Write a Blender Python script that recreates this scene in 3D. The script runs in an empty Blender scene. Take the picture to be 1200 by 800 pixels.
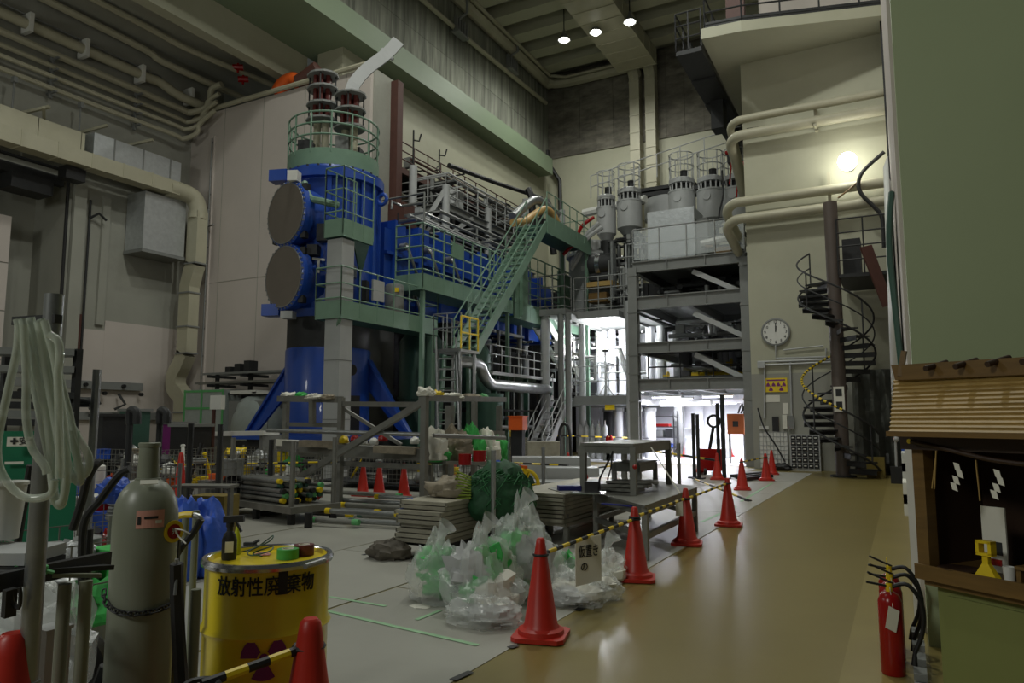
import bpy, math, random
from mathutils import Vector, Matrix, noise as mnoise
R = random.Random(7)
PI = math.pi
S = bpy.context.scene
COL = S.collection

# ------------------------------------------------------------------ camera
FPX, HORIZON_DROP, VPX, EYE = 850.0, 93.0, 458.0, 1.56
PITCH = math.atan(HORIZON_DROP/FPX)
YAW = math.atan(VPX*math.cos(PITCH)/FPX)
cam = bpy.data.objects.new('camera', bpy.data.cameras.new('camera'))
COL.objects.link(cam)
cam.data.sensor_width = 36.0
cam.data.lens = FPX*36/1200
cam.data.clip_end = 300
cam.location = (0, 0, EYE)
cam.rotation_euler = (PI/2+PITCH, 0, YAW)
S.camera = cam

# ------------------------------------------------------------------ world, exposure
S.view_settings.view_transform = 'Standard'
S.view_settings.look = 'None'
S.view_settings.gamma = 1.0
S.view_settings.use_curve_mapping = False
S.view_settings.exposure = -0.4
W_ = bpy.data.worlds.new('hall_ambience'); S.world = W_
W_.use_nodes = True
W_.node_tree.nodes['Background'].inputs[0].default_value = (0.93, 1.0, 0.90, 1)
W_.node_tree.nodes['Background'].inputs[1].default_value = 0.05
LAMP_W = 1500.0        # each ceiling high-bay lamp
LAMP_C = (0.98, 1.0, 0.92)
WORK_W = 3600.0        # work lamp on the gallery
BAY_W = 290.0          # each fluorescent tube of the lit bay
GLOBE_W = 260.0        # globe lamp on the tower wall

# ------------------------------------------------------------------ helpers
def ray(px, py):
    x = (px-600)/FPX; y = (400-py)/FPX
    fw = math.cos(PITCH)-y*math.sin(PITCH); up = math.sin(PITCH)+y*math.cos(PITCH)
    return Vector((-fw*math.sin(YAW)+x*math.cos(YAW), fw*math.cos(YAW)+x*math.sin(YAW), up))
EYEV = Vector((0, 0, EYE))
def at(px, py, d): return EYEV+ray(px, py)*d          # real point at optical depth d
def atZ(px, py, z=0.0): r = ray(px, py); return EYEV+r*((z-EYE)/r.z)
def atY(px, py, Y): r = ray(px, py); return EYEV+r*(Y/r.y)
def atX(px, py, X): r = ray(px, py); return EYEV+r*(X/r.x)

def V(*a): return Vector(a)
WM = {}

class MB:
    def __init__(s): s.v = []; s.f = []; s.m = []; s.s = []
    def add(s, vs, fs, m=0, sm=False):
        b = len(s.v); s.v += [tuple(p) for p in vs]
        for f in fs:
            s.f.append([i+b for i in f]); s.m.append(m); s.s.append(sm)
        return s
    def box(s, c, size, rz=0.0, m=0, rot=None):
        c = Vector(c); M = rot if rot is not None else Matrix.Rotation(rz, 3, 'Z')
        a, b, d = size[0]/2, size[1]/2, size[2]/2
        vs = [c+M@V(x*a, y*b, z*d) for z in (-1, 1) for x, y in ((-1, -1), (1, -1), (1, 1), (-1, 1))]
        return s.add(vs, [(3, 2, 1, 0), (4, 5, 6, 7), (0, 1, 5, 4), (1, 2, 6, 5), (2, 3, 7, 6), (3, 0, 4, 7)], m)
    def bb(s, x0, x1, y0, y1, z0, z1, m=0):
        return s.box(((x0+x1)/2, (y0+y1)/2, (z0+z1)/2), (abs(x1-x0), abs(y1-y0), abs(z1-z0)), 0, m)
    def frame(s, p, q):
        d = (Vector(q)-Vector(p)); L = d.length; d.normalize()
        u = V(0, 0, 1) if abs(d.z) < .98 else V(0, 1, 0)
        a = d.cross(u).normalized(); b = a.cross(d)
        return d, a, b, L
    def bar(s, p, q, w, h, m=0):
        p, q = Vector(p), Vector(q); d, a, b, L = s.frame(p, q)
        vs = [e+a*x*w/2+b*y*h/2 for e in (p, q) for x, y in ((-1, -1), (1, -1), (1, 1), (-1, 1))]
        return s.add(vs, [(3, 2, 1, 0), (4, 5, 6, 7), (0, 1, 5, 4), (1, 2, 6, 5), (2, 3, 7, 6), (3, 0, 4, 7)], m)
    def ibeam(s, p, q, w, h, t=None, m=0):
        p, q = Vector(p), Vector(q); t = t or h*.09; d, a, b, L = s.frame(p, q)
        s.bar(p+b*(h/2-t/2), q+b*(h/2-t/2), w, t, m); s.bar(p-b*(h/2-t/2), q-b*(h/2-t/2), w, t, m)
        return s.bar(p, q, t, h-2*t, m)
    def tube(s, pts, r, n=8, m=0, closed=False, cap=True):
        pts = [Vector(p) for p in pts]; k = len(pts); vs = []; prev = None
        for i, p in enumerate(pts):
            if closed: d = pts[(i+1) % k]-pts[i-1]
            else: d = pts[min(i+1, k-1)]-pts[max(i-1, 0)]
            if d.length < 1e-9: d = V(0, 0, 1)
            d.normalize()
            if prev is None:
                u = V(0, 0, 1) if abs(d.z) < .9 else V(0, 1, 0)
                a = d.cross(u).normalized()
            else:
                a = prev-d*prev.dot(d)
                a = a.normalized() if a.length > 1e-6 else d.orthogonal().normalized()
            prev = a; b = d.cross(a)
            rr = r[i] if isinstance(r, (list, tuple)) else r
            vs += [p+(a*math.cos(2*PI*j/n)+b*math.sin(2*PI*j/n))*rr for j in range(n)]
        fs = []
        for i in range(k if closed else k-1):
            i2 = (i+1) % k
            fs += [(i*n+j, i*n+(j+1) % n, i2*n+(j+1) % n, i2*n+j) for j in range(n)]
        s.add(vs, fs, m, True)
        if cap and not closed:
            s.add(vs[:n], [tuple(range(n-1, -1, -1))], m); s.add(vs[-n:], [tuple(range(n))], m)
        return s
    def cyl(s, p, q, r, r2=None, n=16, m=0, cap=True):
        return s.tube([p, q], [r, r if r2 is None else r2], n, m, False, cap)
    def lathe(s, prof, n=24, c=(0, 0, 0), m=0, M=None, sm=True, a0=0, a1=2*PI):
        c = Vector(c); full = abs(a1-a0-2*PI) < 1e-6; k = n if full else n+1; vs = []
        for r, z in prof:
            for j in range(k):
                t = a0+(a1-a0)*j/n; p = V(r*math.cos(t), r*math.sin(t), z)
                vs.append(c+(M@p if M is not None else p))
        fs = []
        for i in range(len(prof)-1):
            for j in range(n):
                j2 = (j+1) % k
                fs.append((i*k+j, i*k+j2, (i+1)*k+j2, (i+1)*k+j))
        return s.add(vs, fs, m, sm)
    def prism(s, poly, z0, z1, m=0):
        n = len(poly)
        vs = [(x, y, z0) for x, y in poly]+[(x, y, z1) for x, y in poly]
        return s.add(vs, [tuple(range(n-1, -1, -1)), tuple(range(n, 2*n))]+[(i, (i+1) % n, n+(i+1) % n, n+i) for i in range(n)], m)
    def sheet(s, poly, t, m=0):
        """flat 3-D polygon thickened along its normal"""
        poly = [Vector(p) for p in poly]; n = len(poly)
        nn = (poly[1]-poly[0]).cross(poly[2]-poly[0]).normalized()*t/2
        vs = [p-nn for p in poly]+[p+nn for p in poly]
        return s.add(vs, [tuple(range(n-1, -1, -1)), tuple(range(n, 2*n))]+[(i, (i+1) % n, n+(i+1) % n, n+i) for i in range(n)], m)
    def ball(s, c, r, n=12, k=8, m=0, sc=(1, 1, 1)):
        vs = [Vector(c)+V(r*sc[0]*math.sin(PI*i/k)*math.cos(2*PI*j/n), r*sc[1]*math.sin(PI*i/k)*math.sin(2*PI*j/n), -r*sc[2]*math.cos(PI*i/k)) for i in range(k+1) for j in range(n)]
        return s.add(vs, [(i*n+j, i*n+(j+1) % n, (i+1)*n+(j+1) % n, (i+1)*n+j) for i in range(k) for j in range(n)], m, True)
    def ring(s, c, Rr, r, n=24, k=6, M=None, m=0, a0=0, a1=2*PI):
        full = abs(a1-a0-2*PI) < 1e-6; c = Vector(c)
        pts = []
        for j in range(n if full else n+1):
            t = a0+(a1-a0)*j/n; p = V(Rr*math.cos(t), Rr*math.sin(t), 0); pts.append(c+(M@p if M is not None else p))
        return s.tube(pts, r, k, m, full)
    def rail(s, pts, h=1.1, sp=1.1, rows=(1.0, .5), r=.022, m=0, kick=0, n=5):
        """posts, rails and an optional kick plate along a polyline at deck height"""
        pts = [Vector(p) for p in pts]
        for a, b in zip(pts, pts[1:]):
            L = (b-a).length; k = max(1, round(L/sp))
            for i in range(k+1):
                p = a.lerp(b, i/k); s.cyl(p, p+V(0, 0, h), r, None, n, m)
            for q in rows: s.cyl(a+V(0, 0, h*q), b+V(0, 0, h*q), r, None, n, m)
            if kick: s.bar(a+V(0, 0, kick/2), b+V(0, 0, kick/2), .012, kick, m)
        return s
    def blob(s, c, size, seed=0, rough=.18, freq=2.0, n=20, k=14, m=0, flat=True, point=0.0):
        """crumpled bag-like lump resting on its base (c = base centre)"""
        c = Vector(c); vs = []
        for i in range(k+1):
            th = PI*i/k
            for j in range(n):
                ph = 2*PI*j/n; d = V(math.sin(th)*math.cos(ph), math.sin(th)*math.sin(ph), -math.cos(th))
                q = d*freq+V(seed*3.1, seed*1.7, seed*.9)
                g = 1+rough*(mnoise.noise(q)+.6*mnoise.noise(q*2.7)+.35*abs(mnoise.noise(q*6.1)))
                z = d.z
                if flat and z < -.55: z = -.55-(z+.55)*.05
                z = (z+.55)/1.55
                w = 1-point*max(0, z-.35)**1.0
                vs.append(c+V(d.x*g*size[0]*w, d.y*g*size[1]*w, max(0, z*(g if z > .2 else 1))*size[2]))
        return s.add(vs, [(i*n+j, i*n+(j+1) % n, (i+1)*n+(j+1) % n, (i+1)*n+j) for i in range(k) for j in range(n)], m, True)
    def build(s, name, mats, parent=None, kind=None):
        me = bpy.data.meshes.new(name)
        M = WM[parent.name].inverted() if parent is not None else None
        vs = s.v if M is None else [M@Vector(p) for p in s.v]
        me.from_pydata(vs, [], s.f); me.update()
        for mt in (mats if isinstance(mats, (list, tuple)) else [mats]): me.materials.append(mt)
        me.polygons.foreach_set('material_index', s.m)
        me.polygons.foreach_set('use_smooth', s.s)
        if any(s.s): me.set_sharp_from_angle(angle=math.radians(38))
        o = bpy.data.objects.new(name, me); COL.objects.link(o)
        if parent is not None:
            o.parent = parent; WM[o.name] = WM[parent.name]
        else: WM[o.name] = Matrix()
        if kind: o['kind'] = kind
        return o

def thing(name, label, cat, loc=(0, 0, 0), rz=0.0, group=None):
    o = bpy.data.objects.new(name, None); COL.objects.link(o)
    o.empty_display_size = .1
    o.location = loc; o.rotation_euler = (0, 0, rz)
    o['label'] = label; o['category'] = cat
    if group: o['group'] = group
    WM[o.name] = Matrix.Translation(Vector(loc))@Matrix.Rotation(rz, 4, 'Z')
    return o
def solo(name, label, cat, mb, mats, loc=(0, 0, 0), group=None, kind=None):
    """a thing that is one mesh; verts given in world space, origin moved to loc"""
    L = Vector(loc); mb.v = [tuple(Vector(p)-L) for p in mb.v]
    o = mb.build(name, mats); o.location = L; WM[o.name] = Matrix.Translation(L)
    o['label'] = label; o['category'] = cat
    if group: o['group'] = group
    if kind: o['kind'] = kind
    return o
def struct(name, mb, mats, parent=None):
    return mb.build(name, mats, parent, 'structure' if parent is None else None)
def dup(root, loc, rz=None, label=None, group=None, sc=None):
    r = root.copy(); COL.objects.link(r); r.location = loc
    if rz is not None: r.rotation_euler = (0, 0, rz)
    if sc: r.scale = sc
    if label: r['label'] = label
    if group: r['group'] = group
    WM[r.name] = Matrix.Translation(Vector(loc))@Matrix.Rotation(r.rotation_euler.z, 4, 'Z')
    for ch in list(root.children):
        c = ch.copy(); COL.objects.link(c); c.parent = r; WM[c.name] = WM[r.name]
        for g in ch.children:
            d = g.copy(); COL.objects.link(d); d.parent = c; WM[d.name] = WM[r.name]
    return r
def piece(src, name, parent, loc=(0, 0, 0), rot=None):
    """another piece that shares src's mesh"""
    c = src.copy(); COL.objects.link(c); c.parent = parent; c.location = loc
    if rot is not None: c.rotation_euler = rot
    return c
def bez(pts, n=8):
    """Catmull-Rom through points"""
    P = [Vector(p) for p in pts]; out = []
    for i in range(len(P)-1):
        p0, p1, p2, p3 = P[max(i-1, 0)], P[i], P[i+1], P[min(i+2, len(P)-1)]
        for j in range(n):
            t = j/n
            out.append(.5*((2*p1)+(p2-p0)*t+(2*p0-5*p1+4*p2-p3)*t*t+(3*p1-p0-3*p2+p3)*t**3))
    return out+[P[-1]]
def text_faces(body, size, depth=.004, off=.009):
    """letter meshes lying in local XZ, centred, facing -Y"""
    c = bpy.data.curves.new('letters', 'FONT'); c.body = body; c.size = size; c.extrude = depth
    c.offset = off*size; c.align_x = 'CENTER'; c.align_y = 'CENTER'; c.resolution_u = 2
    o = bpy.data.objects.new('letters', c); COL.objects.link(o)
    dg = bpy.context.evaluated_depsgraph_get(); dg.update()
    me = bpy.data.meshes.new_from_object(o.evaluated_get(dg))
    vs = [V(v.co.x, -v.co.z, v.co.y) for v in me.vertices]; fs = [tuple(p.vertices) for p in me.polygons]
    bpy.data.objects.remove(o); bpy.data.curves.remove(c); bpy.data.meshes.remove(me)
    return vs, fs
def lettering(mb, body, size, c, rz=0.0, m=0, depth=.003, bold=1.0, sx=1.0):
    vs, fs = text_faces(body, size, depth); M = Matrix.Rotation(rz, 3, 'Z'); c = Vector(c)
    mb.add([c+M@V(v.x*sx, v.y, v.z) for v in vs], fs, m); return mb

# ------------------------------------------------------------------ materials
def lin(c):
    return tuple(((x/255)/12.92 if x/255 <= .04045 else ((x/255+.055)/1.055)**2.4) for x in c)
def mat(name, rgb, rough=.5, metal=0.0, var=.10, scale=2.0, bump=0.0, bscale=60.0, stretch=(1, 1, 1), stain=None, stain_amt=.0, spec=None, rnd=0.0, trans=0.0, alpha=1.0, emit=0.0, coat=0.0, sheen=0.0):
    m = bpy.data.materials.new(name); m.use_nodes = True
    nt = m.node_tree; N = nt.nodes; L = nt.links; b = N['Principled BSDF']
    c = lin(rgb)
    tc = N.new('ShaderNodeTexCoord'); mp = N.new('ShaderNodeMapping'); mp.inputs['Scale'].default_value = stretch
    L.new(tc.outputs['Object'], mp.inputs[0])
    nz = N.new('ShaderNodeTexNoise'); nz.inputs['Scale'].default_value = scale; nz.inputs['Detail'].default_value = 6; nz.inputs['Roughness'].default_value = .6
    L.new(mp.outputs[0], nz.inputs['Vector'])
    rp = N.new('ShaderNodeValToRGB')
    rp.color_ramp.elements[0].position = .3; rp.color_ramp.elements[1].position = .7
    rp.color_ramp.elements[0].color = (*[x*(1-var) for x in c], 1); rp.color_ramp.elements[1].color = (*[min(1, x*(1+var)) for x in c], 1)
    L.new(nz.outputs['Fac'], rp.inputs[0]); out = rp.outputs[0]
    if stain is not None:
        n2 = N.new('ShaderNodeTexNoise'); n2.inputs['Scale'].default_value = scale*.35; n2.inputs['Detail'].default_value = 8; n2.inputs['Roughness'].default_value = .7
        L.new(mp.outputs[0], n2.inputs['Vector'])
        r2 = N.new('ShaderNodeMapRange'); r2.inputs[1].default_value = .5; r2.inputs[2].default_value = .75; r2.inputs[4].default_value = stain_amt
        L.new(n2.outputs['Fac'], r2.inputs[0])
        mx = N.new('ShaderNodeMix'); mx.data_type = 'RGBA'; L.new(r2.outputs[0], mx.inputs[0]); L.new(out, mx.inputs[6]); mx.inputs[7].default_value = (*lin(stain), 1); out = mx.outputs[2]
    if rnd:
        oi = N.new('ShaderNodeObjectInfo'); mr = N.new('ShaderNodeMapRange'); mr.inputs[3].default_value = 1-rnd; mr.inputs[4].default_value = 1+rnd
        L.new(oi.outputs['Random'], mr.inputs[0])
        vm = N.new('ShaderNodeVectorMath'); vm.operation = 'SCALE'; L.new(out, vm.inputs[0]); L.new(mr.outputs[0], vm.inputs['Scale']); out = vm.outputs[0]
    L.new(out, b.inputs['Base Color'])
    b.inputs['Roughness'].default_value = rough; b.inputs['Metallic'].default_value = metal
    if spec is not None: b.inputs['Specular IOR Level'].default_value = spec
    if coat: b.inputs['Coat Weight'].default_value = coat
    if trans: b.inputs['Transmission Weight'].default_value = trans
    if alpha < 1: b.inputs['Alpha'].default_value = alpha
    if bump:
        n3 = N.new('ShaderNodeTexNoise'); n3.inputs['Scale'].default_value = bscale; n3.inputs['Detail'].default_value = 4
        L.new(mp.outputs[0], n3.inputs['Vector'])
        bp = N.new('ShaderNodeBump'); bp.inputs['Strength'].default_value = bump; bp.inputs['Distance'].default_value = .02
        L.new(n3.outputs['Fac'], bp.inputs['Height']); L.new(bp.outputs[0], b.inputs['Normal'])
    if emit:
        b.inputs['Emission Color'].default_value = (*c, 1); b.inputs['Emission Strength'].default_value = emit
    return m
M_cream = mat('cream_paint', (172, 171, 150), .6, var=.05, scale=.6, bump=.05, bscale=15, stain=(140, 135, 110), stain_amt=.35)
M_white = mat('offwhite_shield_paint', (192, 183, 176), .65, var=.04, scale=.5, bump=.05, bscale=12, stain=(165, 160, 150), stain_amt=.3)
M_grime = mat('grimy_wall_paint', (150, 150, 140), .7, var=.08, scale=.5, bump=.05, bscale=12, stain=(105, 102, 92), stain_amt=.5)
M_green_paint = mat('pale_green_paint', (120, 135, 110), .55, var=.04, scale=.4, stain=(104, 118, 96), stain_amt=.3)
M_wallgreen = mat('greenish_wall_paint', (160, 172, 134), .45, var=.03, scale=.8)
M_conc = mat('streaked_concrete', (128, 130, 118), .85, var=.5, scale=2.2, bump=.2, bscale=18, stretch=(1.6, 1.6, .13), stain=(70, 70, 62), stain_amt=.7, rnd=.10)
M_conc2 = mat('dark_formwork_concrete', (112, 108, 98), .85, var=.45, scale=2.0, bump=.2, bscale=18, stretch=(.5, .5, 1.2), stain=(72, 66, 58), stain_amt=.7, rnd=.10)
M_floor = mat('yellow_epoxy_floor', (126, 113, 64), .3, var=.05, scale=.8, stain=(110, 98, 57), stain_amt=.5, spec=.4, bump=.02, bscale=6)
M_floor2 = mat('lighter_yellow_floor', (140, 126, 74), .3, var=.07, scale=1.5, stain=(122, 108, 64), stain_amt=.4)  # slightly lighter yellow for the band along the right wall
M_sheet = mat('grey_vinyl_sheet', (164, 163, 154), .38, var=.05, scale=1.2, stain=(146, 144, 132), stain_amt=.5, bump=.04, bscale=8, rnd=.05)
M_black = mat('black_rubber', (24, 24, 25), .55, var=.2, scale=8)
M_dark = mat('dark_metal', (44, 45, 46), .6, metal=.2, var=.2, scale=4)  # plain dark metal for railings, frames and small fittings
M_blue = mat('blue_machine_paint', (28, 70, 160), .38, var=.06, scale=1.5, stain=(22, 52, 120), stain_amt=.35, coat=.2)
M_green = mat('teal_green_paint', (112, 142, 122), .5, var=.06, scale=3, stain=(92, 122, 104), stain_amt=.3)
M_dgreen = mat('dark_green_paint', (50, 84, 72), .5, var=.08, scale=2)
M_grey = mat('grey_steel_paint', (124, 126, 124), .55, var=.07, scale=2.5, stain=(100, 100, 96), stain_amt=.35)
M_lgrey = mat('light_grey_paint', (168, 170, 170), .45, var=.05, scale=2, stain=(140, 142, 142), stain_amt=.3)
M_galv = mat('galvanised_steel', (150, 152, 152), .38, metal=.75, var=.14, scale=10)
M_steel = mat('bright_steel', (190, 190, 192), .22, metal=1.0, var=.06, scale=4)
M_raw = mat('raw_angle_steel', (128, 128, 122), .5, metal=.45, var=.12, scale=5, stain=(96, 90, 80), stain_amt=.4)
M_plank = mat('worn_aluminium_plank', (158, 154, 138), .55, metal=.35, var=.14, scale=6, stain=(110, 104, 88), stain_amt=.5, rnd=.12)
M_disc = mat('brown_grey_flange_face', (120, 112, 104), .45, metal=.3, var=.06, scale=2)
M_duct = mat('cream_duct_paint', (174, 170, 148), .5, var=.05, scale=2, stain=(150, 145, 115), stain_amt=.3)
M_foil = mat('crinkled_foil_wrap', (190, 194, 196), .35, metal=.6, var=.1, scale=6, bump=.5, bscale=9)
M_brown = mat('rust_brown_paint', (78, 46, 38), .6, var=.12, scale=4)
M_red = mat('red_cone_plastic', (184, 40, 26), .42, var=.08, scale=5, stain=(140, 34, 24), stain_amt=.35)
M_redg = mat('glossy_red_paint', (150, 16, 14), .25, var=.05, scale=4)
M_yel = mat('yellow_drum_paint', (228, 204, 36), .3, var=.05, scale=4, stain=(206, 178, 30), stain_amt=.3, coat=.3)
M_yband = mat('yellow_band', (226, 196, 24), .4, var=.06, scale=10)
M_wht = mat('white_plastic', (214, 214, 208), .45, var=.04, scale=4)
M_paper = mat('paper_white', (222, 220, 208), .7, var=.04, scale=6)
M_purple = mat('purple_print', (118, 34, 108), .5, var=.05, scale=6)
M_wood = mat('oiled_cedar', (108, 82, 40), .45, var=.22, scale=3, stretch=(1, 1, 9), stain=(84, 60, 28), stain_amt=.4)
M_roofw = mat('pale_cedar_shingle', (158, 130, 74), .45, var=.16, scale=5, stretch=(.6, 6, 6), rnd=.08)
M_dwood = mat('dark_stained_wood', (52, 34, 22), .5, var=.2, scale=4)
M_cyl = mat('grey_gas_cylinder_paint', (124, 128, 112), .38, var=.08, scale=3, stain=(88, 88, 76), stain_amt=.4, stretch=(1, 1, .3))
M_tarp = mat('blue_tarp', (46, 88, 190), .45, var=.15, scale=8, bump=.4, bscale=14)
M_net = mat('green_net_mesh', (22, 72, 40), .7, var=.3, scale=20)
M_orange = mat('orange_plastic', (226, 96, 30), .5, var=.08, scale=6)
M_gtape = mat('green_tape', (92, 168, 104), .5, var=.06, scale=10)
M_gtape_floor = mat('faded_green_floor_tape', (150, 190, 150), .5, var=.12, scale=5)
M_clutgreen = mat('green_rag', (60, 172, 80), .7, var=.25, scale=14)
M_film = mat('milky_plastic_film', (208, 212, 210), .25, var=.05, scale=6, bump=.35, bscale=9)
M_dirty = mat('soiled_sack', (140, 130, 112), .7, var=.25, scale=9, bump=.4, bscale=12)
M_cool = mat('cool_white_enamel', (222, 224, 230), .4, var=.03, scale=2)
M_lamp = mat('lamp_glow', (255, 255, 244), .4, var=0, emit=22)
M_globe = mat('globe_glow', (255, 255, 238), .4, var=0, emit=9)
M_tubeglow = mat('fluorescent_glow', (236, 236, 255), .4, var=0, emit=14)
M_maroon = mat('maroon_insulator', (96, 34, 28), .4, var=.1, scale=6)
M_rack = mat('green_sign_sheet', (24, 110, 78), .5, var=.06, scale=6)
def film(name, rgb, a, rough=.2, bump=.5, bs=10):
    """thin translucent plastic: part lets light straight through, part scatters with gloss"""
    m = mat(name, rgb, rough, var=.06, scale=7, bump=bump, bscale=bs)
    b = m.node_tree.nodes['Principled BSDF']; b.inputs['Alpha'].default_value = a
    b.inputs['Transmission Weight'].default_value = 0
    return m
M_bag = film('clear_refuse_bag', (234, 238, 236), .32, .16)
M_vinyl = film('clear_vinyl_hose', (204, 212, 200), .5, .12, 0)
M_acryl = film('clear_acrylic_sheet', (214, 220, 222), .30, .15, 0)
M_wrap = film('dusty_film_wrap', (190, 200, 196), .62, .3, .5, 8)
def _bl(s, name, mats, parent):
    """build with verts already in the parent's own frame"""
    M = WM[parent.name]; s.v = [tuple(M@Vector(p)) for p in s.v]; return s.build(name, mats, parent)
MB.bl = _bl
# ================================================================== the setting
YB, XL, ZC = 42.4, -20.0, 24.7        # back wall, upper left wall, ceiling
SH_Y, SH_T = 20.5, 14.85              # shield wall face, top
WL = -26.9                            # lower left wall
o = MB().bb(-29, 5, -6, YB+.4, -.2, 0); floor = struct('floor', o, M_floor)
MB().bb(-.42, .07, 1.0, 24.5, 0, .003).build('floor_band', M_floor2, floor)
xs = [-2.46, -4.3, -6.1, -7.9, -9.7, -11.5, -13.3, -15.1, -16.9, -18.7]
n = 0
for i in range(len(xs)-1):
    y = -1.5+(i % 2)*1.3
    while y < 23.5:
        L = 3.6; e = R.uniform(.0, .012)
        if not (i == 0 and y > 20.5):
            MB().bb(xs[i+1]+.012+e, xs[i]-.006, y+.012, y+L-.004-e, 0, .004+R.uniform(0, .003)).build('floor_sheet', M_sheet, floor)
        y += L
def tape(p, q, w, label, m, t=.0015):
    a, b = atZ(*p), atZ(*q); mb = MB(); mb.bar(a+V(0, 0, .0085), b+V(0, 0, .0085), w, t)
    return solo('floor_tape', label, 'tape', mb, m, a.lerp(b, .5))
tape((372, 714), (560, 757), .045, 'long faded green tape line on the grey floor sheet beside the drum', M_gtape_floor)
tape((386, 700), (452, 711), .04, 'short faded green tape line just behind the long one by the drum', M_gtape_floor)
tape((488, 727), (516, 716), .04, 'short green tape dash before the front refuse bag', M_gtape_floor)
tape((905, 566), (868, 588), .06, 'green tape strip along the sheet edge at the far cones', M_gtape_floor)
tape((822, 612), (862, 594), .06, 'green tape strip crossing the sheet behind the fourth cone', M_gtape_floor)
tape((530, 798), (552, 788), .05, 'black tape patch on the sheet edge nearest the camera', M_black)
tape((597, 760), (606, 757), .05, 'black tape patch under the corner of the nearest walkway cone', M_black)
tape((676, 716), (684, 712), .06, 'black tape patch on the sheet edge beyond the nearest cone', M_black)
tape((425, 651), (466, 641), .05, 'dark flat strip lying on the grey sheet behind the drum', M_dark)

# left wall with a recessed opening, soffit, upper concrete wall
mb = MB(); mb.bb(WL-.4, WL, 15.25, SH_Y+1.5, 0, 16.85); mb.bb(WL-.4, WL, 4, 15.25, 10.5, 16.85); mb.bb(WL-.4, WL, 4, 9.6, 0, 10.5)
wl = struct('wall_left', mb, M_grime)
MB().bb(WL-2.2, WL-2.0, 8, 15.3, 0, 10.6).build('recess_back', M_grime, wl)
MB().bb(WL-2.0, WL-.4, 15.25, 15.45, 0, 10.6).build('recess_side', M_grime, wl)
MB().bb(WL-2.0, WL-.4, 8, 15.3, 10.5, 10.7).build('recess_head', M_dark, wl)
mb = MB(); 
for k in range(4): mb.bb(WL-1.0, WL-.9, 8, 13.9, 2.0+k*1.72, 3.68+k*1.72)
mb.build('shutter_panel', M_white, wl)
mb = MB(); mb.bb(WL-.2, WL+.05, 8, 15.1, 10.15, 10.5); mb.bb(WL-.6, WL+.3, 13.2, 14.6, 9.6, 10.15); mb.build('recess_beam', M_dark, wl)
MB().tube([(WL+.06, 8, 10.75), (WL+.06, 15.0, 10.75), (WL+.06, 15.25, 10.5), (WL+.06, 15.3, 0)], .06, 8).build('opening_edge_hose', M_black, wl)
MB().bb(WL, WL+.03, 17.0, 20.3, .2, 5.4).build('pale_patch', M_white, wl)  # paler flat slabs low on the left wall
MB().bb(WL, WL+.025, 15.6, 17.0, .2, 5.0).build('pale_patch', M_white, wl)
mb = MB(); mb.bb(WL, WL+.2, 15.45, 15.9, 0, 10.4); mb.bb(WL, WL+.12, 16.6, 16.9, 5.2, 10.2); mb.build('pilaster', M_grime, wl)
struct('trim_1', MB().bb(-29, XL-2.45, 2, 24, 16.85, 17.1), M_grime)                        # soffit of the alcove
mb = MB(); mb.bb(XL-2.5, XL-2.0, -4, SH_Y+1.75, 15.85, 17.4); mb.bb(XL-2.0, XL, -4, SH_Y+1.75, 17.3, ZC)
mb.bb(XL-1.4, XL, SH_Y+1.75, YB, 0, ZC)
wu = struct('wall_left_upper', mb, M_cream)
struct('trim_2', MB().bb(XL-2.0, XL+1.0, -4, YB-1.4, 17.25, 18.3), M_green_paint)               # corbel of the crane runway
y = 3.0; k = 0
while y < YB-1.4:
    for z0, z1 in ((18.32, 20.4), (20.4, 22.5), (22.5, 24.6)):
        MB().bb(XL, XL+.06+R.uniform(0, .012), y+.008, y+1.792, z0+.008, z1-.008).build('concrete_panel', M_conc, wu)
    y += 1.8
# shield wall
mb = MB(); mb.bb(WL, -17.02, SH_Y, SH_Y+1.7, 0, SH_T)
ws = struct('wall_shield', mb, M_white)
mb = MB()
for x in (-24.9, -22.6, -20.3, -18.2): mb.bb(x-.008, x+.008, SH_Y-.012, SH_Y, 0, SH_T)
mb.bb(WL, -17.02, SH_Y-.012, SH_Y, 7.3, 7.316); mb.build('joint_strip', M_grime, ws)
MB().bb(-27.4, -25.45, SH_Y-.07, SH_Y, .3, 13.75).build('cover_plate', M_white, ws)
mb = MB()
for k in range(12): mb.cyl((-25.55, SH_Y-.1, .8+k*1.15), (-25.55, SH_Y, .8+k*1.15), .05, None, 6)
mb.build('bolt', M_dark, ws, 'stuff')
mb = MB(); mb.tube([(-25.5, SH_Y-.14, .5), (-25.5, SH_Y-.14, 13.6)], .03, 6); mb.tube([(-25.75, SH_Y-.2, 10.3), (-25.5, SH_Y-.2, 10.45), (-25.5, SH_Y-.2, 9.7), (-25.1, SH_Y-.2, 9.75)], .04, 6); mb.build('conduit', M_grey, ws)
MB().bb(-17.02, -16.96, SH_Y+.15, SH_Y+1.6, 0, SH_T).build('side_lining', M_grime, ws)
MB().bb(-16.97, -16.62, SH_Y+1.15, SH_Y+1.5, 7.6, SH_T-.1).build('brown_upright', M_brown, ws)
MB().bb(-16.95, -16.2, SH_Y+1.1, SH_Y+1.9, 8.9, 9.8).build('brown_bracket_box', M_brown, ws)
# back wall
wb = struct('wall_back', MB().bb(XL-.5, 6, YB, YB+.4, 0, ZC), M_cream)
x = XL+.06
while x < 4:
    for z0, z1 in ((18.85, 20.8), (20.8, 22.75), (22.75, ZC)):
        MB().bb(x+.006, x+1.15-.006, YB-.06-R.uniform(0, .012), YB, z0+.006, z1-.006).build('concrete_panel', M_conc2, wb)
    x += 1.15
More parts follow.
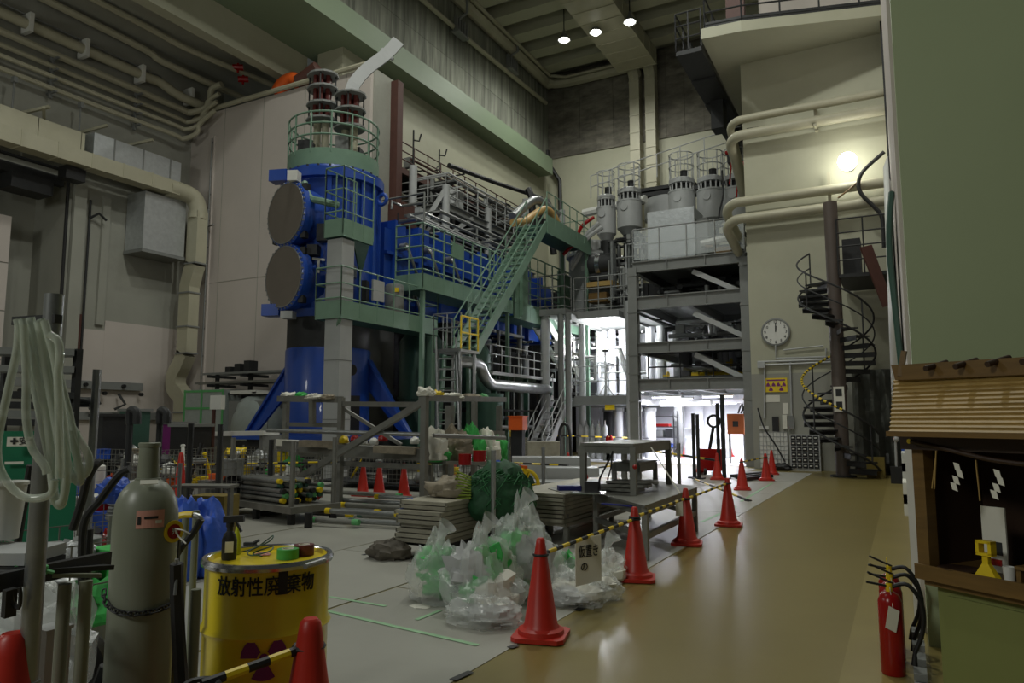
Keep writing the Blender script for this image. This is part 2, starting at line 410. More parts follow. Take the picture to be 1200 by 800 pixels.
# ceiling with ribs along X
ce = struct('ceiling', MB().bb(XL-.5, 7, 2, YB+.4, ZC, ZC+.3), M_grime)
y = 4.0
while y < YB-1:
    MB().bb(XL, 7, y, y+.95, ZC-.75, ZC).build('ceiling_beam', M_cream, ce); y += 2.1
mb = MB(); mb.tube(bez([(XL+.45, 4, ZC-.95), (XL+.45, 38, ZC-.95), (XL+.5, YB-1.2, ZC-.95), (XL+1.4, YB-.5, ZC-.95), (XL+3, YB-.45, ZC-.95), (-13.2, YB-.45, ZC-.95)], 6), .34, 8)
solo('ceiling_pipe', 'fat cream pipe following the ceiling edge round the back left corner', 'pipe', mb, M_duct, (XL+.45, 20, ZC-.95))
mb = MB(); mb.tube([(XL+.95, 4, ZC-.85), (XL+.95, YB-1.6, ZC-.85), (XL+1.8, YB-.95, ZC-.85), (-13.5, YB-.95, ZC-.85)], .1, 6)
solo('ceiling_pipe', 'thin cream pipe running just inside the fat ceiling edge pipe', 'pipe', mb, M_duct, (XL+.95, 20, ZC-.85))
t = thing('ceiling_duct', 'wide cream air duct under the ceiling ribs toward the back wall', 'duct', (-13.2, 30, ZC-1.7))
y = 12.0
while y < YB-2.2:
    MB().bb(-14.4, -12.0, y+.01, y+1.19, ZC-1.75, ZC-.76).build('duct_section', M_duct, t)
    MB().bb(-14.43, -11.97, y+1.17, y+1.22, ZC-1.78, ZC-.74).build('duct_flange', M_duct, t); y += 1.2
for i, (x, lab) in enumerate(((-13.7, 'left one of the two cream wall ducts down the back wall'), (-12.7, 'right one of the two cream wall ducts down the back wall'))):
    t = thing('wall_duct', lab, 'duct', (x, YB-.4, 8))
    z = ZC-1.0
    while z > 8:
        MB().bb(x-.31, x+.31, YB-.75, YB-.1, z-1.08, z-.02).build('duct_section', M_duct, t)
        MB().bb(x-.34, x+.34, YB-.78, YB-.08, z-.04, z+.01).build('duct_flange', M_duct, t); z -= 1.1
    MB().tube([(x, YB-2.2, ZC-1.2), (x, YB-1.0, ZC-1.15), (x, YB-.45, ZC-1.7)], .42, 8).build('duct_elbow', M_duct, t)
mb = MB(); mb.tube([(XL+.12, YB-.3, 19.4), (XL+.12, YB-.3, 18.6), (-19.0, YB-.3, 17.2), (-18.9, YB-.25, 9)], .14, 8)
solo('drain_pipe', 'black drain pipe dropping in the back left corner', 'pipe', mb, M_black, (XL+1, YB-.3, 9))
pts = [atX(px, py, XL+.35) for px, py in ((486, -8), (560, 56), (640, 121))]
mb = MB(); mb.tube(pts, .13, 8); solo('conduit_pipe', 'long cream conduit low on the streaked concrete of the upper left wall', 'pipe', mb, M_duct, pts[1])
for i, (px, py, lab) in enumerate(((538, 22, 'nearer grey lamp bracket on the upper left concrete wall'), (598, 66, 'farther grey lamp bracket on the upper left concrete wall'))):
    c = atX(px, py, XL+.4); t = thing('lamp_bracket', lab, 'bracket', c)
    MB().tube([c+V(0, 0, 1.3), c+V(.5, 0, 1.5), c+V(.5, 0, .2), c+V(0, 0, 0)], .08, 6).build('arm', M_grey, t)
    mb = MB(); mb.bb(c.x-.1, c.x+.3, c.y-.55, c.y+.55, c.z-1.0, c.z-.9)
    for j in range(5): mb.bb(c.x, c.x+.2, c.y-.5+j*.25, c.y-.42+j*.25, c.z-.9, c.z-.1)
    mb.build('guard', M_grey, t)

# right near wall
wr = struct('wall_right', MB().bb(.08, 5, 6.0, 25.2, 0, 15.5), M_wallgreen)
MB().bb(.055, .08, 6.35, 25.0, 0, 15.3).build('lining_panel', M_white, wr)
mb = MB(); mb.bb(.0, .08, 24.2, 24.5, 3, 15.2); mb.build('dark_edge', M_dark, wr)

# tower: wall with clock, balcony around it
TY = 25.0
wt = struct('wall_tower', MB().bb(-4.36, .3, TY, TY+9, 0, 13.9), M_cream)
MB().bb(-4.36, -.3, TY-.03, TY, 0, 3.1).build('lower_patch', M_grime, wt)
poly = [(-5.05, 22.75), (-3.86, 22.75), (.9, 23.9), (.9, 34), (-6.3, 34), (-6.3, 23.4)]
struct('trim_3', MB().prism([(-5.15, 22.64), (-3.9, 22.75), (.9, 24.1), (.9, 34), (-5.3, 34)], 13.9, 14.25), M_cream)   # balcony slab
mb = MB(); P = [V(-5.1, 32, 14.25), V(-5.05, 22.75, 14.25), V(-3.9, 22.87, 14.25), V(.6, 24.12, 14.25)]
t = thing('balcony_railing', 'dark steel railing round the balcony at the top right', 'railing', P[1])
for a, b in zip(P, P[1:]):
    mb = MB(); mb.rail([a, b], 1.15, 1.2, (1.0, .5, .12), .03); mb.build('rail_panel', M_dark, t)
    mb = MB(); mb.bar(a+V(0, 0, .13), b+V(0, 0, .13), .02, .2); mb.build('kick_plate', M_dark, t)
mb = MB(); mb.bb(-3.9, .5, 26.5, 26.8, 14.25, 18); struct('wall_balcony', mb, M_white)
mb = MB(); mb.bb(-4.6, -4.0, 24.0, 24.3, 14.3, 18); solo('balcony_post', 'brown grey post standing on the balcony corner', 'post', mb, M_brown, (-4.3, 24.1, 14.25))
t = thing('hanging_walkway', 'dark steel walkway hung under the left edge of the balcony', 'walkway', (-5.6, 25, 13.4))
for k in range(5): MB().bb(-6.0, -5.16, 22.7+k*2.0, 24.66+k*2.0, 13.55-.06*k, 13.7).build('deck_plate', M_dark, t)
mb = MB(); mb.rail([(-6.0, 22.7, 13.7), (-6.0, 32.5, 13.7)], 1.3, 1.0, (1, .66, .33), .03); mb.rail([(-6.0, 22.7, 13.7), (-5.16, 22.7, 13.7)], 1.3, .5, (1, .66, .33), .03); mb.build('railing', M_dark, t)
MB().bb(-5.75, -5.3, 26.5, 27.2, 12.4, 13.6).build('hanging_box', M_dark, t); MB().bb(-5.7, -5.3, 29, 29.6, 11.9, 13.5).build('hanging_box', M_dark, t)
# ceiling high-bay lamps (three are in view)
def highbay(x, y, lab, p=LAMP_W):
    z = ZC-1.9
    t = thing('highbay_lamp', lab, 'lamp', (x, y, z), 0, 'ceiling high-bay lamps')
    MB().lathe([(.06, .55), (.09, .35), (.14, .3), (.34, -.05), (.36, -.06), (.33, -.06), (.12, .24), (0, .24)], 16, (x, y, z)).build('reflector', M_grey, t)
    MB().ball((x, y, z-.02), .22, 12, 8).build('bulb', M_lamp, t)
    MB().cyl((x, y, z+.5), (x, y, ZC+.02), .03, None, 6).build('stem', M_dark, t)
    l = bpy.data.lights.new('highbay_light', 'SPOT'); l.energy = p; l.color = LAMP_C; l.shadow_soft_size = .35; l.spot_size = math.radians(165); l.spot_blend = .6
    lo = bpy.data.objects.new('highbay_light', l); COL.objects.link(lo); lo.parent = t; lo.location = (0, 0, -.35)
    return t
for px, py, lab in ((661, 46, 'leftmost of the three lit lamps under the ceiling'), (698, 37, 'middle of the three lit lamps under the ceiling, beside the duct'), (738, 25, 'rightmost of the three lit lamps, right of the ceiling duct')):
    c = atZ(px, py, ZC-1.9); highbay(c.x, c.y, lab, LAMP_W*.7)
# the same rows of lamps go on over the hall, out of the frame: only their light is needed
for x, y, k in ((-15.5, 29, .4), (-6.5, 30, .45), (-14.5, 20, .6), (-6.5, 20, .4), (-12, 12.5, 1.6), (-4.5, 13.5, 2.8), (-11, 3, 1.1)):
    l = bpy.data.lights.new('highbay_light', 'SPOT'); l.energy = LAMP_W*k; l.color = LAMP_C; l.shadow_soft_size = .35; l.spot_size = math.radians(165); l.spot_blend = .6
    lo = bpy.data.objects.new('highbay_light', l); COL.objects.link(lo); lo.location = (x, y, ZC-2.2)
# unseen fill lights, added behind the camera to brighten foreground and alcove
for x, y, z, p in ((-4.5, -6, 7.0, 1400), (-21, -3, 10.0, 1200)):
    l = bpy.data.lights.new('fill_light', 'POINT'); l.energy = p; l.color = LAMP_C; l.shadow_soft_size = .9
    lo = bpy.data.objects.new('fill_light', l); COL.objects.link(lo); lo.location = (x, y, z)
# ================================================================== machines in the hall
def rotAxis(d):
    """matrix taking +Z to d"""
    return Vector((0, 0, 1)).rotation_difference(Vector(d)).to_matrix()
# ---- blue injector tank
TX, TYY = -15.4, 16.85
t = thing('injector_tank', 'tall blue vacuum tank with two round grey-brown flange faces', 'tank', (TX, TYY, 0))
tc = (TX, TYY, 0)
MB().prism([(-17.4, 15.6), (-13.9, 15.6), (-13.9, 18.3), (-17.4, 18.3)], 0, 1.02).build('plinth', M_dark, t)
MB().prism([(-17.85, 15.3), (-13.1, 15.3), (-13.1, 18.4), (-17.85, 18.4)], 1.02, 1.14).build('base_plate', M_blue, t)
MB().lathe([(1.27, 1.14), (1.27, 3.66), (1.24, 3.7)], 40, tc).build('lower_shell', M_blue, t)
MB().lathe([(1.24, 3.7), (1.24, 4.75)], 40, tc).build('grey_skirt', M_dark, t)
MB().lathe([(1.24, 4.6), (1.42, 4.8), (1.42, 8.7), (1.58, 8.72), (1.58, 9.0), (1.45, 9.02), (1.3, 9.3), (0, 9.35)], 44, tc).build('upper_shell', M_blue, t)
mb = MB()
for j in range(28):
    a = 2*PI*j/28; mb.cyl((TX+1.51*math.cos(a), TYY+1.51*math.sin(a), 9.0), (TX+1.51*math.cos(a), TYY+1.51*math.sin(a), 9.07), .035, None, 6)
mb.build('flange_bolt', M_dark, t, 'stuff')
d = V(.96, -.27, 0); c = V(TX, TYY, 3.05)+d*1.262
MB().cyl(c, c+d*.03, .17, None, 20).build('port_hole', M_black, t)
c = V(TX, TYY, 1.75)+V(.93, -.37, 0)*1.2; MB().box(c, (.12, .85, 1.1), math.atan2(-.37, .93)).build('access_opening', M_black, t)
fx = -15.45
RY = Matrix.Rotation(PI/2, 3, 'X')
BD = V(.20, .98, 0).normalized(); BM = rotAxis(BD)       # the barrels point a little across the hall
for z in (7.53, 5.67):
    c0 = V(fx, 15.0, z)
    MB().lathe([(.84, 1.9), (.84, .3), (.97, .28), (.97, 0), (.92, -.03), (.88, -.04)], 44, c0, 0, BM).build('barrel', M_blue, t)
    MB().cyl(c0-BD*.03, c0-BD*.055, .875, None, 44).build('flange_face', M_disc, t)
    MB().lathe([(.90, -.035), (.90, -.06), (.87, -.06), (.87, -.03)], 44, c0, 0, BM).build('bright_rim', M_galv, t)
    mb = MB()
    for j in range(36):
        a = 2*PI*j/36; p = c0+BM@V(.935*math.cos(a), .935*math.sin(a), -.0); mb.cyl(p, p-BD*.05, .022, None, 6)
    mb.build('flange_bolt', M_galv, t, 'stuff')
    for j in range(4):
        a = 2*PI*j/4+.6; p = c0+BM@V(.98*math.cos(a), .98*math.sin(a), .15); MB().box(p, (.16, .2, .2), .2).build('clamp_block', M_dark, t)
for z, x in ((8.75, -15.9), (4.75, -16.0)): MB().box((x, 15.15, z), (.55, .4, .34), .3).build('lug_block', M_blue, t)
for p, q, w in (((-16.25, 16.3, 3.5), (-17.75, 15.9, 1.14), .3), ((-14.25, 17.4, 3.4), (-12.95, 17.8, 1.14), .3)):
    p, q = V(*p), V(*q); r = V(p.x, p.y, 1.14)
    mb = MB(); mb.sheet([p, q, V(q.x+(p.x-q.x)*.25, q.y, 1.14), V(p.x, p.y, p.z-.9)], .08); mb.bar(p, q, w, .06); mb.build('gusset_leg', M_blue, t)
mb = MB(); lettering(mb, 'T', .62, (-14.5, 15.35, 5.95), math.radians(60)); mb.build('letter', M_wht, t)
for i, (x, y, z, sx, sz, m) in enumerate(((-14.25, 15.7, 5.35, .35, .8, M_grey), (-14.35, 15.35, 6.9, .3, .5, M_dark), (-14.6, 15.25, 6.4, .3, .3, M_dark), (-14.05, 16.2, 5.9, .3, .35, M_galv), (-13.95, 16.7, 5.4, .25, .6, M_dark), (-15.1, 14.9, 8.55, .3, .3, M_wht), (-15.25, 15.0, 4.55, .35, .2, M_lgrey))):
    MB().box((x, y, z), (sx, .3, sz), .4).build('instrument_box', m, t)
MB().tube(bez([(-14.9, 15.1, 8.4), (-14.6, 15.05, 7.9), (-14.2, 15.1, 7.75), (-13.95, 15.5, 7.7)], 5), .1, 8).build('port_pipe', M_green, t)
for k in range(5):
    a = -.9+k*.35; p = V(TX+1.46*math.cos(a), TYY+1.46*math.sin(a), 0)
    MB().box((p.x, p.y, 6.9), (.1, .12, 3.6), a).build('stiffener_rib', M_blue, t)
mb = MB(); lug = V(-13.72, 17.2, 8.3); mb.ring(lug, .16, .06, 16, 6, RY.to_3x3()); mb.build('lifting_eye', M_blue, t)
# ring platform and bushings
t = thing('ring_platform', 'round teal railed platform on top of the blue tank', 'platform', (TX, TYY, 9.1))
MB().lathe([(1.38, 9.35), (1.4, 9.12), (1.4, 9.62), (1.38, 9.62), (1.38, 9.35)], 40, tc).build('kick_ring', M_green, t)
MB().lathe([(.5, 9.36), (1.38, 9.36), (1.38, 9.42), (.5, 9.42)], 32, tc).build('deck', M_dgreen, t)
for z in (10.05, 10.4, 10.75): MB().ring((TX, TYY, z), 1.38, .03, 40, 6).build('hoop_rail', M_green, t)
for j in range(14):
    a = 2*PI*j/14; MB().cyl((TX+1.38*math.cos(a), TYY+1.38*math.sin(a), 9.5), (TX+1.38*math.cos(a), TYY+1.38*math.sin(a), 10.75), .03, None, 6).build('post', M_green, t)
for x, y, m in ((-15.95, 16.2, M_dark), (-15.0, 17.4, M_dark), (-14.7, 16.5, M_grey)):
    MB().box((x, y, 9.8), (.4, .4, .8), .4).build('terminal_box', m, t)
def bushing(x, y, zs, lab):
    t = thing('bushing_stack', lab, 'insulator', (x, y, zs[-1]))
    pl = [(x+(.52 if abs(math.cos(a)) > .5 else .38)*math.cos(a), y+.46*math.sin(a)) for a in [2*PI*k/12+.2 for k in range(12)]]
    for z in zs: MB().prism(pl, z-.03, z+.03).build('plate', M_grey, t)
    for a, b in zip(zs, zs[1:]):
        for k in range(6):
            q = 2*PI*k/6; MB().cyl((x+.22*math.cos(q), y+.22*math.sin(q), b+.03), (x+.22*math.cos(q), y+.22*math.sin(q), a-.03), .075, None, 8).build('insulator_rod', M_maroon, t)
        for k in range(4):
            q = 2*PI*k/4+.5; MB().cyl((x+.43*math.cos(q), y+.38*math.sin(q), b+.03), (x+.43*math.cos(q), y+.38*math.sin(q), a-.03), .025, None, 6).build('tie_rod', M_dark, t)
    for k in (-1, 1): MB().cyl((x+.17*k, y, 9.42), (x+.17*k, y, zs[-1]-.03), .12, None, 12).build('feed_tube', M_duct, t)
    return t
bushing(-15.72, 16.6, (12.46, 12.02, 11.48, 10.98), 'left stack of maroon insulator rods between grey plates')
bushing(-14.57, 16.6, (11.55, 11.05, 10.5), 'right stack of maroon insulator rods under the silver arm')
pts = bez([(-14.57, 16.6, 11.6), (-14.5, 16.7, 12.0), (-14.25, 16.95, 12.5), (-13.75, 17.3, 13.05), (-13.45, 17.5, 13.5)], 5)
mb = MB(); nf = V(.66, -.72, .2).normalized(); vs = []
for i, p in enumerate(pts):
    T = (pts[min(i+1, len(pts)-1)]-pts[max(i-1, 0)]).normalized(); wv = T.cross(nf).normalized()*.2
    vs += [p-wv-nf*.03, p+wv-nf*.03, p+wv+nf*.03, p-wv+nf*.03]
mb.add(vs, [(i*4+j, i*4+(j+1) % 4, i*4+4+(j+1) % 4, i*4+4+j) for i in range(len(pts)-1) for j in range(4)]+[(3, 2, 1, 0), tuple(range(len(vs)-4, len(vs)))])
T = (pts[-5]-pts[-6]).normalized(); wv = T.cross(nf).normalized()*.24; p = pts[-6]; mb.sheet([p-wv-nf*.06, p+wv-nf*.06, p+wv-nf*.06+T*.08, p-wv-nf*.06+T*.08], .14)
solo('arched_duct', 'curved silver duct arm rising from the right insulator stack', 'duct', mb, M_lgrey, pts[0])
# orange and brown pipe end lying on the shield wall
mb = MB(); a = V(-20.95, 20.75, 15.22); mb.tube([a, a+V(.4, .05, .16), a+V(.95, .1, .42)], .32, 12)
solo('brown_duct_end', 'rusty brown duct stub lying on top of the shield wall', 'duct', mb, M_brown, a)
mb = MB(); mb.tube(bez([a+V(-1.2, 0, -.25), a+V(-.9, 0, .1), a+V(-.4, .02, .25), a+V(-.05, .05, .05)], 4), .3, 10)
solo('orange_bellows', 'crumpled orange sleeve beside the brown duct on the shield wall', 'sleeve', mb, M_orange, a+V(-.7, 0, 0))
mb = MB(); mb.tube([(-26.8, SH_Y-.12, SH_T-.2), (-26.2, SH_Y-.12, SH_T+.1), (-17.2, SH_Y-.12, SH_T+.1)], .1, 8); solo('wall_top_pipe', 'cream pipe running along the top edge of the shield wall', 'pipe', mb, M_duct, (-22, SH_Y-.12, SH_T+.1))

# ---- grey column duct and two small platforms
mb = MB(); mb.bb(-13.82, -13.28, 14.95, 15.45, 0, 6.55)
t = thing('cable_duct', 'tall grey rectangular cable duct standing before the blue tank', 'duct', (-13.55, 15.2, 0)); mb.build('casing', M_lgrey, t)
for z in (1.6, 3.2, 4.8): MB().bb(-13.83, -13.27, 14.94, 15.46, z-.01, z+.01).build('joint_band', M_grey, t)
def platform(name, lab, poly, z, kick, h, rows, m, md, edges, sp=.9, cat='platform', r=.022):
    t = thing(name, lab, cat, (poly[0][0], poly[0][1], z))
    MB().prism(poly, z-.08, z).build('deck', md, t)
    n = len(poly)
    for i in edges:
        a, b = V(*poly[i], z), V(*poly[(i+1) % n], z)
        mb = MB(); mb.rail([a, b], h, sp, rows, r, 0, 0); mb.build('rail_panel', m, t)
        if kick:
            mb = MB(); mb.bar(a+V(0, 0, kick/2-.08), b+V(0, 0, kick/2-.08), .02, kick); mb.build('kick_plate', m, t)
    return t
t = platform('tank_platform', 'teal railed platform around the middle of the blue tank', [(-14.1, 14.86), (-13.2, 14.86), (-13.2, 19.5), (-13.95, 19.5), (-13.95, 15.9), (-14.1, 15.7)], 4.4, .5, 1.35, (1, .66, .36), M_green, M_dgreen, (5, 0, 1, 2), .8)
MB().bar((-13.25, 14.9, 4.3), (-14.1, 15.4, 3.4), .08, .08).build('brace', M_green, t)
MB().bb(-13.4, -13.2, 19.2, 19.4, 0, 4.3).build('column', M_green, t)
mb = MB(); mb.bb(-13.25, -13.18, 16.2, 16.7, 5.0, 5.6); mb.build('notice_plate', M_lgrey, t)
t = platform('upper_tank_platform', 'small teal railed platform high on the front of the blue tank', [(-13.85, 14.86), (-13.2, 14.86), (-13.2, 16.15), (-13.85, 16.15)], 6.66, .5, 1.9, (1, .66, .33), M_green, M_dgreen, (3, 0, 1), .5)
mb = MB(); mb.sheet([(-13.3, 16.1, 6.6), (-13.3, 15.4, 6.6), (-13.6, 16.1, 5.7)], .05); mb.build('bracket', M_dgreen, t)
c = V(-13.62, 17.75, 4.41); t = thing('grey_canister', 'grey canister with yellow stickers on the teal tank platform', 'canister', c)
MB().lathe([(0, 0), (.27, 0), (.29, .05), (.29, 1.25), (.26, 1.32), (0, 1.36)], 20, c).build('body', M_grey, t)
for z in (.35, 1.12): MB().box(c+V(.22, -.2, z), (.16, .02, .13), math.radians(48)).build('sticker', M_yband, t)
# ---- blue beamline vessel behind the tank
t = thing('beamline_vessel', 'long blue ribbed vessel running back from the blue tank', 'vessel', (-15.3, 18.3, 5.2))
MB().bb(-16.4, -14.25, 18.0, 30.5, 5.1, 7.7).build('shell', M_blue, t)
for k in range(9):
    y = 18.4+k*1.35; MB().bb(-16.5, -14.08, y-.06, y+.06, 5.0, 7.86 if k % 2 else 8.0).build('rib', M_blue, t)
for z in (5.75, 6.9): MB().bb(-14.25, -14.12, 18.0, 30.4, z-.05, z+.05).build('stringer', M_blue, t)
for k in range(8):
    y = 18.9+k*1.35; MB().bb(-14.9, -14.3, y-.35, y+.3, 7.7, 8.0+.15*(k % 3)).build('top_cover', M_blue, t)
for k, (y, z) in enumerate(((18.8, 7.2), (20.1, 7.35), (19.3, 5.6), (21.5, 7.3), (22.9, 6.2))):
    MB().tube(bez([(-14.2, y, z), (-13.95, y, z), (-13.85, y+.1, z-.35), (-13.85, y+.5, z-.9), (-13.9, y+1.2, z-1.0)], 4), .05, 6).build('coolant_pipe', M_galv, t)
    MB().cyl((-14.2, y, z), (-13.95, y, z), .13, None, 10).build('port_stub', M_galv, t)
MB().bb(-14.3, -14.1, 18.5, 18.9, 5.75, 6.05).build('dark_window', M_black, t)
for y in (22, 26.5): 
    for x in (-16, -14.6): MB().bb(x-.2, x+.2, y-.2, y+.2, 0, 5.1).build('support_leg', M_dark, t)
# ---- grid-railed green platform, stair and landings
t = platform('grid_platform', 'long teal platform with tall grid railing beside the blue vessel', [(-14.05, 18.35), (-13.0, 18.35), (-13.0, 24.3), (-14.05, 24.3)], 5.72, 0, 2.05, (1, .82, .64, .46, .28), M_green, M_dgreen, (0, 1), .62, 'platform', .03)
MB().bar((-12.99, 18.35, 5.9), (-12.99, 24.3, 5.9), .02, .52).build('kick_plate', M_green, t)
MB().bar((-14.05, 18.34, 5.9), (-13.0, 18.34, 5.9), .02, .52).build('kick_plate', M_green, t)
MB().bb(-13.02, -12.96, 20.0, 20.7, 7.0, 7.5).build('notice_plate', M_green, t)
for y in (18.5, 21.3, 24.1): MB().bb(-13.2, -13.08, y, y+.12, 0, 5.64).build('column', M_green, t)
t = platform('rear_grid_platform', 'teal grid platform beyond the long stair', [(-14.05, 24.4), (-13.0, 24.4), (-13.0, 31.5), (-14.05, 31.5)], 5.6, 0, 2.6, (1, .8, .6, .4, .2), M_green, M_dgreen, (0, 1), .7, 'platform', .032)
MB().bar((-12.99, 24.4, 5.85), (-12.99, 31.5, 5.85), .02, .7).build('kick_plate', M_green, t)
mb = MB(); mb.bb(-13.06, -12.98, 24.5, 25.6, 6.2, 8.1); mb.build('side_plate', M_green, t)
mb = MB(); mb.bb(-13.06, -12.98, 28.6, 31.3, 6.2, 8.1); mb.build('side_plate', M_green, t)
def stair(name, lab, p, q, width, n, m, rail_h=1.0, rows=(1, .5), side=V(1, 0, 0), cat='staircase', mt=None):
    """straight flight from p (bottom) to q (top)"""
    p, q = V(*p), V(*q); t = thing(name, lab, cat, p); d = q-p
    for s in (-1, 1):
        o = side*width/2*s; MB().bar(p+o, q+o, .05, .32).build('stringer', m, t)
        mb = MB(); mb.rail([p+o, q+o], rail_h, 1.2, rows, .025); mb.build('handrail', m, t)
    run = V(d.x, d.y, 0).normalized()
    for k in range(n):
        c = p+d*((k+.5)/n); 
        mb = MB(); a = math.atan2(run.y, run.x); mb.box(c, (.26, width-.06, .035), a); mb.build('tread', mt or m, t)
    return t
stair('green_staircase', 'long steep teal staircase climbing across the green platforms', (-12.1, 19.45, 3.75), (-12.1, 24.6, 9.05), .85, 22, M_green, 1.05, (1, .55))
t = platform('stair_top_landing', 'teal railed landing at the top of the long green stair', [(-13.0, 24.6), (-11.65, 24.6), (-11.65, 29.0), (-13.0, 29.0)], 9.1, .42, 1.25, (1, .6), M_green, M_dgreen, (1, 2), .7)
MB().bar((-11.65, 24.6, 8.9), (-11.65, 29.0, 8.9), .05, .35).build('edge_beam', M_green, t)
for x, y in ((-11.75, 28.8), (-12.9, 28.8), (-12.9, 24.9)): MB().bb(x-.07, x+.07, y-.07, y+.07, 0 if y > 26 else 5.6, 9.0).build('column', M_green, t)
t = platform('stair_foot_landing', 'small landing at the foot of the long green stair', [(-12.6, 18.4), (-11.6, 18.4), (-11.6, 19.45), (-12.6, 19.45)], 3.72, .1, 1.1, (1, .6), M_galv, M_lgrey, (0, 3), .5)
mb = MB(); mb.rail([(-11.6, 18.4, 3.72), (-11.6, 19.4, 3.72)], 1.0, .5, (1, .5), .03); mb.build('yellow_gate', M_yband, t)
for x, y in ((-12.5, 18.5), (-11.7, 18.5), (-11.7, 19.35), (-12.5, 19.35)): MB().cyl((x, y, 0), (x, y, 3.64), .06, None, 8).build('column', M_galv, t)
stair('step_ladder', 'narrow steel ladder stair below the green stair foot', (-11.2, 17.2, 0), (-12.2, 18.5, 3.6), .6, 11, M_galv, .5, (1,), V(.79, .61, 0))
stair('short_teal_ladder', 'slim steep teal ladder behind the green stair foot', (-12.9, 19.4, 0), (-13.2, 20.4, 4.2), .5, 12, M_green, .4, (1,))
# ---- things under the green platforms
for c, r, h, m, lab in ((V(-14.6, 20.6, 0), .75, 4.6, M_dgreen, 'dark green upright tank under the teal tank platform'), (V(-13.6, 22.6, 0), .55, 4.3, M_dgreen, 'second dark green tank, behind the silver bent pipe'), (V(-15.2, 24.2, 0), .8, 4.6, M_dark, 'dark tank deep under the blue vessel')):
    t = thing('process_tank', lab, 'tank', c)
    MB().lathe([(0, .4), (r*.6, .45), (r, .7), (r, h-.3), (r*.7, h), (0, h+.06)], 22, c).build('shell', m, t)
    for k in range(3):
        a = 2*PI*k/3+.4; MB().cyl(c+V(r*.7*math.cos(a), r*.7*math.sin(a), 0), c+V(r*.7*math.cos(a), r*.7*math.sin(a), .8), .07, None, 8).build('leg', m, t)
    MB().lathe([(r+.03, h*.5), (r+.06, h*.5), (r+.06, h*.5+.08), (r+.03, h*.5+.08)], 22, c).build('band', m, t)
mb = MB(); mb.tube(bez([(-12.75, 19.9, 3.5), (-12.6, 20.6, 3.5), (-12.6, 21.2, 3.42), (-12.6, 21.5, 3.1), (-12.6, 21.9, 2.85), (-12.6, 22.6, 2.82), (-12.6, 26.6, 2.82)], 5), .2, 12)
solo('silver_pipe', 'fat silver pipe with an S-bend below the green stair', 'pipe', mb, M_galv, (-12.6, 21.5, 3.1))
t = platform('teal_walkway', 'pale teal walkway with grey rails above the silver bent pipe', [(-14.2, 22.6), (-12.9, 22.6), (-12.9, 28.0), (-14.2, 28.0)], 3.3, .12, 1.0, (1, .66, .33), M_lgrey, M_green, (1, 0), .7)
for y in (23, 25.5, 27.8): MB().bb(-13.15, -13.0, y, y+.14, 0, 3.2).build('column', M_dgreen, t)
mb = MB(); mb.lathe([(.3, 0), (.3, .9), (.6, 1.5), (.62, 2.5), (0, 2.5)], 16, (-12.75, 21.9, 0)); solo('green_pedestal', 'dark green flared pedestal under the silver pipe', 'pedestal', mb, M_dgreen, (-12.75, 21.9, 0))
# dense pipework behind the railings: each pipe its own part
def pipework(lab, x, y, z, n, seed, mats, rr=(.03, .09), name='process_pipework'):
    g = random.Random(seed); t = thing(name, lab, 'pipework', ((x[0]+x[1])/2, (y[0]+y[1])/2, z[0]))
    for i in range(n):
        p = V(g.uniform(*x), g.uniform(*y), g.uniform(*z)); pts = [p]; ax = g.randrange(3)
        for k in range(g.randrange(2, 5)):
            ax = (ax+g.choice((1, 2))) % 3; lo, hi = (x, y, z)[ax]; q = pts[-1].copy(); q[ax] = g.uniform(lo, hi); pts.append(q)
        MB().tube(pts, g.uniform(*rr), 6).build('pipe', g.choice(mats), t)
    for i in range(n//3):
        c = V(g.uniform(*x), g.uniform(*y), g.uniform(*z))
        if i % 2: MB().box(c, (g.uniform(.15, .4), g.uniform(.15, .4), g.uniform(.2, .5))).build('valve_box', g.choice(mats), t)
        else:
            M = rotAxis((1, 0, 0)); mb = MB(); mb.ring(c, .14, .025, 12, 5, M); mb.cyl(c-V(.2, 0, 0), c+V(.05, 0, 0), .03, None, 6); mb.build('hand_wheel', g.choice(mats), t)
    return t
pipework('tangle of grey pipes in the shade under the green stair', (-14.3, -12.9), (20.5, 27.5), (.3, 5.0), 20, 3, [M_dark, M_dgreen, M_galv, M_grey, M_dark])
pipework('pale pipes and valves behind the grey gallery posts', (-13.2, -11.3), (27.5, 31), (3.2, 5.4), 14, 5, [M_lgrey, M_galv, M_grey, M_wht])
pipework('dense dark and silver pipes along the top of the blue vessel', (-16.4, -14.3), (19.5, 30), (8.0, 9.6), 22, 9, [M_galv, M_dark, M_grey, M_lgrey])
# ---- grey steel frame with pipework behind the blue vessel
t = thing('pipe_tower', 'grey steel pipe frame towering behind the blue vessel', 'frame', (-17, 22, 0))
for x, y, z1 in ((-16.6, 22.7, 11.6), (-15.9, 24.0, 11.1), (-15.9, 27.4, 11.0), (-16.1, 31.5, 12.6), (-15.0, 33.5, 12.4), (-18.6, 24.0, 11.4), (-18.6, 28, 11.4)):
    MB().cyl((x, y, 0), (x, y, z1), .16, None, 10).build('column', M_lgrey, t)
for p, q in (((-18.6, 24.0, 10.2), (-15.9, 24.0, 10.2)), ((-15.9, 24.0, 10.2), (-15.9, 31.5, 10.2)), ((-16.6, 22.7, 8.6), (-15.9, 24.0, 8.6)), ((-18.6, 28, 10.2), (-15.9, 27.4, 10.2)), ((-16.1, 31.5, 11.6), (-15, 33.5, 11.6)), ((-15.9, 24, 8.7), (-15.9, 32, 8.7))):
    MB().ibeam(p, q, .24, .32).build('beam', M_grey, t)
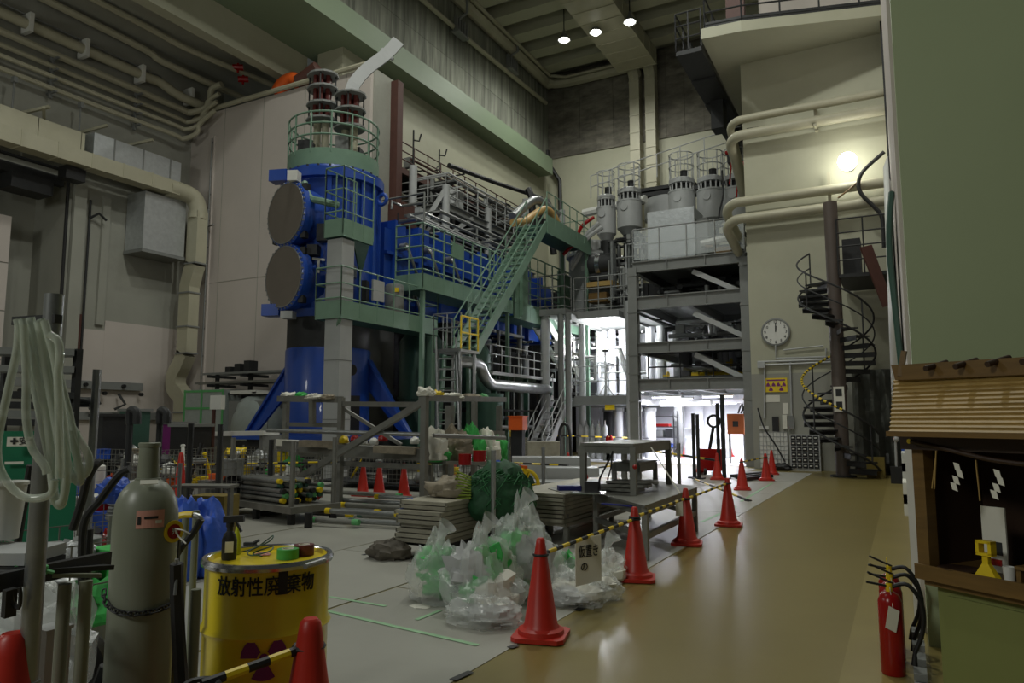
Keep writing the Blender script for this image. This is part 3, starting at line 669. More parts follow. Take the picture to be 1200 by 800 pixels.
for p, q in (((-16.6, 22.8, 8.6), (-15.9, 24, 11)), ((-15.9, 24.1, 9.0), (-15.9, 26, 10.2)), ((-18.5, 24.1, 8), (-16, 24.1, 10)), ((-15.9, 29.5, 8.8), (-15.9, 31.5, 10.4))): MB().bar(p, q, .16, .16).build('brace', M_lgrey, t)
for a, b in (((-15.9, 24, 10.36), (-15.9, 31.5, 10.36)), ((-18.6, 24, 10.36), (-15.9, 24, 10.36))):
    mb = MB(); mb.rail([a, b], 1.15, .8, (1, .66, .33), .03); mb.build('railing', M_lgrey, t)
MB().bb(-18.6, -15.9, 24, 31.5, 10.3, 10.38).build('deck', M_dark, t)
c = V(-16.9, 26.0, 10.38); MB().lathe([(0, 0), (.5, 0), (.5, 1.0), (.4, 1.15), (0, 1.2)], 18, c).build('white_drum', M_lgrey, t)
pipework('grey pipes and cables tangled on the pipe frame deck', (-18.5, -15.9), (24.2, 33), (10.4, 12.3), 34, 21, [M_galv, M_dark, M_grey, M_lgrey, M_black])
pipework('pipes hung below the pipe frame deck', (-18, -15.8), (22.8, 32), (8.3, 10.1), 26, 23, [M_dark, M_dark, M_grey, M_galv])
t = platform('wall_gantry', 'brown grey gantry platform hung along the cream left wall', [(-19.95, 22.6), (-18.0, 22.6), (-18.0, 36.0), (-19.95, 36.0)], 12.15, 0, 1.1, (1, .66, .33), M_brown, M_dark, (0, 1), 1.0, 'gantry', .03)
MB().bb(-18.05, -17.9, 22.6, 36, 11.85, 12.1).build('edge_beam', M_brown, t)
pipework('cables and fittings cluttering the wall gantry', (-19.8, -18.2), (24.5, 35.5), (12.3, 13.2), 18, 31, [M_dark, M_black, M_brown, M_grey])
for i, (y, h, lab) in enumerate(((24.6, 1.9, 'nearer thin stand pipe with a tap on the wall gantry'), (26.6, 1.7, 'farther thin stand pipe with a tap on the wall gantry'))):
    mb = MB(); mb.tube([(-18.0, y, 12.15), (-18.0, y, 12.15+h)], .04, 6); mb.tube([(-18.0, y, 13.6), (-17.7, y, 13.5), (-17.6, y, 13.8)], .035, 6); solo('stand_pipe', lab, 'pipe', mb, M_dark, (-18, y, 12.15))
mb = MB(); mb.tube(bez([(-13.6, 25.5, 9.6), (-13.6, 26.5, 9.9), (-13.6, 27.4, 10.4), (-13.5, 28.4, 10.9), (-13.4, 29.2, 10.6), (-13.4, 29.8, 9.8)], 5), .17, 10)
solo('tan_duct', 'tan bent duct arching over the teal stair top', 'duct', mb, mat('tan_duct', (186, 150, 90), .55, var=.08), (-13.6, 27, 10))
mb = MB(); mb.tube(bez([(-13.9, 26.0, 10.0), (-13.9, 27.2, 10.8), (-13.8, 28.2, 11.3), (-13.7, 30, 11.1)], 5), .2, 10); solo('silver_arch_pipe', 'silver pipe arching behind the tan duct', 'pipe', mb, M_galv, (-13.9, 27, 10.5))
mb = MB(); mb.tube([(-15.9, 24.2, 12.0), (-15.6, 27.5, 12.2), (-15.2, 30.5, 12.4), (-15.0, 31.0, 12.4), (-15.0, 31.05, 10.9)], .1, 8); solo('black_cable_pipe', 'black cable pipe strung across the pipe frame posts', 'pipe', mb, M_black, (-15.6, 27.5, 12.2))
for i, (y, z) in enumerate(((29.6, 10.9), (31.6, 10.9))):
    mb = MB(); mb.tube(bez([(-15, y, z+1.5), (-14.8, y, z+1), (-14.8, y+.1, z), (-14.7, y+.2, z-1.2)], 4), .17, 8); solo('black_hose', 'thick black hose hanging at the pipe frame, %s' % ('nearer of two' if i == 0 else 'farther of two'), 'hose', mb, M_black, (-15, y, z))
# ---- grey vacuum tank above the gallery
c = V(-12.2, 30.4, 0); t = thing('vacuum_tank', 'big light grey tank above the left end of the grey gallery', 'tank', (c.x, c.y, 6.2))
MB().lathe([(0, 6.2), (1.0, 6.2), (1.0, 8.9), (1.12, 8.92), (1.12, 9.05), (.9, 9.1), (.9, 9.6), (0, 9.7)], 28, c).build('shell', M_lgrey, t)
MB().box(c+V(.2, -1.0, 8.3), (.5, .04, .22)).build('name_plate', M_wht, t)
mb = MB()
for k in range(16): a = 2*PI*k/16; mb.cyl(c+V(1.06*math.cos(a), 1.06*math.sin(a), 9.05), c+V(1.06*math.cos(a), 1.06*math.sin(a), 9.2), .05, None, 6)
mb.build('flange_bolt', M_galv, t, 'stuff')
# ---- cryogenic vessels
def cryo(lab, c, r, h, cage=.62, rail=True):
    c = V(*c); t = thing('cryo_vessel', lab, 'vessel', c, 0, 'grey cryogenic vessels above the steel platform')
    MB().lathe([(0, -.35), (r*.5, -.3), (r*.95, -.02), (r, 0), (r, h), (r*1.03, h+.01), (r*1.03, h+.08), (r*.82, h+.09)], 26, c).build('shell', M_lgrey, t)
    MB().lathe([(r*.6, h+.08), (r*.6, h+cage)], 20, c).build('neck', M_dark, t)
    for k in range(14):
        a = 2*PI*k/14; p = c+V(r*.84*math.cos(a), r*.84*math.sin(a), h+.08); MB().bar(p, p+V(0, 0, cage), .06, .05).build('cage_bar', M_lgrey, t)
    MB().lathe([(0, h+cage), (r*.95, h+cage), (r*.95, h+cage+.18), (r*.7, h+cage+.26), (0, h+cage+.3)], 26, c).build('lid', M_lgrey, t)
    MB().cyl(c+V(.1, 0, h+cage+.3), c+V(.1, 0, h+cage+.6), .16, None, 8).build('lid_valve', M_dark, t)
    mb = MB()
    for k in range(8):
        a = 2*PI*k/8; p = c+V(r*.9*math.cos(a), r*.9*math.sin(a), h+cage+.15); mb.cyl(p, p+V(0, 0, 1.15), .025, None, 5)
    for q in (.6, 1.15): mb.ring(c+V(0, 0, h+cage+.15+q), r*.9, .025, 20, 5)
    mb.build('guard_rail', M_lgrey, t)
    MB().cyl(c+V(-.05, -r-.04, h*.75), c+V(-.05, -r+.05, h*.75), .16, None, 12).build('port_cover', M_lgrey, t)
    MB().cyl(c+V(0, 0, -.3), (c.x, c.y, 7.4), .3, None, 10).build('support_neck', M_dark, t)
    return t
for px, py, r, h, lab in ((711, 275, .43, 1.15, 'leftmost and smallest grey cryogenic vessel of the row'), (738, 268, .55, 1.15, 'second grey cryogenic vessel from the left in the row'), (800, 262, .57, 1.3, 'third cryogenic vessel, first one right of the flat drum'), (834, 258, .58, 1.18, 'fourth cryogenic vessel, with a black cable down its side'), (864, 257, .58, 1.18, 'rightmost cryogenic vessel, partly behind the cream pipe bends')):
    cryo(lab, atY(px, py, 30), r, h, .4)
c = atY(845, 256, 29.3); mb = MB(); mb.tube(bez([c+V(.1, 0, 2.0), c+V(.12, 0, 1.0), c+V(-.05, -.02, .3), c+V(-.1, -.05, -.3)], 4), .035, 6); solo('black_cable', 'black cable running down the fourth cryogenic vessel', 'cable', mb, M_black, c)
for i, (px, py) in enumerate(((858, 178), (866, 193))):
    c = atY(px, py, 27.0); mb = MB(); mb.cyl(c-V(.25, 0, 0), c+V(.25, 0, .02), .07, .12, 10); mb.cyl(c, c+V(-.15, .1, -1.2), .03, None, 6); solo('red_valve', ('upper', 'lower')[i]+' red valve above the rightmost cryogenic vessel', 'valve', mb, M_redg, c)
c = V(-9.2, 33, 0); t = thing('flat_drum', 'wide flat grey drum behind the cryogenic vessels', 'drum', (c.x, c.y, 9.8))
MB().lathe([(0, 9.6), (1.05, 9.6), (1.05, 11.0), (1.2, 11.0), (1.2, 11.9), (0, 11.9)], 24, c).build('shell', M_lgrey, t)
MB().box(c+V(0, -.3, 12.1), (3.2, 1.2, .18)).build('cover_beam', M_dark, t); MB().box(c+V(0, -.6, 12.35), (2.8, .6, .16)).build('cover_beam', M_dark, t)
MB().cyl(c+V(0, 0, 7.4), c+V(0, 0, 9.6), .5, None, 12).build('support_neck', M_dark, t)
mb = MB(); mb.rail([(-11.6, 29.0, 11.3), (-4.6, 29.0, 12.4)], 1.0, 1.0, (1, .5), .025); solo('vessel_railing', 'thin grey railing sloping along the row of cryogenic vessels', 'railing', mb, M_lgrey, (-8, 29, 11.4))
mb = MB(); mb.tube([(-13.2, 32, 11.6), (-11.9, 32, 11.7), (-9.9, 31.5, 11.7)], .2, 8); solo('white_header_pipe', 'white header pipe left of the cryogenic vessels', 'pipe', mb, M_wht, (-12, 32, 11.6))
mb = MB(); mb.tube(bez([(-11.3, 28.6, 10.3), (-11.8, 28.4, 9.9), (-12.1, 28.3, 9.2), (-12.6, 28.2, 8.7)], 4), .08, 6); solo('red_pipe', 'red bent pipe beside the teal stair top landing', 'pipe', mb, M_redg, (-12, 28.4, 9.4))
for i in range(2):
    mb = MB(); mb.tube(bez([(-11.2+.15*i, 28.9, 10.1-.2*i), (-11.7, 28.7, 9.6-.2*i), (-12.0, 28.6, 8.9-.2*i), (-12.4, 28.6, 8.3-.2*i)], 4), .1, 6); solo('pale_hose', 'pale hose running %s the red pipe' % ('just below' if i == 0 else 'well below'), 'hose', mb, M_lgrey, (-12, 28.7, 9.2))
c = V(-11.2, 29.2, 7.7); t = thing('black_cryopump', 'black and silver cylinder pump beneath the left cryogenic vessels', 'pump', c)
MB().cyl(c+V(-.5, 0, .6), c+V(.6, 0, .6), .5, None, 20).build('body', M_dark, t); MB().cyl(c+V(-.15, 0, .6), c+V(.05, 0, .6), .55, None, 20).build('silver_band', M_steel, t); MB().bb(c.x-.5, c.x+.6, c.y-.3, c.y+.3, c.z-.1, c.z+.25).build('cradle', M_dark, t)
mb = MB(); mb.bb(-11.5, -10.3, 28.0, 28.8, 7.15, 7.35); solo('yellow_board', 'yellowish board shelf under the black pump', 'board', mb, M_roofw, (-11, 28.4, 7.2))
mb = MB(); mb.bb(-11.4, -10.6, 28.1, 28.7, 6.5, 6.9); solo('brown_crate', 'brown crate on the gallery deck under the yellowish board', 'crate', mb, M_wood, (-11, 28.4, 6.5))
pipework('scaffold tubes and pipes right of the black pump', (-10.6, -9.1), (27.9, 29.5), (6.2, 9.3), 26, 41, [M_galv, M_lgrey, M_dark, M_grey])
# ---- grey steel platform at the right
PX0, PX1, PY0, PY1 = -8.72, -4.62, 26.0, 32.0
t = thing('steel_platform', 'grey steel multi-level platform in front of the clock tower wall', 'platform', (PX0, PY0, 0))
for x in (PX0, PX1):
    for y in (PY0, PY1):
        MB().ibeam((x, y, 0), (x, y, 7.3), .34, .34, .04).build('column', M_grey, t)
        if y == PY0:
            for z in (2.3, 3.3, 4.0, 5.6, 7.0): MB().bb(x-.19, x+.19, y-.19, y+.19, z-.03, z+.03).build('splice_plate', M_grey, t)
for z, h in ((7.32, .42), (5.95, .48), (4.25, .4), (2.88, .44)):
    MB().ibeam((PX0, PY0, z), (PX1, PY0, z), .2, h, .04).build('beam', M_grey, t)
    MB().ibeam((PX0, PY1, z), (PX1, PY1, z), .2, h, .04).build('beam', M_grey, t)
    for x in (PX0, -6.7, PX1): MB().ibeam((x, PY0, z), (x, PY1, z), .18, h*.8, .035).build('cross_beam', M_grey, t)
    MB().bb(PX0, PX1, PY0+.15, PY1, z+h/2-.05, z+h/2).build('floor_plate', M_grey, t)
    for x in (-7.4, -6.0): MB().bb(x-.012, x+.012, PY0-.1, PY0+.1, z-h/2+.04, z+h/2-.04).build('web_stiffener', M_grey, t)
for z in (7.0, 5.45, 3.95): MB().bar((-6.5, PY0+.2, z), (PX1, PY0+.2, z-1.0), .18, .18).build('brace', M_lgrey, t)
t = thing('deck_railing', 'galvanised railing with clear sheets on top of the steel platform', 'railing', (PX0, PY0, 7.53))
mb = MB(); mb.rail([(PX0, PY0, 7.53), (PX1, PY0, 7.53)], 1.25, 1.0, (1, .52), .028); mb.build('rail_panel', M_galv, t)
for k in range(4): MB().bb(PX0+.06+k*1.02, PX0+1.04+k*1.02, PY0-.04, PY0-.03, 7.6, 8.72).build('clear_sheet', M_acryl, t)
t = thing('silver_box', 'big silver sheet-metal box behind the clear deck railing', 'box', (-7.55, 27.6, 7.53))
MB().bb(-8.5, -6.65, 27.2, 28.6, 7.53, 9.75).build('casing', M_foil, t); MB().bb(-6.64, -6.2, 27.4, 28.6, 7.53, 9.3).build('side_flap', M_grey, t)
mb = MB(); mb.tube([(-6.4, 27.1, 8.2), (-5.6, 27.2, 8.35), (-5.0, 27.6, 8.35), (-4.9, 28.8, 8.4)], .14, 8); solo('pale_elbow_pipe', 'pale elbow pipe on the deck right of the silver box', 'pipe', mb, M_wht, (-5.6, 27.2, 8.3))
mb = MB(); mb.bb(-5.9, -5.3, 27.0, 27.6, 7.53, 8.0); mb.tube([(-6.2, 26.9, 8.05), (-5.9, 26.9, 8.0)], .07, 6); solo('tan_valve_block', 'tan valve block on the deck beside the pale elbow pipe', 'valve', mb, M_wood, (-5.6, 27.2, 7.53))
# ---- grey gallery and white lit interior
t = thing('gallery', 'grey steel gallery with two decks left of the steel platform', 'gallery', (-14, 27, 0))
MB().bb(-14.1, -11.8, 26.6, 31, 5.85, 6.1).build('upper_deck', M_grey, t)
MB().bb(-11.8, -8.95, 27.2, 32.5, 5.7, 6.0).build('upper_deck', M_grey, t)
MB().bb(-11.7, -8.95, 27.2, 29, 2.2, 2.55).build('lower_deck', M_grey, t); MB().bb(-13.4, -8.95, 29, 33.1, 2.2, 2.55).build('lower_deck', M_grey, t)
for x in (-14.0, -11.95, -11.6, -9.6): MB().bb(x-.05, x+.05, 26.62, 31, 5.6, 5.85).build('joist', M_grey, t)
for (x, y, w, z1, m) in ((-13.95, 26.7, .11, 5.9, M_grey), (-12.85, 26.9, .2, 5.9, M_lgrey), (-12.05, 26.7, .13, 5.9, M_grey), (-11.75, 26.75, .13, 5.9, M_grey), (-11.68, 28.0, .14, 5.7, M_lgrey), (-9.35, 27.3, .17, 6.3, M_lgrey)):
    MB().cyl((x, y, 0), (x, y, z1), w, None, 10).build('column', m, t)
for a, b in (((-14.05, 26.65, 6.1), (-11.85, 26.65, 6.1)), ((-11.7, 27.25, 6.0), (-9.0, 27.25, 6.0)), ((-11.85, 26.65, 6.1), (-11.85, 27.3, 6.1))):
    mb = MB(); mb.rail([a, b], 1.4, .55, (1, .66, .33, .08), .026); mb.build('upper_railing', M_grey, t)
mb = MB(); mb.rail([(-11.65, 27.25, 2.55), (-9.0, 27.25, 2.55)], 1.2, 1.2, (1, .5), .022); mb.build('lower_railing', M_lgrey, t)
for x, y in ((-10.2, 27.25), (-9.3, 27.25)): MB().bb(x-.2, x+.2, y-.02, y, 2.0, 2.2).build('yellow_tag', M_yband, t)
stair('gallery_stair', 'grey steel stair rising to the lower gallery deck', (-12.35, 24.7, 0), (-12.35, 27.4, 2.5), .8, 10, M_lgrey, 1.0, (1, .5))
stair('upper_gallery_stair', 'white steel stair between the two gallery decks', (-12.75, 30.2, 3.1), (-13.4, 27.4, 5.8), .7, 12, M_wht, .6, (1,))
t = thing('white_partition', 'white partition wall behind the lit gallery', 'partition', (-10, 33.3, 0))
for k in range(5): MB().bb(-14.2+k*1.25, -12.97+k*1.25, 33.2, 33.35, .02, 5.7).build('panel', M_cool, t)
for k, (x, y, r, lab) in enumerate(((-12.75, 30.8, .2, 'leftmost white upright pipe in the lit gallery'), (-12.0, 31.2, .27, 'fat white pipe just behind the work lamp'), (-11.45, 31.0, .17, 'slim white pipe right of the work lamp'), (-11.0, 31.2, .2, 'rightmost white upright pipe in the lit gallery'))):
    t = thing('white_pipe', lab, 'pipe', (x, y, 2.56)); MB().cyl((x, y, 2.56), (x, y, 5.68), r, None, 14).build('barrel', M_cool, t)
    for z in (2.75, 5.3): MB().cyl((x, y, z), (x, y, z+.08), r*1.3, None, 14).build('flange', M_cool, t)
mb = MB(); mb.tube(bez([(-10.5, 29.2, 4.6), (-10.2, 29.3, 3.7), (-9.8, 29.4, 3.2), (-9.2, 29.5, 2.9)], 4), .14, 8); solo('grey_slant_pipe', 'grey slanting pipe right of the work lamp', 'pipe', mb, M_grey, (-9.5, 29.3, 3.6))
c = atY(709, 403, 28.9); t = thing('work_lamp', 'dazzling round work lamp burning in the gallery', 'lamp', (c.x, c.y, 2.56))
MB().ball(c, .24, 16, 10).build('globe', M_lamp, t); MB().cyl((c.x, c.y, 2.56), c-V(0, 0, .24), .04, None, 8).build('stand', M_grey, t)
for k in range(3): a = 2*PI*k/3; MB().cyl((c.x, c.y, 3.1), (c.x+.4*math.cos(a), c.y+.4*math.sin(a), 2.57), .025, None, 6).build('leg', M_grey, t)
MB().cyl(c-V(0, 0, .34), c-V(0, 0, .22), .12, None, 10).build('collar', M_dark, t)
l = bpy.data.lights.new('work_light', 'POINT'); l.energy = WORK_W; l.shadow_soft_size = .28; l.color = (.95, .97, 1)
lo = bpy.data.objects.new('work_light', l); COL.objects.link(lo); lo.parent = t; lo.location = (0, 0, c.z-2.56)
# ---- dark enclosure panels added to darken the view, and further pipes
t = thing('dark_backdrop', 'dark added enclosure far behind the steel platform', 'backdrop', (-12, 34.5, 0))
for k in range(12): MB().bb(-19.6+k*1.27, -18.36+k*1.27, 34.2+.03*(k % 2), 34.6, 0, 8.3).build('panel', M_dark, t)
t = thing('dark_backdrop', 'dark added backdrop behind the blue vessel', 'backdrop', (-18.2, 27, 0))
for k in range(8): MB().bb(-18.6, -17.9-.04*(k % 2), 22.4+k*1.25, 23.6+k*1.25, 0, 5.6).build('panel', M_dark, t)  # dark panels added to hide the pale wall behind
for k, (px, m) in enumerate(((762, M_cool), (775, M_lgrey), (832, M_lgrey), (842, M_cool), (849, M_cool), (857, M_cool), (866, M_lgrey))):
    c = atY(px, 400, 30.6); t = thing('white_pipe', ('leftmost', 'second', 'third', 'fourth', 'fifth', 'sixth', 'rightmost')[k]+' pale upright pipe inside the steel platform levels', 'pipe', (c.x, c.y, 3.08)); MB().cyl((c.x, c.y, 3.08), (c.x, c.y, 5.65), .13 if k > 1 else .2, None, 12).build('barrel', m, t); MB().cyl((c.x, c.y, 5.0), (c.x, c.y, 5.1), .2, None, 12).build('flange', m, t)
mb = MB(); p = atY(803, 400, 30); mb.bb(p.x-.22, p.x+.22, 29.8, 30.2, 3.08, 5.65); solo('dark_column', 'dark square column inside the steel platform levels', 'column', mb, M_dark, (p.x, 30, 3.08))
pipework('grey pipes and ducts in the top level of the steel platform', (-8.4, -4.9), (27.0, 31.5), (6.25, 7.0), 20, 61, [M_dark, M_grey, M_dark, M_galv], (.05, .14))
pipework('grey pipes on the middle level of the steel platform', (-8.4, -4.9), (27.4, 31.5), (4.6, 5.5), 16, 63, [M_dark, M_grey, M_galv, M_lgrey], (.04, .12))
pipework('yellow and grey fittings on the lower level of the steel platform', (-8.4, -4.9), (27.4, 31.5), (3.15, 3.9), 16, 65, [M_yband, M_grey, M_galv, M_dark])
pipework('pipes and fittings filling the lit gallery', (-13.6, -9.6), (29.5, 33), (2.7, 5.5), 20, 67, [M_lgrey, M_galv, M_dark, M_grey, M_cool])
pipework('dark pipes among the cryogenic vessel supports', (-11.5, -5), (29.3, 32), (7.6, 9.6), 26, 69, [M_dark, M_grey, M_galv, M_black], (.04, .12))
mb = MB(); mb.rail([(PX0+.2, 27.0, 3.1), (PX1-.2, 27.0, 3.1)], 1.0, 1.2, (1, .5), .03); solo('level_railing', 'dark railing on the lower level of the steel platform', 'railing', mb, M_dark, (-6.6, 27, 3.1))
# ================================================================== left wall services
WX = -26.5
def wallpipe(name, lab, path, r, m=M_duct, X=WX, n=8):
    pts = [atX(px, py, X) if len(q) == 2 else Vector(q) for q in path for px, py in [q[:2]]]
    mb = MB(); mb.tube(pts, r, n); return solo(name, lab, 'pipe', mb, m, pts[0])
t = thing('wall_pipe', 'fattest cream pipe high on the left wall, with white clamps', 'pipe', (WX, 15, 15.4))
MB().tube(bez([(WX, 6, 15.45), (WX, 12, 15.45), (WX, 17.5, 15.5), (WX, 18.4, 15.55), (WX+.1, 19.3, 15.3), (WX+.3, 20.4, 15.2), (WX+.3, 22.5, 15.2)], 5), .19, 12).build('barrel', M_duct, t)
for y in (13.3, 15.3, 17.6, 19.9): MB().bb(WX-.3, WX+.24, y-.07, y+.07, 15.15, 15.85).build('clamp', M_wht, t)
corner = lambda z, k: [(WX+.05*k, 19.4-.12*k, z), (WX+.2, 19.9-.12*k, z-.05), (WX+.9-.1*k, 20.2-.1*k, z+.25), (WX+.95-.1*k, 20.25-.1*k, z+.95-.1*k), (WX+1.5, 20.32-.1*k, z+1.1)]
for k, (z, r, m, lab) in enumerate(((14.8, .13, M_duct, 'second cream wall pipe below the fattest one on the left wall'), (14.33, .09, M_duct, 'third cream wall pipe from the top on the left wall'), (13.95, .09, M_duct, 'fourth cream wall pipe from the top on the left wall'), (13.5, .1, M_duct, 'lowest cream wall pipe on the left wall'))):
    mb = MB(); mb.tube(bez([(WX, 6, z), (WX, 12, z), (WX, 16, z)]+corner(z, k), 4), r, 8); solo('wall_pipe', lab, 'pipe', mb, m, (WX, 15, z))
mb = MB(); mb.tube([(WX-.1, 6, 15.85), (WX-.1, 18.6, 15.85)], .035, 6); solo('wall_conduit', 'thin conduit just above the fattest wall pipe', 'conduit', mb, M_grey, (WX, 15, 15.85))
mb = MB(); mb.tube(bez([(WX+.2, 6, 16.55), (WX+.2, 14, 16.55), (WX+.2, 17.6, 16.5), (WX+.3, 18.5, 16.3), (WX+.9, 22.4, 16.1)], 5), .14, 8); solo('soffit_pipe', 'cream pipe along the top of the left wall under the soffit', 'pipe', mb, M_duct, (WX, 14, 16.5))
mb = MB(); mb.tube(bez([(WX+1.6, 6, 16.65), (WX+1.6, 16, 16.65), (WX+1.8, 18.5, 16.5), (WX+2.6, 22.4, 16.4)], 5), .12, 8); solo('soffit_pipe', 'second cream pipe hung from the soffit, farther from the left wall', 'pipe', mb, M_duct, (WX+1.6, 14, 16.6))
for i in range(2):
    for k, (x, y, z) in enumerate(((-24.35, 20.3, 16.5),)):
        c = V(x, y+.3*i, z-.4*i); mb = MB(); mb.cyl(c, c+V(.3, .3, .05), .13, None, 8); mb.cyl(c+V(.15, .15, -.2), c+V(.15, .15, .2), .05, None, 6); solo('sprinkler_valve', '%s red valve on the soffit pipes above the shield wall' % ('upper', 'lower')[i], 'valve', mb, M_redg, c)
for y in (14.3, 17.6):
    t = thing('pipe_rack_bracket', 'upright bracket holding the cream wall pipes, %s' % ('nearer of two' if y < 15 else 'farther of two'), 'bracket', (WX-.2, y, 13.3))
    MB().bb(WX-.25, WX-.12, y-.05, y+.05, 13.2, 15.0).build('upright', M_grey, t)
    for z in (13.38, 13.84, 14.22, 14.66): MB().bb(WX-.4, WX+.2, y-.04, y+.04, z-.03, z+.03).build('arm', M_grey, t)
# cream duct run
t = thing('cream_duct', 'long cream air duct along the left wall with an elbow and S-bend', 'duct', (-25.6, 19.8, 2.3))
DX = -25.6
y = 8.0
while y < 18.6:
    MB().bb(DX-.35, DX+.25, y+.01, y+1.19, 10.65, 11.18).build('duct_section', M_duct, t)
    MB().bb(DX-.37, DX+.27, y+1.18, y+1.22, 10.63, 11.2).build('duct_flange', M_duct, t); y += 1.2
def rect_tube(pts, w, d):
    mb = MB(); 
    P = [Vector(p) for p in pts]; vs = []
    for i, p in enumerate(P):
        T = (P[min(i+1, len(P)-1)]-P[max(i-1, 0)]).normalized(); A = V(.72, -.69, 0)*0+V(T.z, 0, -T.x) if abs(T.y) < .5 else V(1, 0, 0)
        A = V(1, 0, 0)-T*T.x; A = A.normalized() if A.length > .2 else V(0, 0, 1); B = T.cross(A).normalized()
        vs += [p+A*x*w/2+B*y2*d/2 for x, y2 in ((-1, -1), (1, -1), (1, 1), (-1, 1))]
    fs = [(i*4+j, i*4+(j+1) % 4, i*4+4+(j+1) % 4, i*4+4+j) for i in range(len(P)-1) for j in range(4)]
    return mb.add(vs, fs+[(3, 2, 1, 0), tuple(range(len(vs)-4, len(vs)))])
vx = -25.45
MB().tube(bez([(DX-.05, 18.5, 10.9), (DX, 19.1, 10.9), (DX+.1, 19.6, 10.75), (vx, 19.8, 10.3), (vx, 19.8, 9.9)], 6), .36, 10).build('duct_elbow', M_duct, t)
segs = [[(vx, 19.8, 10.2), (vx, 19.8, 9.0), (vx, 19.8, 8.0)], [(vx, 19.8, 8.0), (vx-.12, 19.8, 7.7), (vx-.3, 19.8, 7.1), (vx-.3, 19.8, 6.8)], [(vx-.3, 19.8, 6.8), (vx-.3, 19.8, 5.4)], [(vx-.3, 19.8, 5.4), (vx-.3, 19.8, 4.3)], bez([(vx-.3, 19.8, 4.3), (vx-.55, 19.8, 3.85), (vx-.85, 19.8, 3.4), (vx-.8, 19.8, 2.9), (vx-.35, 19.8, 2.5), (vx-.3, 19.8, 1.9)], 4), [(vx-.3, 19.8, 1.9), (vx-.3, 19.8, 1.0)]]
for k, sg in enumerate(segs):
    mb = MB(); mb.tube(sg, .33, 4) if False else None
    rect_tube(sg, .62, .5).build('duct_section', M_duct, t)
    p = Vector(sg[-1]); MB().bb(p.x-.35, p.x+.35, p.y-.29, p.y+.29, p.z-.03, p.z+.03).build('duct_flange', M_grey, t)
MB().bb(-26.6, -25.9, 19.5, 20.0, .6, 1.5).build('grille_box', M_dark, t)
t = thing('upper_duct', 'large grey-cream sheet duct above the cream duct at the far left', 'duct', (-26.2, 12, 11.3))
y = 7.6
while y < 15.2: MB().bb(-26.5, -25.95, y+.015, min(15.25, y+1.5)-.015, 11.3, 12.05).build('duct_section', M_duct, t); y += 1.5
MB().bb(-26.2, -25.7, 14.5, 15.2, 10.15, 10.6).build('dark_damper', M_black, t)
mb = MB(); mb.bb(-26.75, -26.0, 15.6, 19.3, 11.2, 12.25); t = thing('foil_duct', 'long foil-wrapped duct on the left wall above the cream duct', 'duct', (-26.4, 17.4, 11.2)); mb.build('wrap', M_foil, t)
for y in (16.4, 17.6, 18.8): MB().bb(-26.77, -25.98, y-.03, y+.03, 11.19, 12.26).build('strap', M_grey, t)
t = thing('foil_duct', 'foil-wrapped duct box hanging below the cream duct', 'duct', (-26.2, 18.4, 8.2)); 
mb = MB(); mb.bb(-26.85, -25.75, 17.6, 19.45, 8.25, 10.55); mb.build('wrap', M_foil, t)
MB().bb(-26.88, -25.72, 17.57, 19.48, 8.12, 8.25).build('bottom_flange', M_grey, t)
for k, (y, z, a) in enumerate(((13.4, 12.3, .5), (14.3, 12.2, -.6), (15.6, 12.4, .4), (17.4, 12.5, .5))):
    mb = MB(); mb.bar((-26.9, y, z), (-25.9, y+a, z+.25), .1, .1); solo('strut', 'short angled strut over the ducts, number %s from the left' % ('one', 'two', 'three', 'four')[k], 'strut', mb, M_duct, (-26.4, y, z))
for k, y in enumerate((12.9, 15.2)):
    mb = MB(); mb.cyl((-26.3, y, 12.0), (-26.3, y, 13.3), .03, None, 6); mb.bb(-26.4, -26.2, y-.06, y+.06, 13.1, 13.3); solo('hanger_rod', '%s duct hanger rod below the wall pipes' % ('left', 'right')[k], 'rod', mb, M_grey, (-26.3, y, 12))
mb = MB(); mb.tube([(WL+.1, 16.1, 9.9), (WL+.1, 16.1, 1)], .04, 6); mb.tube([(WL+.1, 16.1, 9.2), (WL+.35, 16.3, 9.4), (WL+.35, 16.6, 9.2)], .05, 6); solo('wall_conduit', 'thin conduit with a hooked outlet beside the dark left opening', 'conduit', mb, M_dark, (WL+.1, 16.1, 5))
mb = MB(); mb.bb(WL+.0, WL+.18, 15.55, 16.0, 3.8, 5.5); solo('wall_panel_box', 'rust brown tall box on the left wall behind the hose bundle', 'box', mb, M_brown, (WL+.1, 15.8, 3.8))
t = thing('cable_tray', 'long grey cable tray with black knobs along the foot of the left wall', 'tray', (WL+.2, 17, 2.6))
MB().bb(WL, WL+.22, 12, 18.6, 2.75, 3.05).build('rail', M_grey, t); MB().bb(WL, WL+.16, 12, 19.5, 1.6, 1.9).build('rail', M_grey, t)
for k in range(7): MB().cyl((WL+.2, 14+k*.75, 2.6+.3*(k % 2)), (WL+.34, 14+k*.75, 2.6+.3*(k % 2)), .07, None, 8).build('knob', M_black, t)
for y in (16.6, 17.6): MB().tube([(WL+.2, y, 2.6), (WL+.5, y+.1, 2.2), (WL+.3, y-.2, 2.0)], .05, 6).build('cable_hook', M_dark, t)
struct('baseboard_left', MB().bb(WL, WL+.06, 4, 20.4, 0, .25), M_grime)
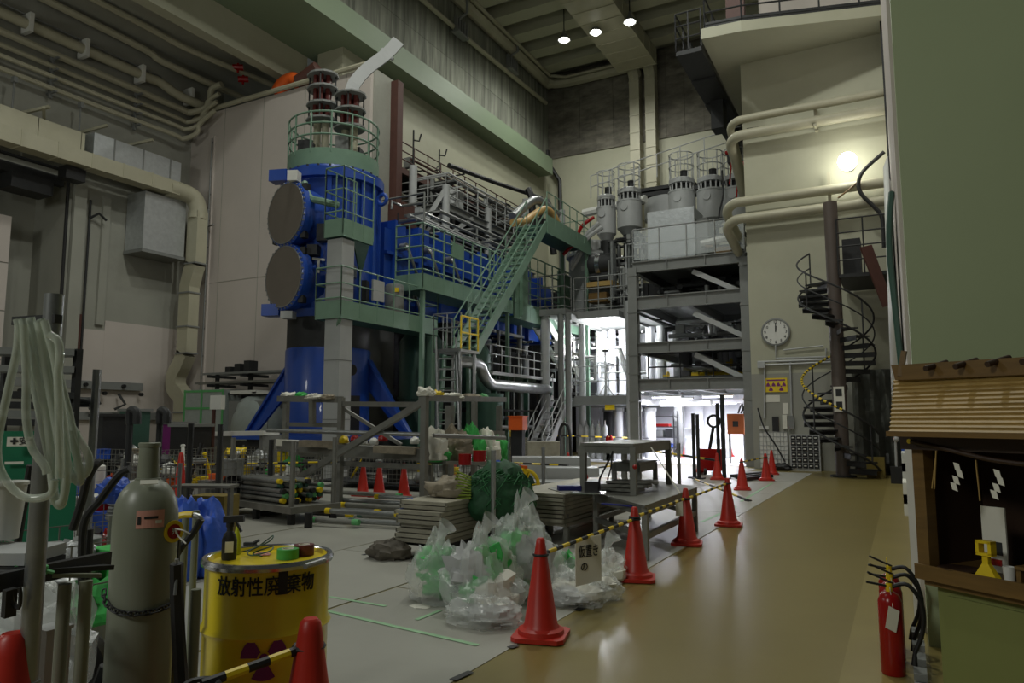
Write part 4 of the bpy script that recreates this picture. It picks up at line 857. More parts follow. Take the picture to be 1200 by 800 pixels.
# ================================================================== tower services
for k, (z0, r, lab) in enumerate(((11.75, .13, 'upper'), (11.2, .17, 'lower'))):
    mb = MB(); Yp = TY-.42
    mb.tube(bez([(.05, Yp, z0), (-2, Yp, z0), (-4.0, Yp, z0), (-4.5, Yp+.05, z0-.02), (-4.75, Yp+.35, z0-.15), (-4.72, Yp+.8, z0-.5), (-4.7, Yp+2.4, z0-1.6)], 5), r, 10)
    solo('tower_pipe', '%s cream pipe of the high pair bending round the tower corner' % lab, 'pipe', mb, M_duct, (-2, Yp, z0))
for k, (z0, r, lab) in enumerate(((8.88, .16, 'upper'), (8.3, .16, 'lower'))):
    mb = MB(); Yp = TY-.42
    mb.tube(bez([(.05, Yp, z0), (-2, Yp, z0), (-4.1, Yp, z0), (-4.65, Yp+.03, z0-.02), (-4.95, Yp+.3, z0-.2), (-4.9, Yp+.7, z0-.5), (-4.8, Yp+1.6, z0-.9)], 5), r, 10)
    solo('tower_pipe', '%s cream pipe of the low pair crossing the tower below the globe lamp' % lab, 'pipe', mb, M_duct, (-2, Yp, z0))
for i, (x, z0, z1, lab) in enumerate(((-2.0, 11.2, 11.9, 'clamp between the two high cream tower pipes'), (-1.7, 8.3, 9.5, 'white upright clamp on the low cream tower pipes'))):
    mb = MB(); mb.bb(x-.05, x+.05, TY-.6, TY, z0-.2, z0-.12); mb.bb(x-.05, x+.05, TY-.3, TY-.2, z0-.2, z1); solo('pipe_clamp', lab, 'clamp', mb, M_duct, (x, TY-.2, z0))
mb = MB(); mb.tube([(.0, TY-.12, 11.35), (-4.2, TY-.12, 11.5)], .03, 5); solo('thin_conduit', 'thin dark conduit between the high cream tower pipes', 'conduit', mb, M_dark, (-2, TY-.1, 11.4))
c = atY(993, 189, 24.35); t = thing('globe_lamp', 'bright white globe lamp on the tower wall', 'lamp', c)
MB().ball(c, .29, 20, 14).build('globe', M_globe, t); MB().cyl(c+V(0, .3, .05), (c.x, TY, c.z+.05), .07, None, 8).build('arm', M_grey, t); MB().cyl((c.x, TY-.06, c.z+.05), (c.x, TY, c.z+.05), .2, None, 14).build('wall_plate', M_grey, t)
l = bpy.data.lights.new('globe_light', 'POINT'); l.energy = GLOBE_W; l.shadow_soft_size = .36; l.color = (1, 1, .9)
lo = bpy.data.objects.new('globe_light', l); COL.objects.link(lo); lo.parent = t; lo.location = (0, 0, 0)
c = atY(909, 389, TY-.05); t = thing('wall_clock', 'round white wall clock showing about twelve on the tower', 'clock', c)
RX = Matrix.Rotation(PI/2, 3, 'X')
MB().lathe([(0, 0), (.44, 0), (.46, .03), (.46, .09), (.41, .1), (.41, .07), (0, .07)], 36, (c.x, TY, c.z), 0, RX).build('case', M_grey, t)
MB().cyl((c.x, TY-.072, c.z), (c.x, TY-.078, c.z), .4, None, 36).build('dial', M_wht, t)
for k in range(12):
    a = 2*PI*k/12; p = V(c.x+.33*math.sin(a), TY-.085, c.z+.33*math.cos(a)); mb = MB(); lettering(mb, str(12 if k == 0 else k), .13, p, 0, 0, .002); mb.build('numeral', M_black, t)
for a, L, w in ((.08, .2, .035), (.02, .31, .025)): MB().bar((c.x, TY-.092, c.z), (c.x+L*math.sin(a), TY-.092, c.z+L*math.cos(a)), w, .008).build('hand', M_black, t)
t = thing('radiation_sign', 'yellow sign with two purple trefoils on the tower wall', 'sign', atY(909, 452, TY-.05))
a, b = atY(896, 443, TY-.05), atY(923, 459, TY-.05)
MB().bb(a.x, b.x, TY-.06, TY-.045, b.z, a.z).build('plate', M_yband, t)
def trefoil(mb, c, ax, az, r):
    for k in range(3):
        a0 = PI/2+2*PI*k/3+PI/3-PI/6-PI/6+PI/6
        a0 = -PI/2+2*PI*k/3
        n = 6; vs = []
        for rr in (r*.28, r):
            for j in range(n+1): q = a0-PI/6+PI/3*j/n; vs.append(c+ax*rr*math.cos(q)+az*rr*math.sin(q))
        mb.add(vs, [(j, j+1, n+2+j, n+1+j) for j in range(n)])
    mb.add([c+ax*r*.18*math.cos(2*PI*j/10)+az*r*.18*math.sin(2*PI*j/10) for j in range(10)], [tuple(range(10))])
mb = MB()
for fx_ in (.27, .73): trefoil(mb, V(a.x+(b.x-a.x)*fx_, TY-.064, b.z+(a.z-b.z)*.4), V(1, 0, 0), V(0, 0, 1), .15)
mb.build('trefoil', M_purple, t)
mb = MB(); mb.bb(a.x+.06, b.x-.06, TY-.063, TY-.061, a.z-.1, a.z-.05); mb.build('caption_line', M_purple, t)
def cond(lab, pts, r=.03, m=M_lgrey):
    mb = MB(); mb.tube([atY(px, py, TY-.08) for px, py in pts], r, 6); solo('conduit', lab, 'conduit', mb, m, atY(*pts[0], TY-.08))
cond('conduit dropping from the clock and turning right', ((909, 404), (909, 420), (968, 418), (968, 408)))
cond('short conduit just under the right end of the clock conduit', ((918, 410), (965, 405)), .025)
cond('twin horizontal conduit below the clock, upper one', ((888, 424), (978, 421)), .035)
cond('twin horizontal conduit below the clock, lower one', ((888, 428), (978, 424)), .035)
cond('vertical conduit left of the radiation sign', ((896, 430), (896, 490)))
cond('vertical conduit right of the radiation sign', ((926, 424), (928, 492)))
def wbox(name, lab, x0, y0, x1, y1, dp, m, cat='box'):
    a, b = atY(x0, y0, TY-.05), atY(x1, y1, TY-.05); mb = MB(); mb.bb(a.x, b.x, TY-dp, TY-.02, b.z, a.z); return solo(name, lab, cat, mb, m, ((a.x+b.x)/2, TY-.05, b.z))
wbox('junction_box', 'grey junction box at the left end of the twin conduit', 888, 424, 897, 431, .16, M_lgrey)
wbox('paper_notice', 'pale notice sheet under the radiation sign', 897, 463, 914, 471, .04, M_paper, 'notice')
wbox('paper_notice', 'small yellow-topped notice right of the conduit under the sign', 917, 472, 924, 485, .04, M_paper, 'notice')
wbox('hanging_gloves', 'dark work gloves hanging on the tower wall', 905, 488, 913, 505, .12, M_dark, 'gloves')
wbox('hanging_brush', 'pale brush hanging on the tower wall', 917, 486, 923, 502, .12, M_paper, 'brush')
wbox('hanging_bag', 'grey pouch hanging right of the brush on the tower wall', 924, 487, 931, 503, .16, M_grey, 'pouch')
wbox('switch_plate', 'white switch plate above the pegboard on the tower wall', 890, 499, 901, 503, .06, M_wht, 'switch')
a, b = atY(890, 506, TY-.1), atY(924, 545, TY-.1); t = thing('pegboard', 'white gridded board leaning at the foot of the tower wall', 'board', ((a.x+b.x)/2, TY-.12, 0))
MB().bb(a.x, b.x, TY-.12, TY-.09, .06, a.z).build('panel', M_wht, t)
mb = MB()
for k in range(9): x = a.x+(b.x-a.x)*k/8; mb.cyl((x, TY-.13, .06), (x, TY-.13, a.z), .008, None, 4)
for k in range(9): z = .06+(a.z-.06)*k/8; mb.cyl((a.x, TY-.13, z), (b.x, TY-.13, z), .008, None, 4)
mb.build('grid_wire', M_lgrey, t, 'stuff')
mb = MB(); mb.tube(bez([atY(888, 478, TY-.3), atY(895, 500, TY-.35), atY(908, 520, TY-.4), atY(920, 541, TY-.45)], 4), .025, 6); solo('black_cable', 'black cable slanting across the gridded board', 'cable', mb, M_black, atY(900, 510, TY-.35))
mb = MB(); mb.blob((-3.55, TY-.5, 0), (.4, .2, .22), 3, .3); solo('black_sack', 'flat black sack at the foot of the gridded board', 'sack', mb, M_black, (-3.55, TY-.55, 0))
# parts drawer cabinet
c0, c1 = atY(925, 509, TY-.35), atY(962, 546, TY-.35); t = thing('drawer_cabinet', 'grey small-parts cabinet with rows of black label drawers', 'cabinet', ((c0.x+c1.x)/2, TY-.2, 0))
MB().bb(c0.x, c1.x, TY-.35, TY-.02, 0, c0.z).build('body', M_lgrey, t)
for r_ in range(6):
    for q in range(5):
        x0 = c0.x+.03+(c1.x-c0.x-.06)*q/5; x1 = c0.x+.03+(c1.x-c0.x-.06)*(q+1)/5; z0 = .05+(c0.z-.08)*r_/6; z1 = .05+(c0.z-.08)*(r_+1)/6
        o = MB().bb(x0+.012, x1-.012, TY-.375, TY-.34, z0+.035, z1-.005).build('drawer', M_black, t)
        MB().bb(x0+.04, x1-.05, TY-.382, TY-.374, z0+.09, z1-.05).build('label', M_wht, o)
# ---- spiral staircase
SC = V(-1.55, 22.6, 0)
t = thing('spiral_staircase', 'dark steel spiral staircase round a brown-grey central pole', 'staircase', SC)
MB().cyl(SC, SC+V(0, 0, 7.9), .19, None, 18).build('pole', mat('brown_grey_pole', (86, 76, 70), .5, var=.06), t)
MB().cyl(SC, SC+V(0, 0, .05), .34, None, 18).build('base_plate', M_dark, t)
nst = 26; rad = .98; rise = 5.6/nst; A0 = math.radians(345); dA = math.radians(-22.8)
outer = []
for k in range(nst):
    a = A0+dA*k; z = (k+1)*rise; p = []
    w = math.radians(27)
    pl = [SC+V(.15*math.cos(a-.3), .15*math.sin(a-.3), z), SC+V(rad*math.cos(a-w/2), rad*math.sin(a-w/2), z), SC+V(rad*math.cos(a+w/2), rad*math.sin(a+w/2), z), SC+V(.15*math.cos(a+.3), .15*math.sin(a+.3), z)]
    tr = MB().sheet(pl, .045).build('tread', M_dark, t)
    MB().bar(pl[0]-V(0, 0, .06), pl[1]-V(0, 0, .06), .015, .12).build('nosing', M_dark, tr)
    if k % 4 == 1: MB().cyl(SC+V(rad*math.cos(a), rad*math.sin(a), z-.05), SC+V(rad*math.cos(a), rad*math.sin(a), z+1.0), .022, None, 6).build('baluster', M_dark, t)
for h, r_ in ((1.0, .028), (.55, .02), (.0, .03)):
    MB().tube([SC+V(rad*math.cos(A0+dA*k/3), rad*math.sin(A0+dA*k/3), (k/3+1)*rise+h) for k in range(nst*3-2)], r_, 6).build('handrail', M_dark, t)
mb = MB()
for k in range(18, 66): 
    if k % 2 == 0:
        q = [SC+V(rad*math.cos(A0+dA*(k+j)/6), rad*math.sin(A0+dA*(k+j)/6), ((k+j)/6+1)*rise+1.0) for j in range(2)]; mb.tube(q, .036, 6)
mb.build('yellow_stripe', M_yband, t, 'stuff')
aN = A0+dA*(nst-1)
MB().bb(-1.4, .0, 22.4, 24.9, 5.62, 5.72).build('top_deck', M_dark, t)
mb = MB(); mb.rail([(-1.4, 22.4, 5.72), (-.05, 22.4, 5.72)], 1.6, .7, (1, .75, .5, .25), .022); mb.build('deck_rail', M_dark, t)
for z, px in ((2.35, 984), (2.0, 985)):
    p = atY(px, 0, 22.4); MB().bb(SC.x-.14, SC.x+.14, SC.y-.215, SC.y-.19, z-.18, z+.17).build('notice', M_paper, t)
    MB().bb(SC.x-.08, SC.x+.08, SC.y-.22, SC.y-.214, z-.1, z+.1).build('notice_print', M_dark, t)
# red-brown board leaning beside the stair, tarp, hoses, globe cable
a, b, c_, d_ = atY(1008, 290, 22.0), atY(1021, 287, 22.2), atY(1046, 356, 22.2), atY(1035, 360, 22.0)
mb = MB(); mb.sheet([a, b, c_, d_], .06); solo('leaning_board', 'dark red-brown board hanging aslant right of the spiral stair', 'board', mb, M_brown, b)
pts = [atY(px, py, 24.3) for px, py in ((1036, 178), (1012, 200), (1006, 215), (1010, 228), (1025, 243), (1034, 256), (1036, 290))]
mb = MB(); mb.tube(bez(pts, 4), .06, 8); solo('black_hose', 'black hose looping below and right of the globe lamp', 'hose', mb, M_black, pts[3])
pts = [atY(px, py, 24.4) for px, py in ((982, 232), (995, 222), (1004, 214))]
mb = MB(); mb.tube(pts, .03, 6); solo('thin_cable', 'thin pale cable rising from the stair pole toward the hose', 'cable', mb, M_wood, pts[1])
mb = MB(); mb.bb(-1.35, -.85, 23.6, 24.3, 5.9, 7.0); solo('dark_cabinet', 'dark mesh cabinet on the spiral stair top deck', 'cabinet', mb, M_dark, (-1.1, 24, 5.72))
vs = []; nx, nz = 16, 10
for i in range(nz+1):
    for j in range(nx+1):
        x = -1.3+1.3*j/nx; z = 3.1*i/nz; vs.append((x, 24.3+.22*math.sin(j*1.3+i*.35)*(1-.5*i/nz)-.5*(1-i/nz), z))
mb = MB(); mb.add(vs, [(i*(nx+1)+j, i*(nx+1)+j+1, (i+1)*(nx+1)+j+1, (i+1)*(nx+1)+j) for i in range(nz) for j in range(nx)], 0, True)
o = solo('dark_drape', 'dark grey plastic drape behind the foot of the spiral stair', 'drape', mb, mat('dark_drape_film', (84, 86, 80), .35, var=.15, scale=5, bump=.4, bscale=5), (-.7, 24.2, 0))
md = o.modifiers.new('solid', 'SOLIDIFY'); md.thickness = .01
mb = MB(); mb.bb(-.95, -.5, 22.6, 23.1, 0, .55); solo('yellow_crate', 'dull yellow crate beside the foot of the spiral stair pole', 'crate', mb, mat('dull_yellow', (120, 104, 40), .6), (-.7, 22.8, 0))
mb = MB(); mb.bb(-.34, -.02, 20.7, 21.0, 0, .42); solo('black_box', 'small black box at the end of the yellow walkway', 'box', mb, M_black, (-.2, 20.8, 0))
mb = MB(); mb.cyl((-.2, 20.85, .42), (-.17, 20.85, 2.4), .03, None, 6); mb.ball((-.17, 20.85, 1.1), .07); mb.ball((-.17, 20.85, 1.75), .07); solo('signal_pole', 'thin pale pole standing on the small black box', 'pole', mb, M_lgrey, (-.2, 20.85, .42))
# white drape and sign edges hanging on the right wall
vs = []; P = [(9.2, -.02), (9.6, -.1), (10.2, .0), (10.6, -.12), (11.3, -.02), (11.8, -.13), (12.6, -.02), (13.2, -.1)]
mb = MB(); n = len(P)
for z in (1.6, 3.4, 4.6): vs += [(.02+x*(1.3-z*.15), y, z) for y, x in P]
mb.add(vs, [(i*n+j, i*n+j+1, (i+1)*n+j+1, (i+1)*n+j) for i in range(2) for j in range(n-1)], 0, True)
o = solo('white_sheet', 'folded white sheet hung on the narrow white wall edge above the altar', 'sheet', mb, M_wht, (0, 11, 3)); md = o.modifiers.new('solid', 'SOLIDIFY'); md.thickness = .012
mb = MB(); mb.tube(bez([(.02, 8.6, 4.0), (-.03, 8.4, 3.4), (.0, 8.3, 2.5), (.02, 8.2, 2.0)], 4), .03, 6); solo('dark_strap', 'dark strap hanging down before the folded white sheet', 'strap', mb, M_dgreen, (0, 8.4, 3))
t = thing('notice_rack', 'narrow rack of white and blue pamphlets on the wall left of the altar', 'rack', (.0, 8.0, .1))
MB().bb(.0, .055, 6.6, 10.8, .05, 1.6).build('board', M_wht, t)
for k in range(7):
    y = 7.2+(k % 4)*.9; z = .75+.22*(k % 4)+.1*(k//4)
    MB().bb(-.03, .0, y, y+.5, z, z+.18).build('pamphlet', (M_paper, M_wht, M_tarp, M_wht)[k % 4], t)
# ================================================================== household altar on its cabinet
SRZ = math.atan2(-.6, .8); SL = V(.055, 4.19, 0)
t = thing('steel_cabinet', 'pale green steel cabinet under the wooden altar', 'cabinet', SL, SRZ)
M_olive = mat('olive_cabinet_paint', (122, 128, 74), .5, var=.05)
MB().bb(.05, 1.15, .02, .5, 0, .77).bl('body', M_olive, t); MB().bb(.11, 1.12, .005, .02, .04, .73).bl('door', M_olive, t)
MB().bb(.62, .66, -.01, .006, .4, .5).bl('handle', M_galv, t); MB().bb(.02, 1.2, -.03, .52, .77, .80).bl('top_board', M_wood, t)
t = thing('wooden_altar', 'wooden Shinto altar with slatted gable roof on the green cabinet', 'altar', SL+V(0, 0, .8), SRZ)
MB().bb(-.0, 1.2, -.06, .48, 0, .055).bl('floor_board', M_wood, t)
MB().bb(.0, 1.2, -.07, -.055, .0, .07).bl('front_edge', M_wood, t)
for x in (.0, 1.14): MB().bb(x, x+.06, -.04, .03, .055, .70).bl('post', M_wood, t)
MB().bb(.02, 1.18, .44, .47, .055, .7).bl('back_panel', M_dwood, t); MB().bb(.01, .03, .03, .45, .055, .7).bl('side_panel', M_dwood, t)
MB().bb(-.02, 1.2, -.05, .47, .68, .70).bl('ceiling_board', M_dwood, t); MB().bb(-.03, 1.28, -.08, -.04, .62, .70).bl('lintel_beam', M_dwood, t)
for k in range(3): MB().cyl((.02+.55*k, -.085, .66), (.02+.55*k, -.078, .66), .012, None, 8).bl('brass_nail', M_yband, t)
nsl = 13
for k in range(nsl):
    f = k/nsl; z = .70+.28*f; y = -.17+.24*f
    MB().box(((1.22-.01-.14*f)/2, y+.012, z+.012), (1.23+.14*f, .05, .0235), 0, 0, Matrix.Rotation(.5, 3, 'X')).bl('roof_slat', M_roofw, t)
MB().add([(.01, -.15, .70), (1.2, -.15, .70), (1.22, .08, .98), (-.13, .08, .98), (-.06, .3, .7), (1.22, .3, .7)], [(0, 1, 2, 3), (3, 2, 5, 4), (0, 4, 5, 1)]).bl('roof_core', M_wood, t)
MB().bb(-.015, 1.22, -.2, -.15, .685, .71).bl('eave_board', M_wood, t)
mb = MB(); mb.sheet([(-.13, .05, 1.05), (-.11, .05, .97), (1.28, .05, .955), (1.28, .05, 1.03)], .07); mb.bl('ridge_beam', M_wood, t)
for k in range(6): MB().cyl((.1+.15*k, -.04, 1.015), (.115+.15*k, .1, 1.05), .014, None, 10).bl('ridge_log', M_dwood, t)
MB().bar((-.085, .02, .99), (-.06, .03, 1.12), .02, .025).bl('finial', M_wood, t)
rp = bez([(.03, -.08, .66), (.2, -.085, .63), (.45, -.09, .585), (.7, -.09, .58), (1.0, -.085, .63), (1.17, -.08, .66)], 6)
mb = MB(); mb.tube(rp, .011, 8); mb.bl('straw_rope', M_dwood, t)
def shide(x, z, s):
    mb = MB()
    for i, (dx, dz) in enumerate(((0, 0), (.012, -.03), (-.006, -.06), (-.016, -.09))): mb.sheet([(x+dx*s-.014, -.1-.002*i, z+dz), (x+dx*s+.012, -.1-.002*i, z+dz-.006), (x+dx*s+.02, -.1-.002*i, z+dz-.042), (x+dx*s-.006, -.1-.002*i, z+dz-.034)], .002)
    mb.bl('paper_streamer', M_paper, t)
shide(.265, .57, 1); shide(.445, .55, 1); shide(.8, .55, 1)
for x, z, d in ((.17, .62, -.035), (.355, .585, .005), (.62, .57, 0)):
    mb = MB(); mb.bar((x, -.095, z), (x+d, -.095, z-.18), .005, .005); mb.bar((x, -.098, z), (x+d*.7+.004, -.098, z-.18), .005, .005); mb.bl('straw_tassel', M_roofw, t)
def on_altar(name, lab, cat, x, y, build, z=.856):
    c = SL+Matrix.Rotation(SRZ, 3, 'Z')@V(x, y, 0)+V(0, 0, z); o = thing(name, lab, cat, c, SRZ); build(o); return o
def _b(o): MB().bb(-.055, .055, -.005, .005, 0, .3).bl('paper', M_paper, o); MB().bb(-.03, .035, -.008, -.005, .08, .14).bl('print', M_dark, o); MB().bb(-.02, .03, -.008, -.005, .03, .06).bl('red_seal', M_redg, o)
on_altar('paper_talisman', 'tall white paper talisman standing inside the altar', 'talisman', .26, .15, _b)
def _b(o):
    MB().add([(-.05, -.02, 0), (.05, -.02, 0), (.05, .02, 0), (-.05, .02, 0), (-.014, -.012, .06), (.014, -.012, .06), (.014, .012, .06), (-.014, .012, .06)], [(0, 1, 5, 4), (1, 2, 6, 5), (2, 3, 7, 6), (3, 0, 4, 7), (3, 2, 1, 0)]).bl('foot', M_yband, o)
    MB().bb(-.013, .013, -.012, .012, .058, .1).bl('stem', M_yband, o)
    mb = MB(); mb.bb(-.035, -.02, -.02, .02, .1, .16); mb.bb(.02, .035, -.02, .02, .1, .16); mb.bb(-.035, .035, -.02, .02, .095, .108); mb.bb(-.035, .035, -.02, .02, .15, .162); mb.bl('frame', M_yband, o)
on_altar('brass_stand', 'golden little stand on the altar floor before the talisman', 'stand', .31, .0, _b)
def _b(o): MB().lathe([(0, 0), (.022, 0), (.026, .06), (.022, .06), (.018, .008), (0, .008)], 14).bl('cup', M_wht, o)
on_altar('white_cup', 'small white cup right of the golden stand', 'cup', .395, .02, _b)
def _b(o): MB().lathe([(0, 0), (.06, 0), (.095, .012), (.09, .014), (.05, .006), (0, .006)], 20).bl('tray', M_dwood, o)
on_altar('lacquer_tray', 'round dark tray on the left of the altar floor', 'tray', .17, .02, _b)
def _b(o): MB().bb(-.09, .3, -.05, .12, .055, .07).bl('top', M_wood, o); [MB().bb(x-.01, x+.01, -.04, .1, 0, .055).bl('leg', M_wood, o) for x in (-.08, .29)]
on_altar('offering_shelf', 'low wooden offering shelf at the right of the altar', 'shelf', .52, .05, _b)
def _b(o): MB().lathe([(0, 0), (.03, 0), (.036, .02), (.03, .045), (.01, .065), (.004, .08), (0, .08)], 16).bl('jar', M_wht, o)
on_altar('white_jar', 'onion-shaped white jar on the offering shelf', 'jar', .47, .1, lambda o: _b(o), .928)
def _b(o): MB().bb(-.06, .06, -.03, .03, 0, .035).bl('box', M_wood, o)
on_altar('offering_box', 'small wooden box beside the white jar on the offering shelf', 'box', .56, .08, lambda o: _b(o), .928)
for i, x in enumerate((.405, .45)):
    def _b(o): MB().lathe([(0, 0), (.018, 0), (.02, .04), (.01, .06), (.007, .1), (.012, .105)], 12).bl('vase', M_dwood, o); MB().cyl((0, 0, .1), (0, 0, .14), .004, None, 5).bl('sprig', M_yband, o)
    on_altar('bud_vase', '%s of two dark bud vases at the back of the altar' % ('left', 'right')[i], 'vase', x, .3, lambda o: _b(o))
# ---- fire extinguishers at the wall end
def extinguisher(c, rz, lab, h=.5, tag=True):
    c = Vector(c); t = thing('fire_extinguisher', lab, 'extinguisher', c, rz, 'fire extinguishers at the end of the wall')
    MB().lathe([(0, 0), (.062, 0), (.07, .012), (.07, h-.06), (.055, h-.02), (.025, h), (0, h)], 22).bl('cylinder', M_redg, t)
    MB().cyl((0, 0, h-.005), (0, 0, h+.05), .02, None, 10).bl('valve', M_yband, t)
    MB().bar((0, 0, h+.03), (0, -.13, h+.05), .02, .012).bl('lower_handle', M_black, t); MB().bar((0, .02, h+.05), (0, -.12, h+.11), .02, .012).bl('lever', M_black, t)
    MB().tube(bez([(0, .02, h+.03), (.03, .1, h+.05), (.04, .17, h-.06), (.03, .17, h-.22), (.02, .12, h-.36)], 5), .013, 8).bl('hose', M_black, t)
    MB().cyl((.02, .12, h-.36), (.02, .115, h-.43), .012, .02, 8).bl('nozzle', M_black, t)
    MB().ring((.0, -.01, h+.09), .016, .003, 10, 5, RX).bl('safety_pin', M_yband, t)
    if tag: 
        g = MB().sheet([(.085, -.05, h-.2), (.08, .01, h-.23), (.085, .035, h-.1), (.09, -.025, h-.07)], .002); g.bl('paper_tag', M_paper, t)
        MB().cyl((.085, .0, h-.09), (.02, 0, h+.03), .002, None, 4).bl('string', M_paper, t)
extinguisher((-.13, 5.25, 0), -1.35, 'nearest red fire extinguisher, with a white paper tag hanging in front')
extinguisher((-.13, 5.55, 0), -1.2, 'middle red fire extinguisher of the row of three')
extinguisher((-.14, 5.85, 0), -1.45, 'farthest red fire extinguisher of the row of three')
t = thing('ribbed_step', 'low grey ribbed step on the floor beside the extinguishers', 'step', (.06, 5.2, 0))
for k in range(5): MB().bb(-.02, .05, 4.85+k*.2, 5.0+k*.2, .01+.03*k, .05+.03*k).build('slat', M_grey, t)
MB().bb(-.015, .045, 4.85, 5.8, 0, .012).build('base', M_grey, t)
# ================================================================== the lit bay under the steel platform
t = thing('bay_partition', 'white panelled back wall of the brightly lit bay', 'partition', (-7, 33.6, 0))
for k in range(7): MB().bb(-11.2+k*.96, -10.25+k*.96, 33.5, 33.62, .02, 2.85).build('panel', M_cool, t)
mb = MB(); mb.bb(-11.2, -4.4, 26.2, 33.6, .009, .013); solo('bay_floor_sheet', 'white floor sheet laid inside the lit bay', 'sheet', mb, M_cool, (-7, 30, .01))
for i, (x, y, z, L) in enumerate(((-8.2, 28.2, 2.5, 1.2), (-6.2, 28.2, 2.5, 1.2), (-8.6, 30.9, 2.5, 1.6), (-6.6, 30.9, 2.3, 1.2))):
    t = thing('tube_lamp', ('front left', 'front right', 'rear left', 'rear right')[i]+' fluorescent lamp under the steel platform', 'lamp', (x, y, z), 0, 'fluorescent lamps of the lit bay')
    MB().bb(x-L/2, x+L/2, y-.07, y+.07, z, z+.06).build('housing', M_wht, t)
    MB().cyl((x-L/2+.04, y, z-.03), (x+L/2-.04, y, z-.03), .022, None, 8).build('tube', M_tubeglow, t)
    MB().cyl((x, y, z+.06), (x, y, 2.66), .015, None, 5).build('hanger', M_grey, t)
    l = bpy.data.lights.new('tube_light', 'AREA'); l.shape = 'RECTANGLE'; l.size = L; l.size_y = .08; l.energy = BAY_W; l.color = (.9, .9, 1)
    lo = bpy.data.objects.new('tube_light', l); COL.objects.link(lo); lo.parent = t; lo.location = (0, 0, -.08)
mb = MB(); mb.bar((-7.0, 29.6, 2.3), (-4.7, 30.2, 2.4), .16, .16); solo('white_bay_pipe', 'white slanting pipe under the ceiling of the lit bay', 'pipe', mb, M_cool, (-6, 30, 2.35))
mb = MB(); mb.bar((-8.6, 28.9, 2.25), (-6.6, 28.9, 2.25), .5, .22); solo('dark_tray', 'dark cable tray under the platform at the left of the lit bay', 'tray', mb, M_grey, (-7.6, 28.9, 2.25))
t = thing('wire_shelf', 'dark metal shelf with bins at the left of the lit bay', 'shelf', (-9.35, 31.2, 0))
for x in (-9.85, -8.7): 
    for y in (31.0, 31.6): MB().bb(x-.03, x+.03, y-.03, y+.03, 0, 2.0).build('upright', M_dark, t)
for z in (.4, .85, 1.3, 1.75): MB().bb(-9.85, -8.7, 31.0, 31.6, z-.02, z+.02).build('shelf_board', M_dark, t)
for k, (x, z, w, h, m, lab) in enumerate(((-8.7, .87, .5, .3, M_grey, 'grey bin on the second shelf of the lit bay'), (-8.2, .87, .3, .35, M_dark, 'dark bin on the second shelf of the lit bay'), (-8.5, .42, .9, .16, M_tarp, 'long blue bin on the lowest shelf of the lit bay'), (-8.6, 1.32, .8, .12, M_redg, 'row of small red parts on the third shelf'), (-8.4, .02, .7, .3, M_wht, 'white carton on the floor under the bay shelf'))):
    mb = MB(); x -= .75; mb.bb(x-w/2, x+w/2, 31.05, 31.5, z, z+h); solo('storage_bin', lab, 'bin', mb, m, (x, 31.2, z))
for k, (x, y, r, h, m, lab) in enumerate(((-7.75, 31.0, .5, 1.25, M_lgrey, 'big pale drum standing in the lit bay'), (-6.85, 31.4, .42, 1.2, M_lgrey, 'second pale drum just right of the big pale drum'))):
    t = thing('pale_drum', lab, 'drum', (x, y, 0))
    MB().lathe([(0, .02), (r, .02), (r, h*.33), (r*1.03, h*.35), (r, h*.37), (r, h*.66), (r*1.03, h*.68), (r, h*.7), (r, h), (r*.95, h), (r*.95, h-.03), (0, h-.03)], 22, (x, y, 0)).build('shell', m, t)
    MB().cyl((x, y, h), (x, y, h+.12), .1, None, 10).build('cap', M_grey, t)
t = thing('control_box', 'orange control box with black cables on the platform column', 'box', (-5.35, 27.6, 1.0))
MB().bb(-5.7, -5.1, 27.4, 27.8, 1.08, 1.82).build('case', mat('dull_orange_enamel', (176, 92, 44), .5), t); MB().bb(-5.5, -5.3, 27.385, 27.4, 1.35, 1.55).build('dial_plate', M_dark, t)
for k in range(5): MB().tube(bez([(-5.3+.1*k, 27.45, 1.85), (-5.1+.1*k, 27.2, 2.15-.06*k), (-4.95+.05*k, 27.0, 1.4), (-4.9+.03*k, 26.9, .5+.1*k), (-4.98, 27.1, .25)], 4), .035, 6).build('cable', M_black, t)
for x in (-5.66, -5.14): MB().bb(x-.03, x+.03, 27.55, 27.65, 0, 1.1).build('stand_leg', M_grey, t)
for i, (px, py, y1, w) in enumerate(((814, 560, 484, .05), (819, 561, 485, .05), (843, 560, 472, .05), (849, 561, 462, .06), (783, 568, 520, .06))):
    p = atZ(px, py); d = 1326/(py-493); h = 1.56+(493-y1)*d/850
    t = thing('dark_pole', ('leftmost of the dark poles before the lit bay', 'second dark pole, close beside the leftmost', 'third dark pole before the lit bay, right of the pallet truck handle', 'tallest and rightmost dark pole before the lit bay', 'short dark pole near the tool table')[i], 'pole', p)
    MB().cyl(p+V(0, 0, .03), p+V(0, 0, h), w, None, 8).build('tube', M_dark, t); MB().box(p+V(0, 0, .018), (.3, .3, .036)).build('foot_plate', M_black, t)
c = atZ(832, 556); t = thing('pallet_truck', 'dark red hand pallet truck standing before the lit bay', 'truck', c, .3)
MB().bb(-.35, .35, -.15, .35, .12, .75).bl('body', M_redg, t); MB().bb(-.3, -.12, .35, 1.5, .08, .16).bl('fork', M_redg, t); MB().bb(.12, .3, .35, 1.5, .08, .16).bl('fork', M_redg, t)
MB().cyl((0, 0, .7), (.12, -.12, 1.35), .045, None, 8).bl('handle_shaft', M_dark, t); MB().ring((.14, -.13, 1.55), .17, .035, 14, 6, Matrix.Rotation(PI/2, 3, 'X')).bl('handle_loop', M_black, t)
for x in (-.14, .14): MB().cyl((x-.04, -.1, .1), (x+.04, -.1, .1), .1, None, 12).bl('wheel', M_black, t)
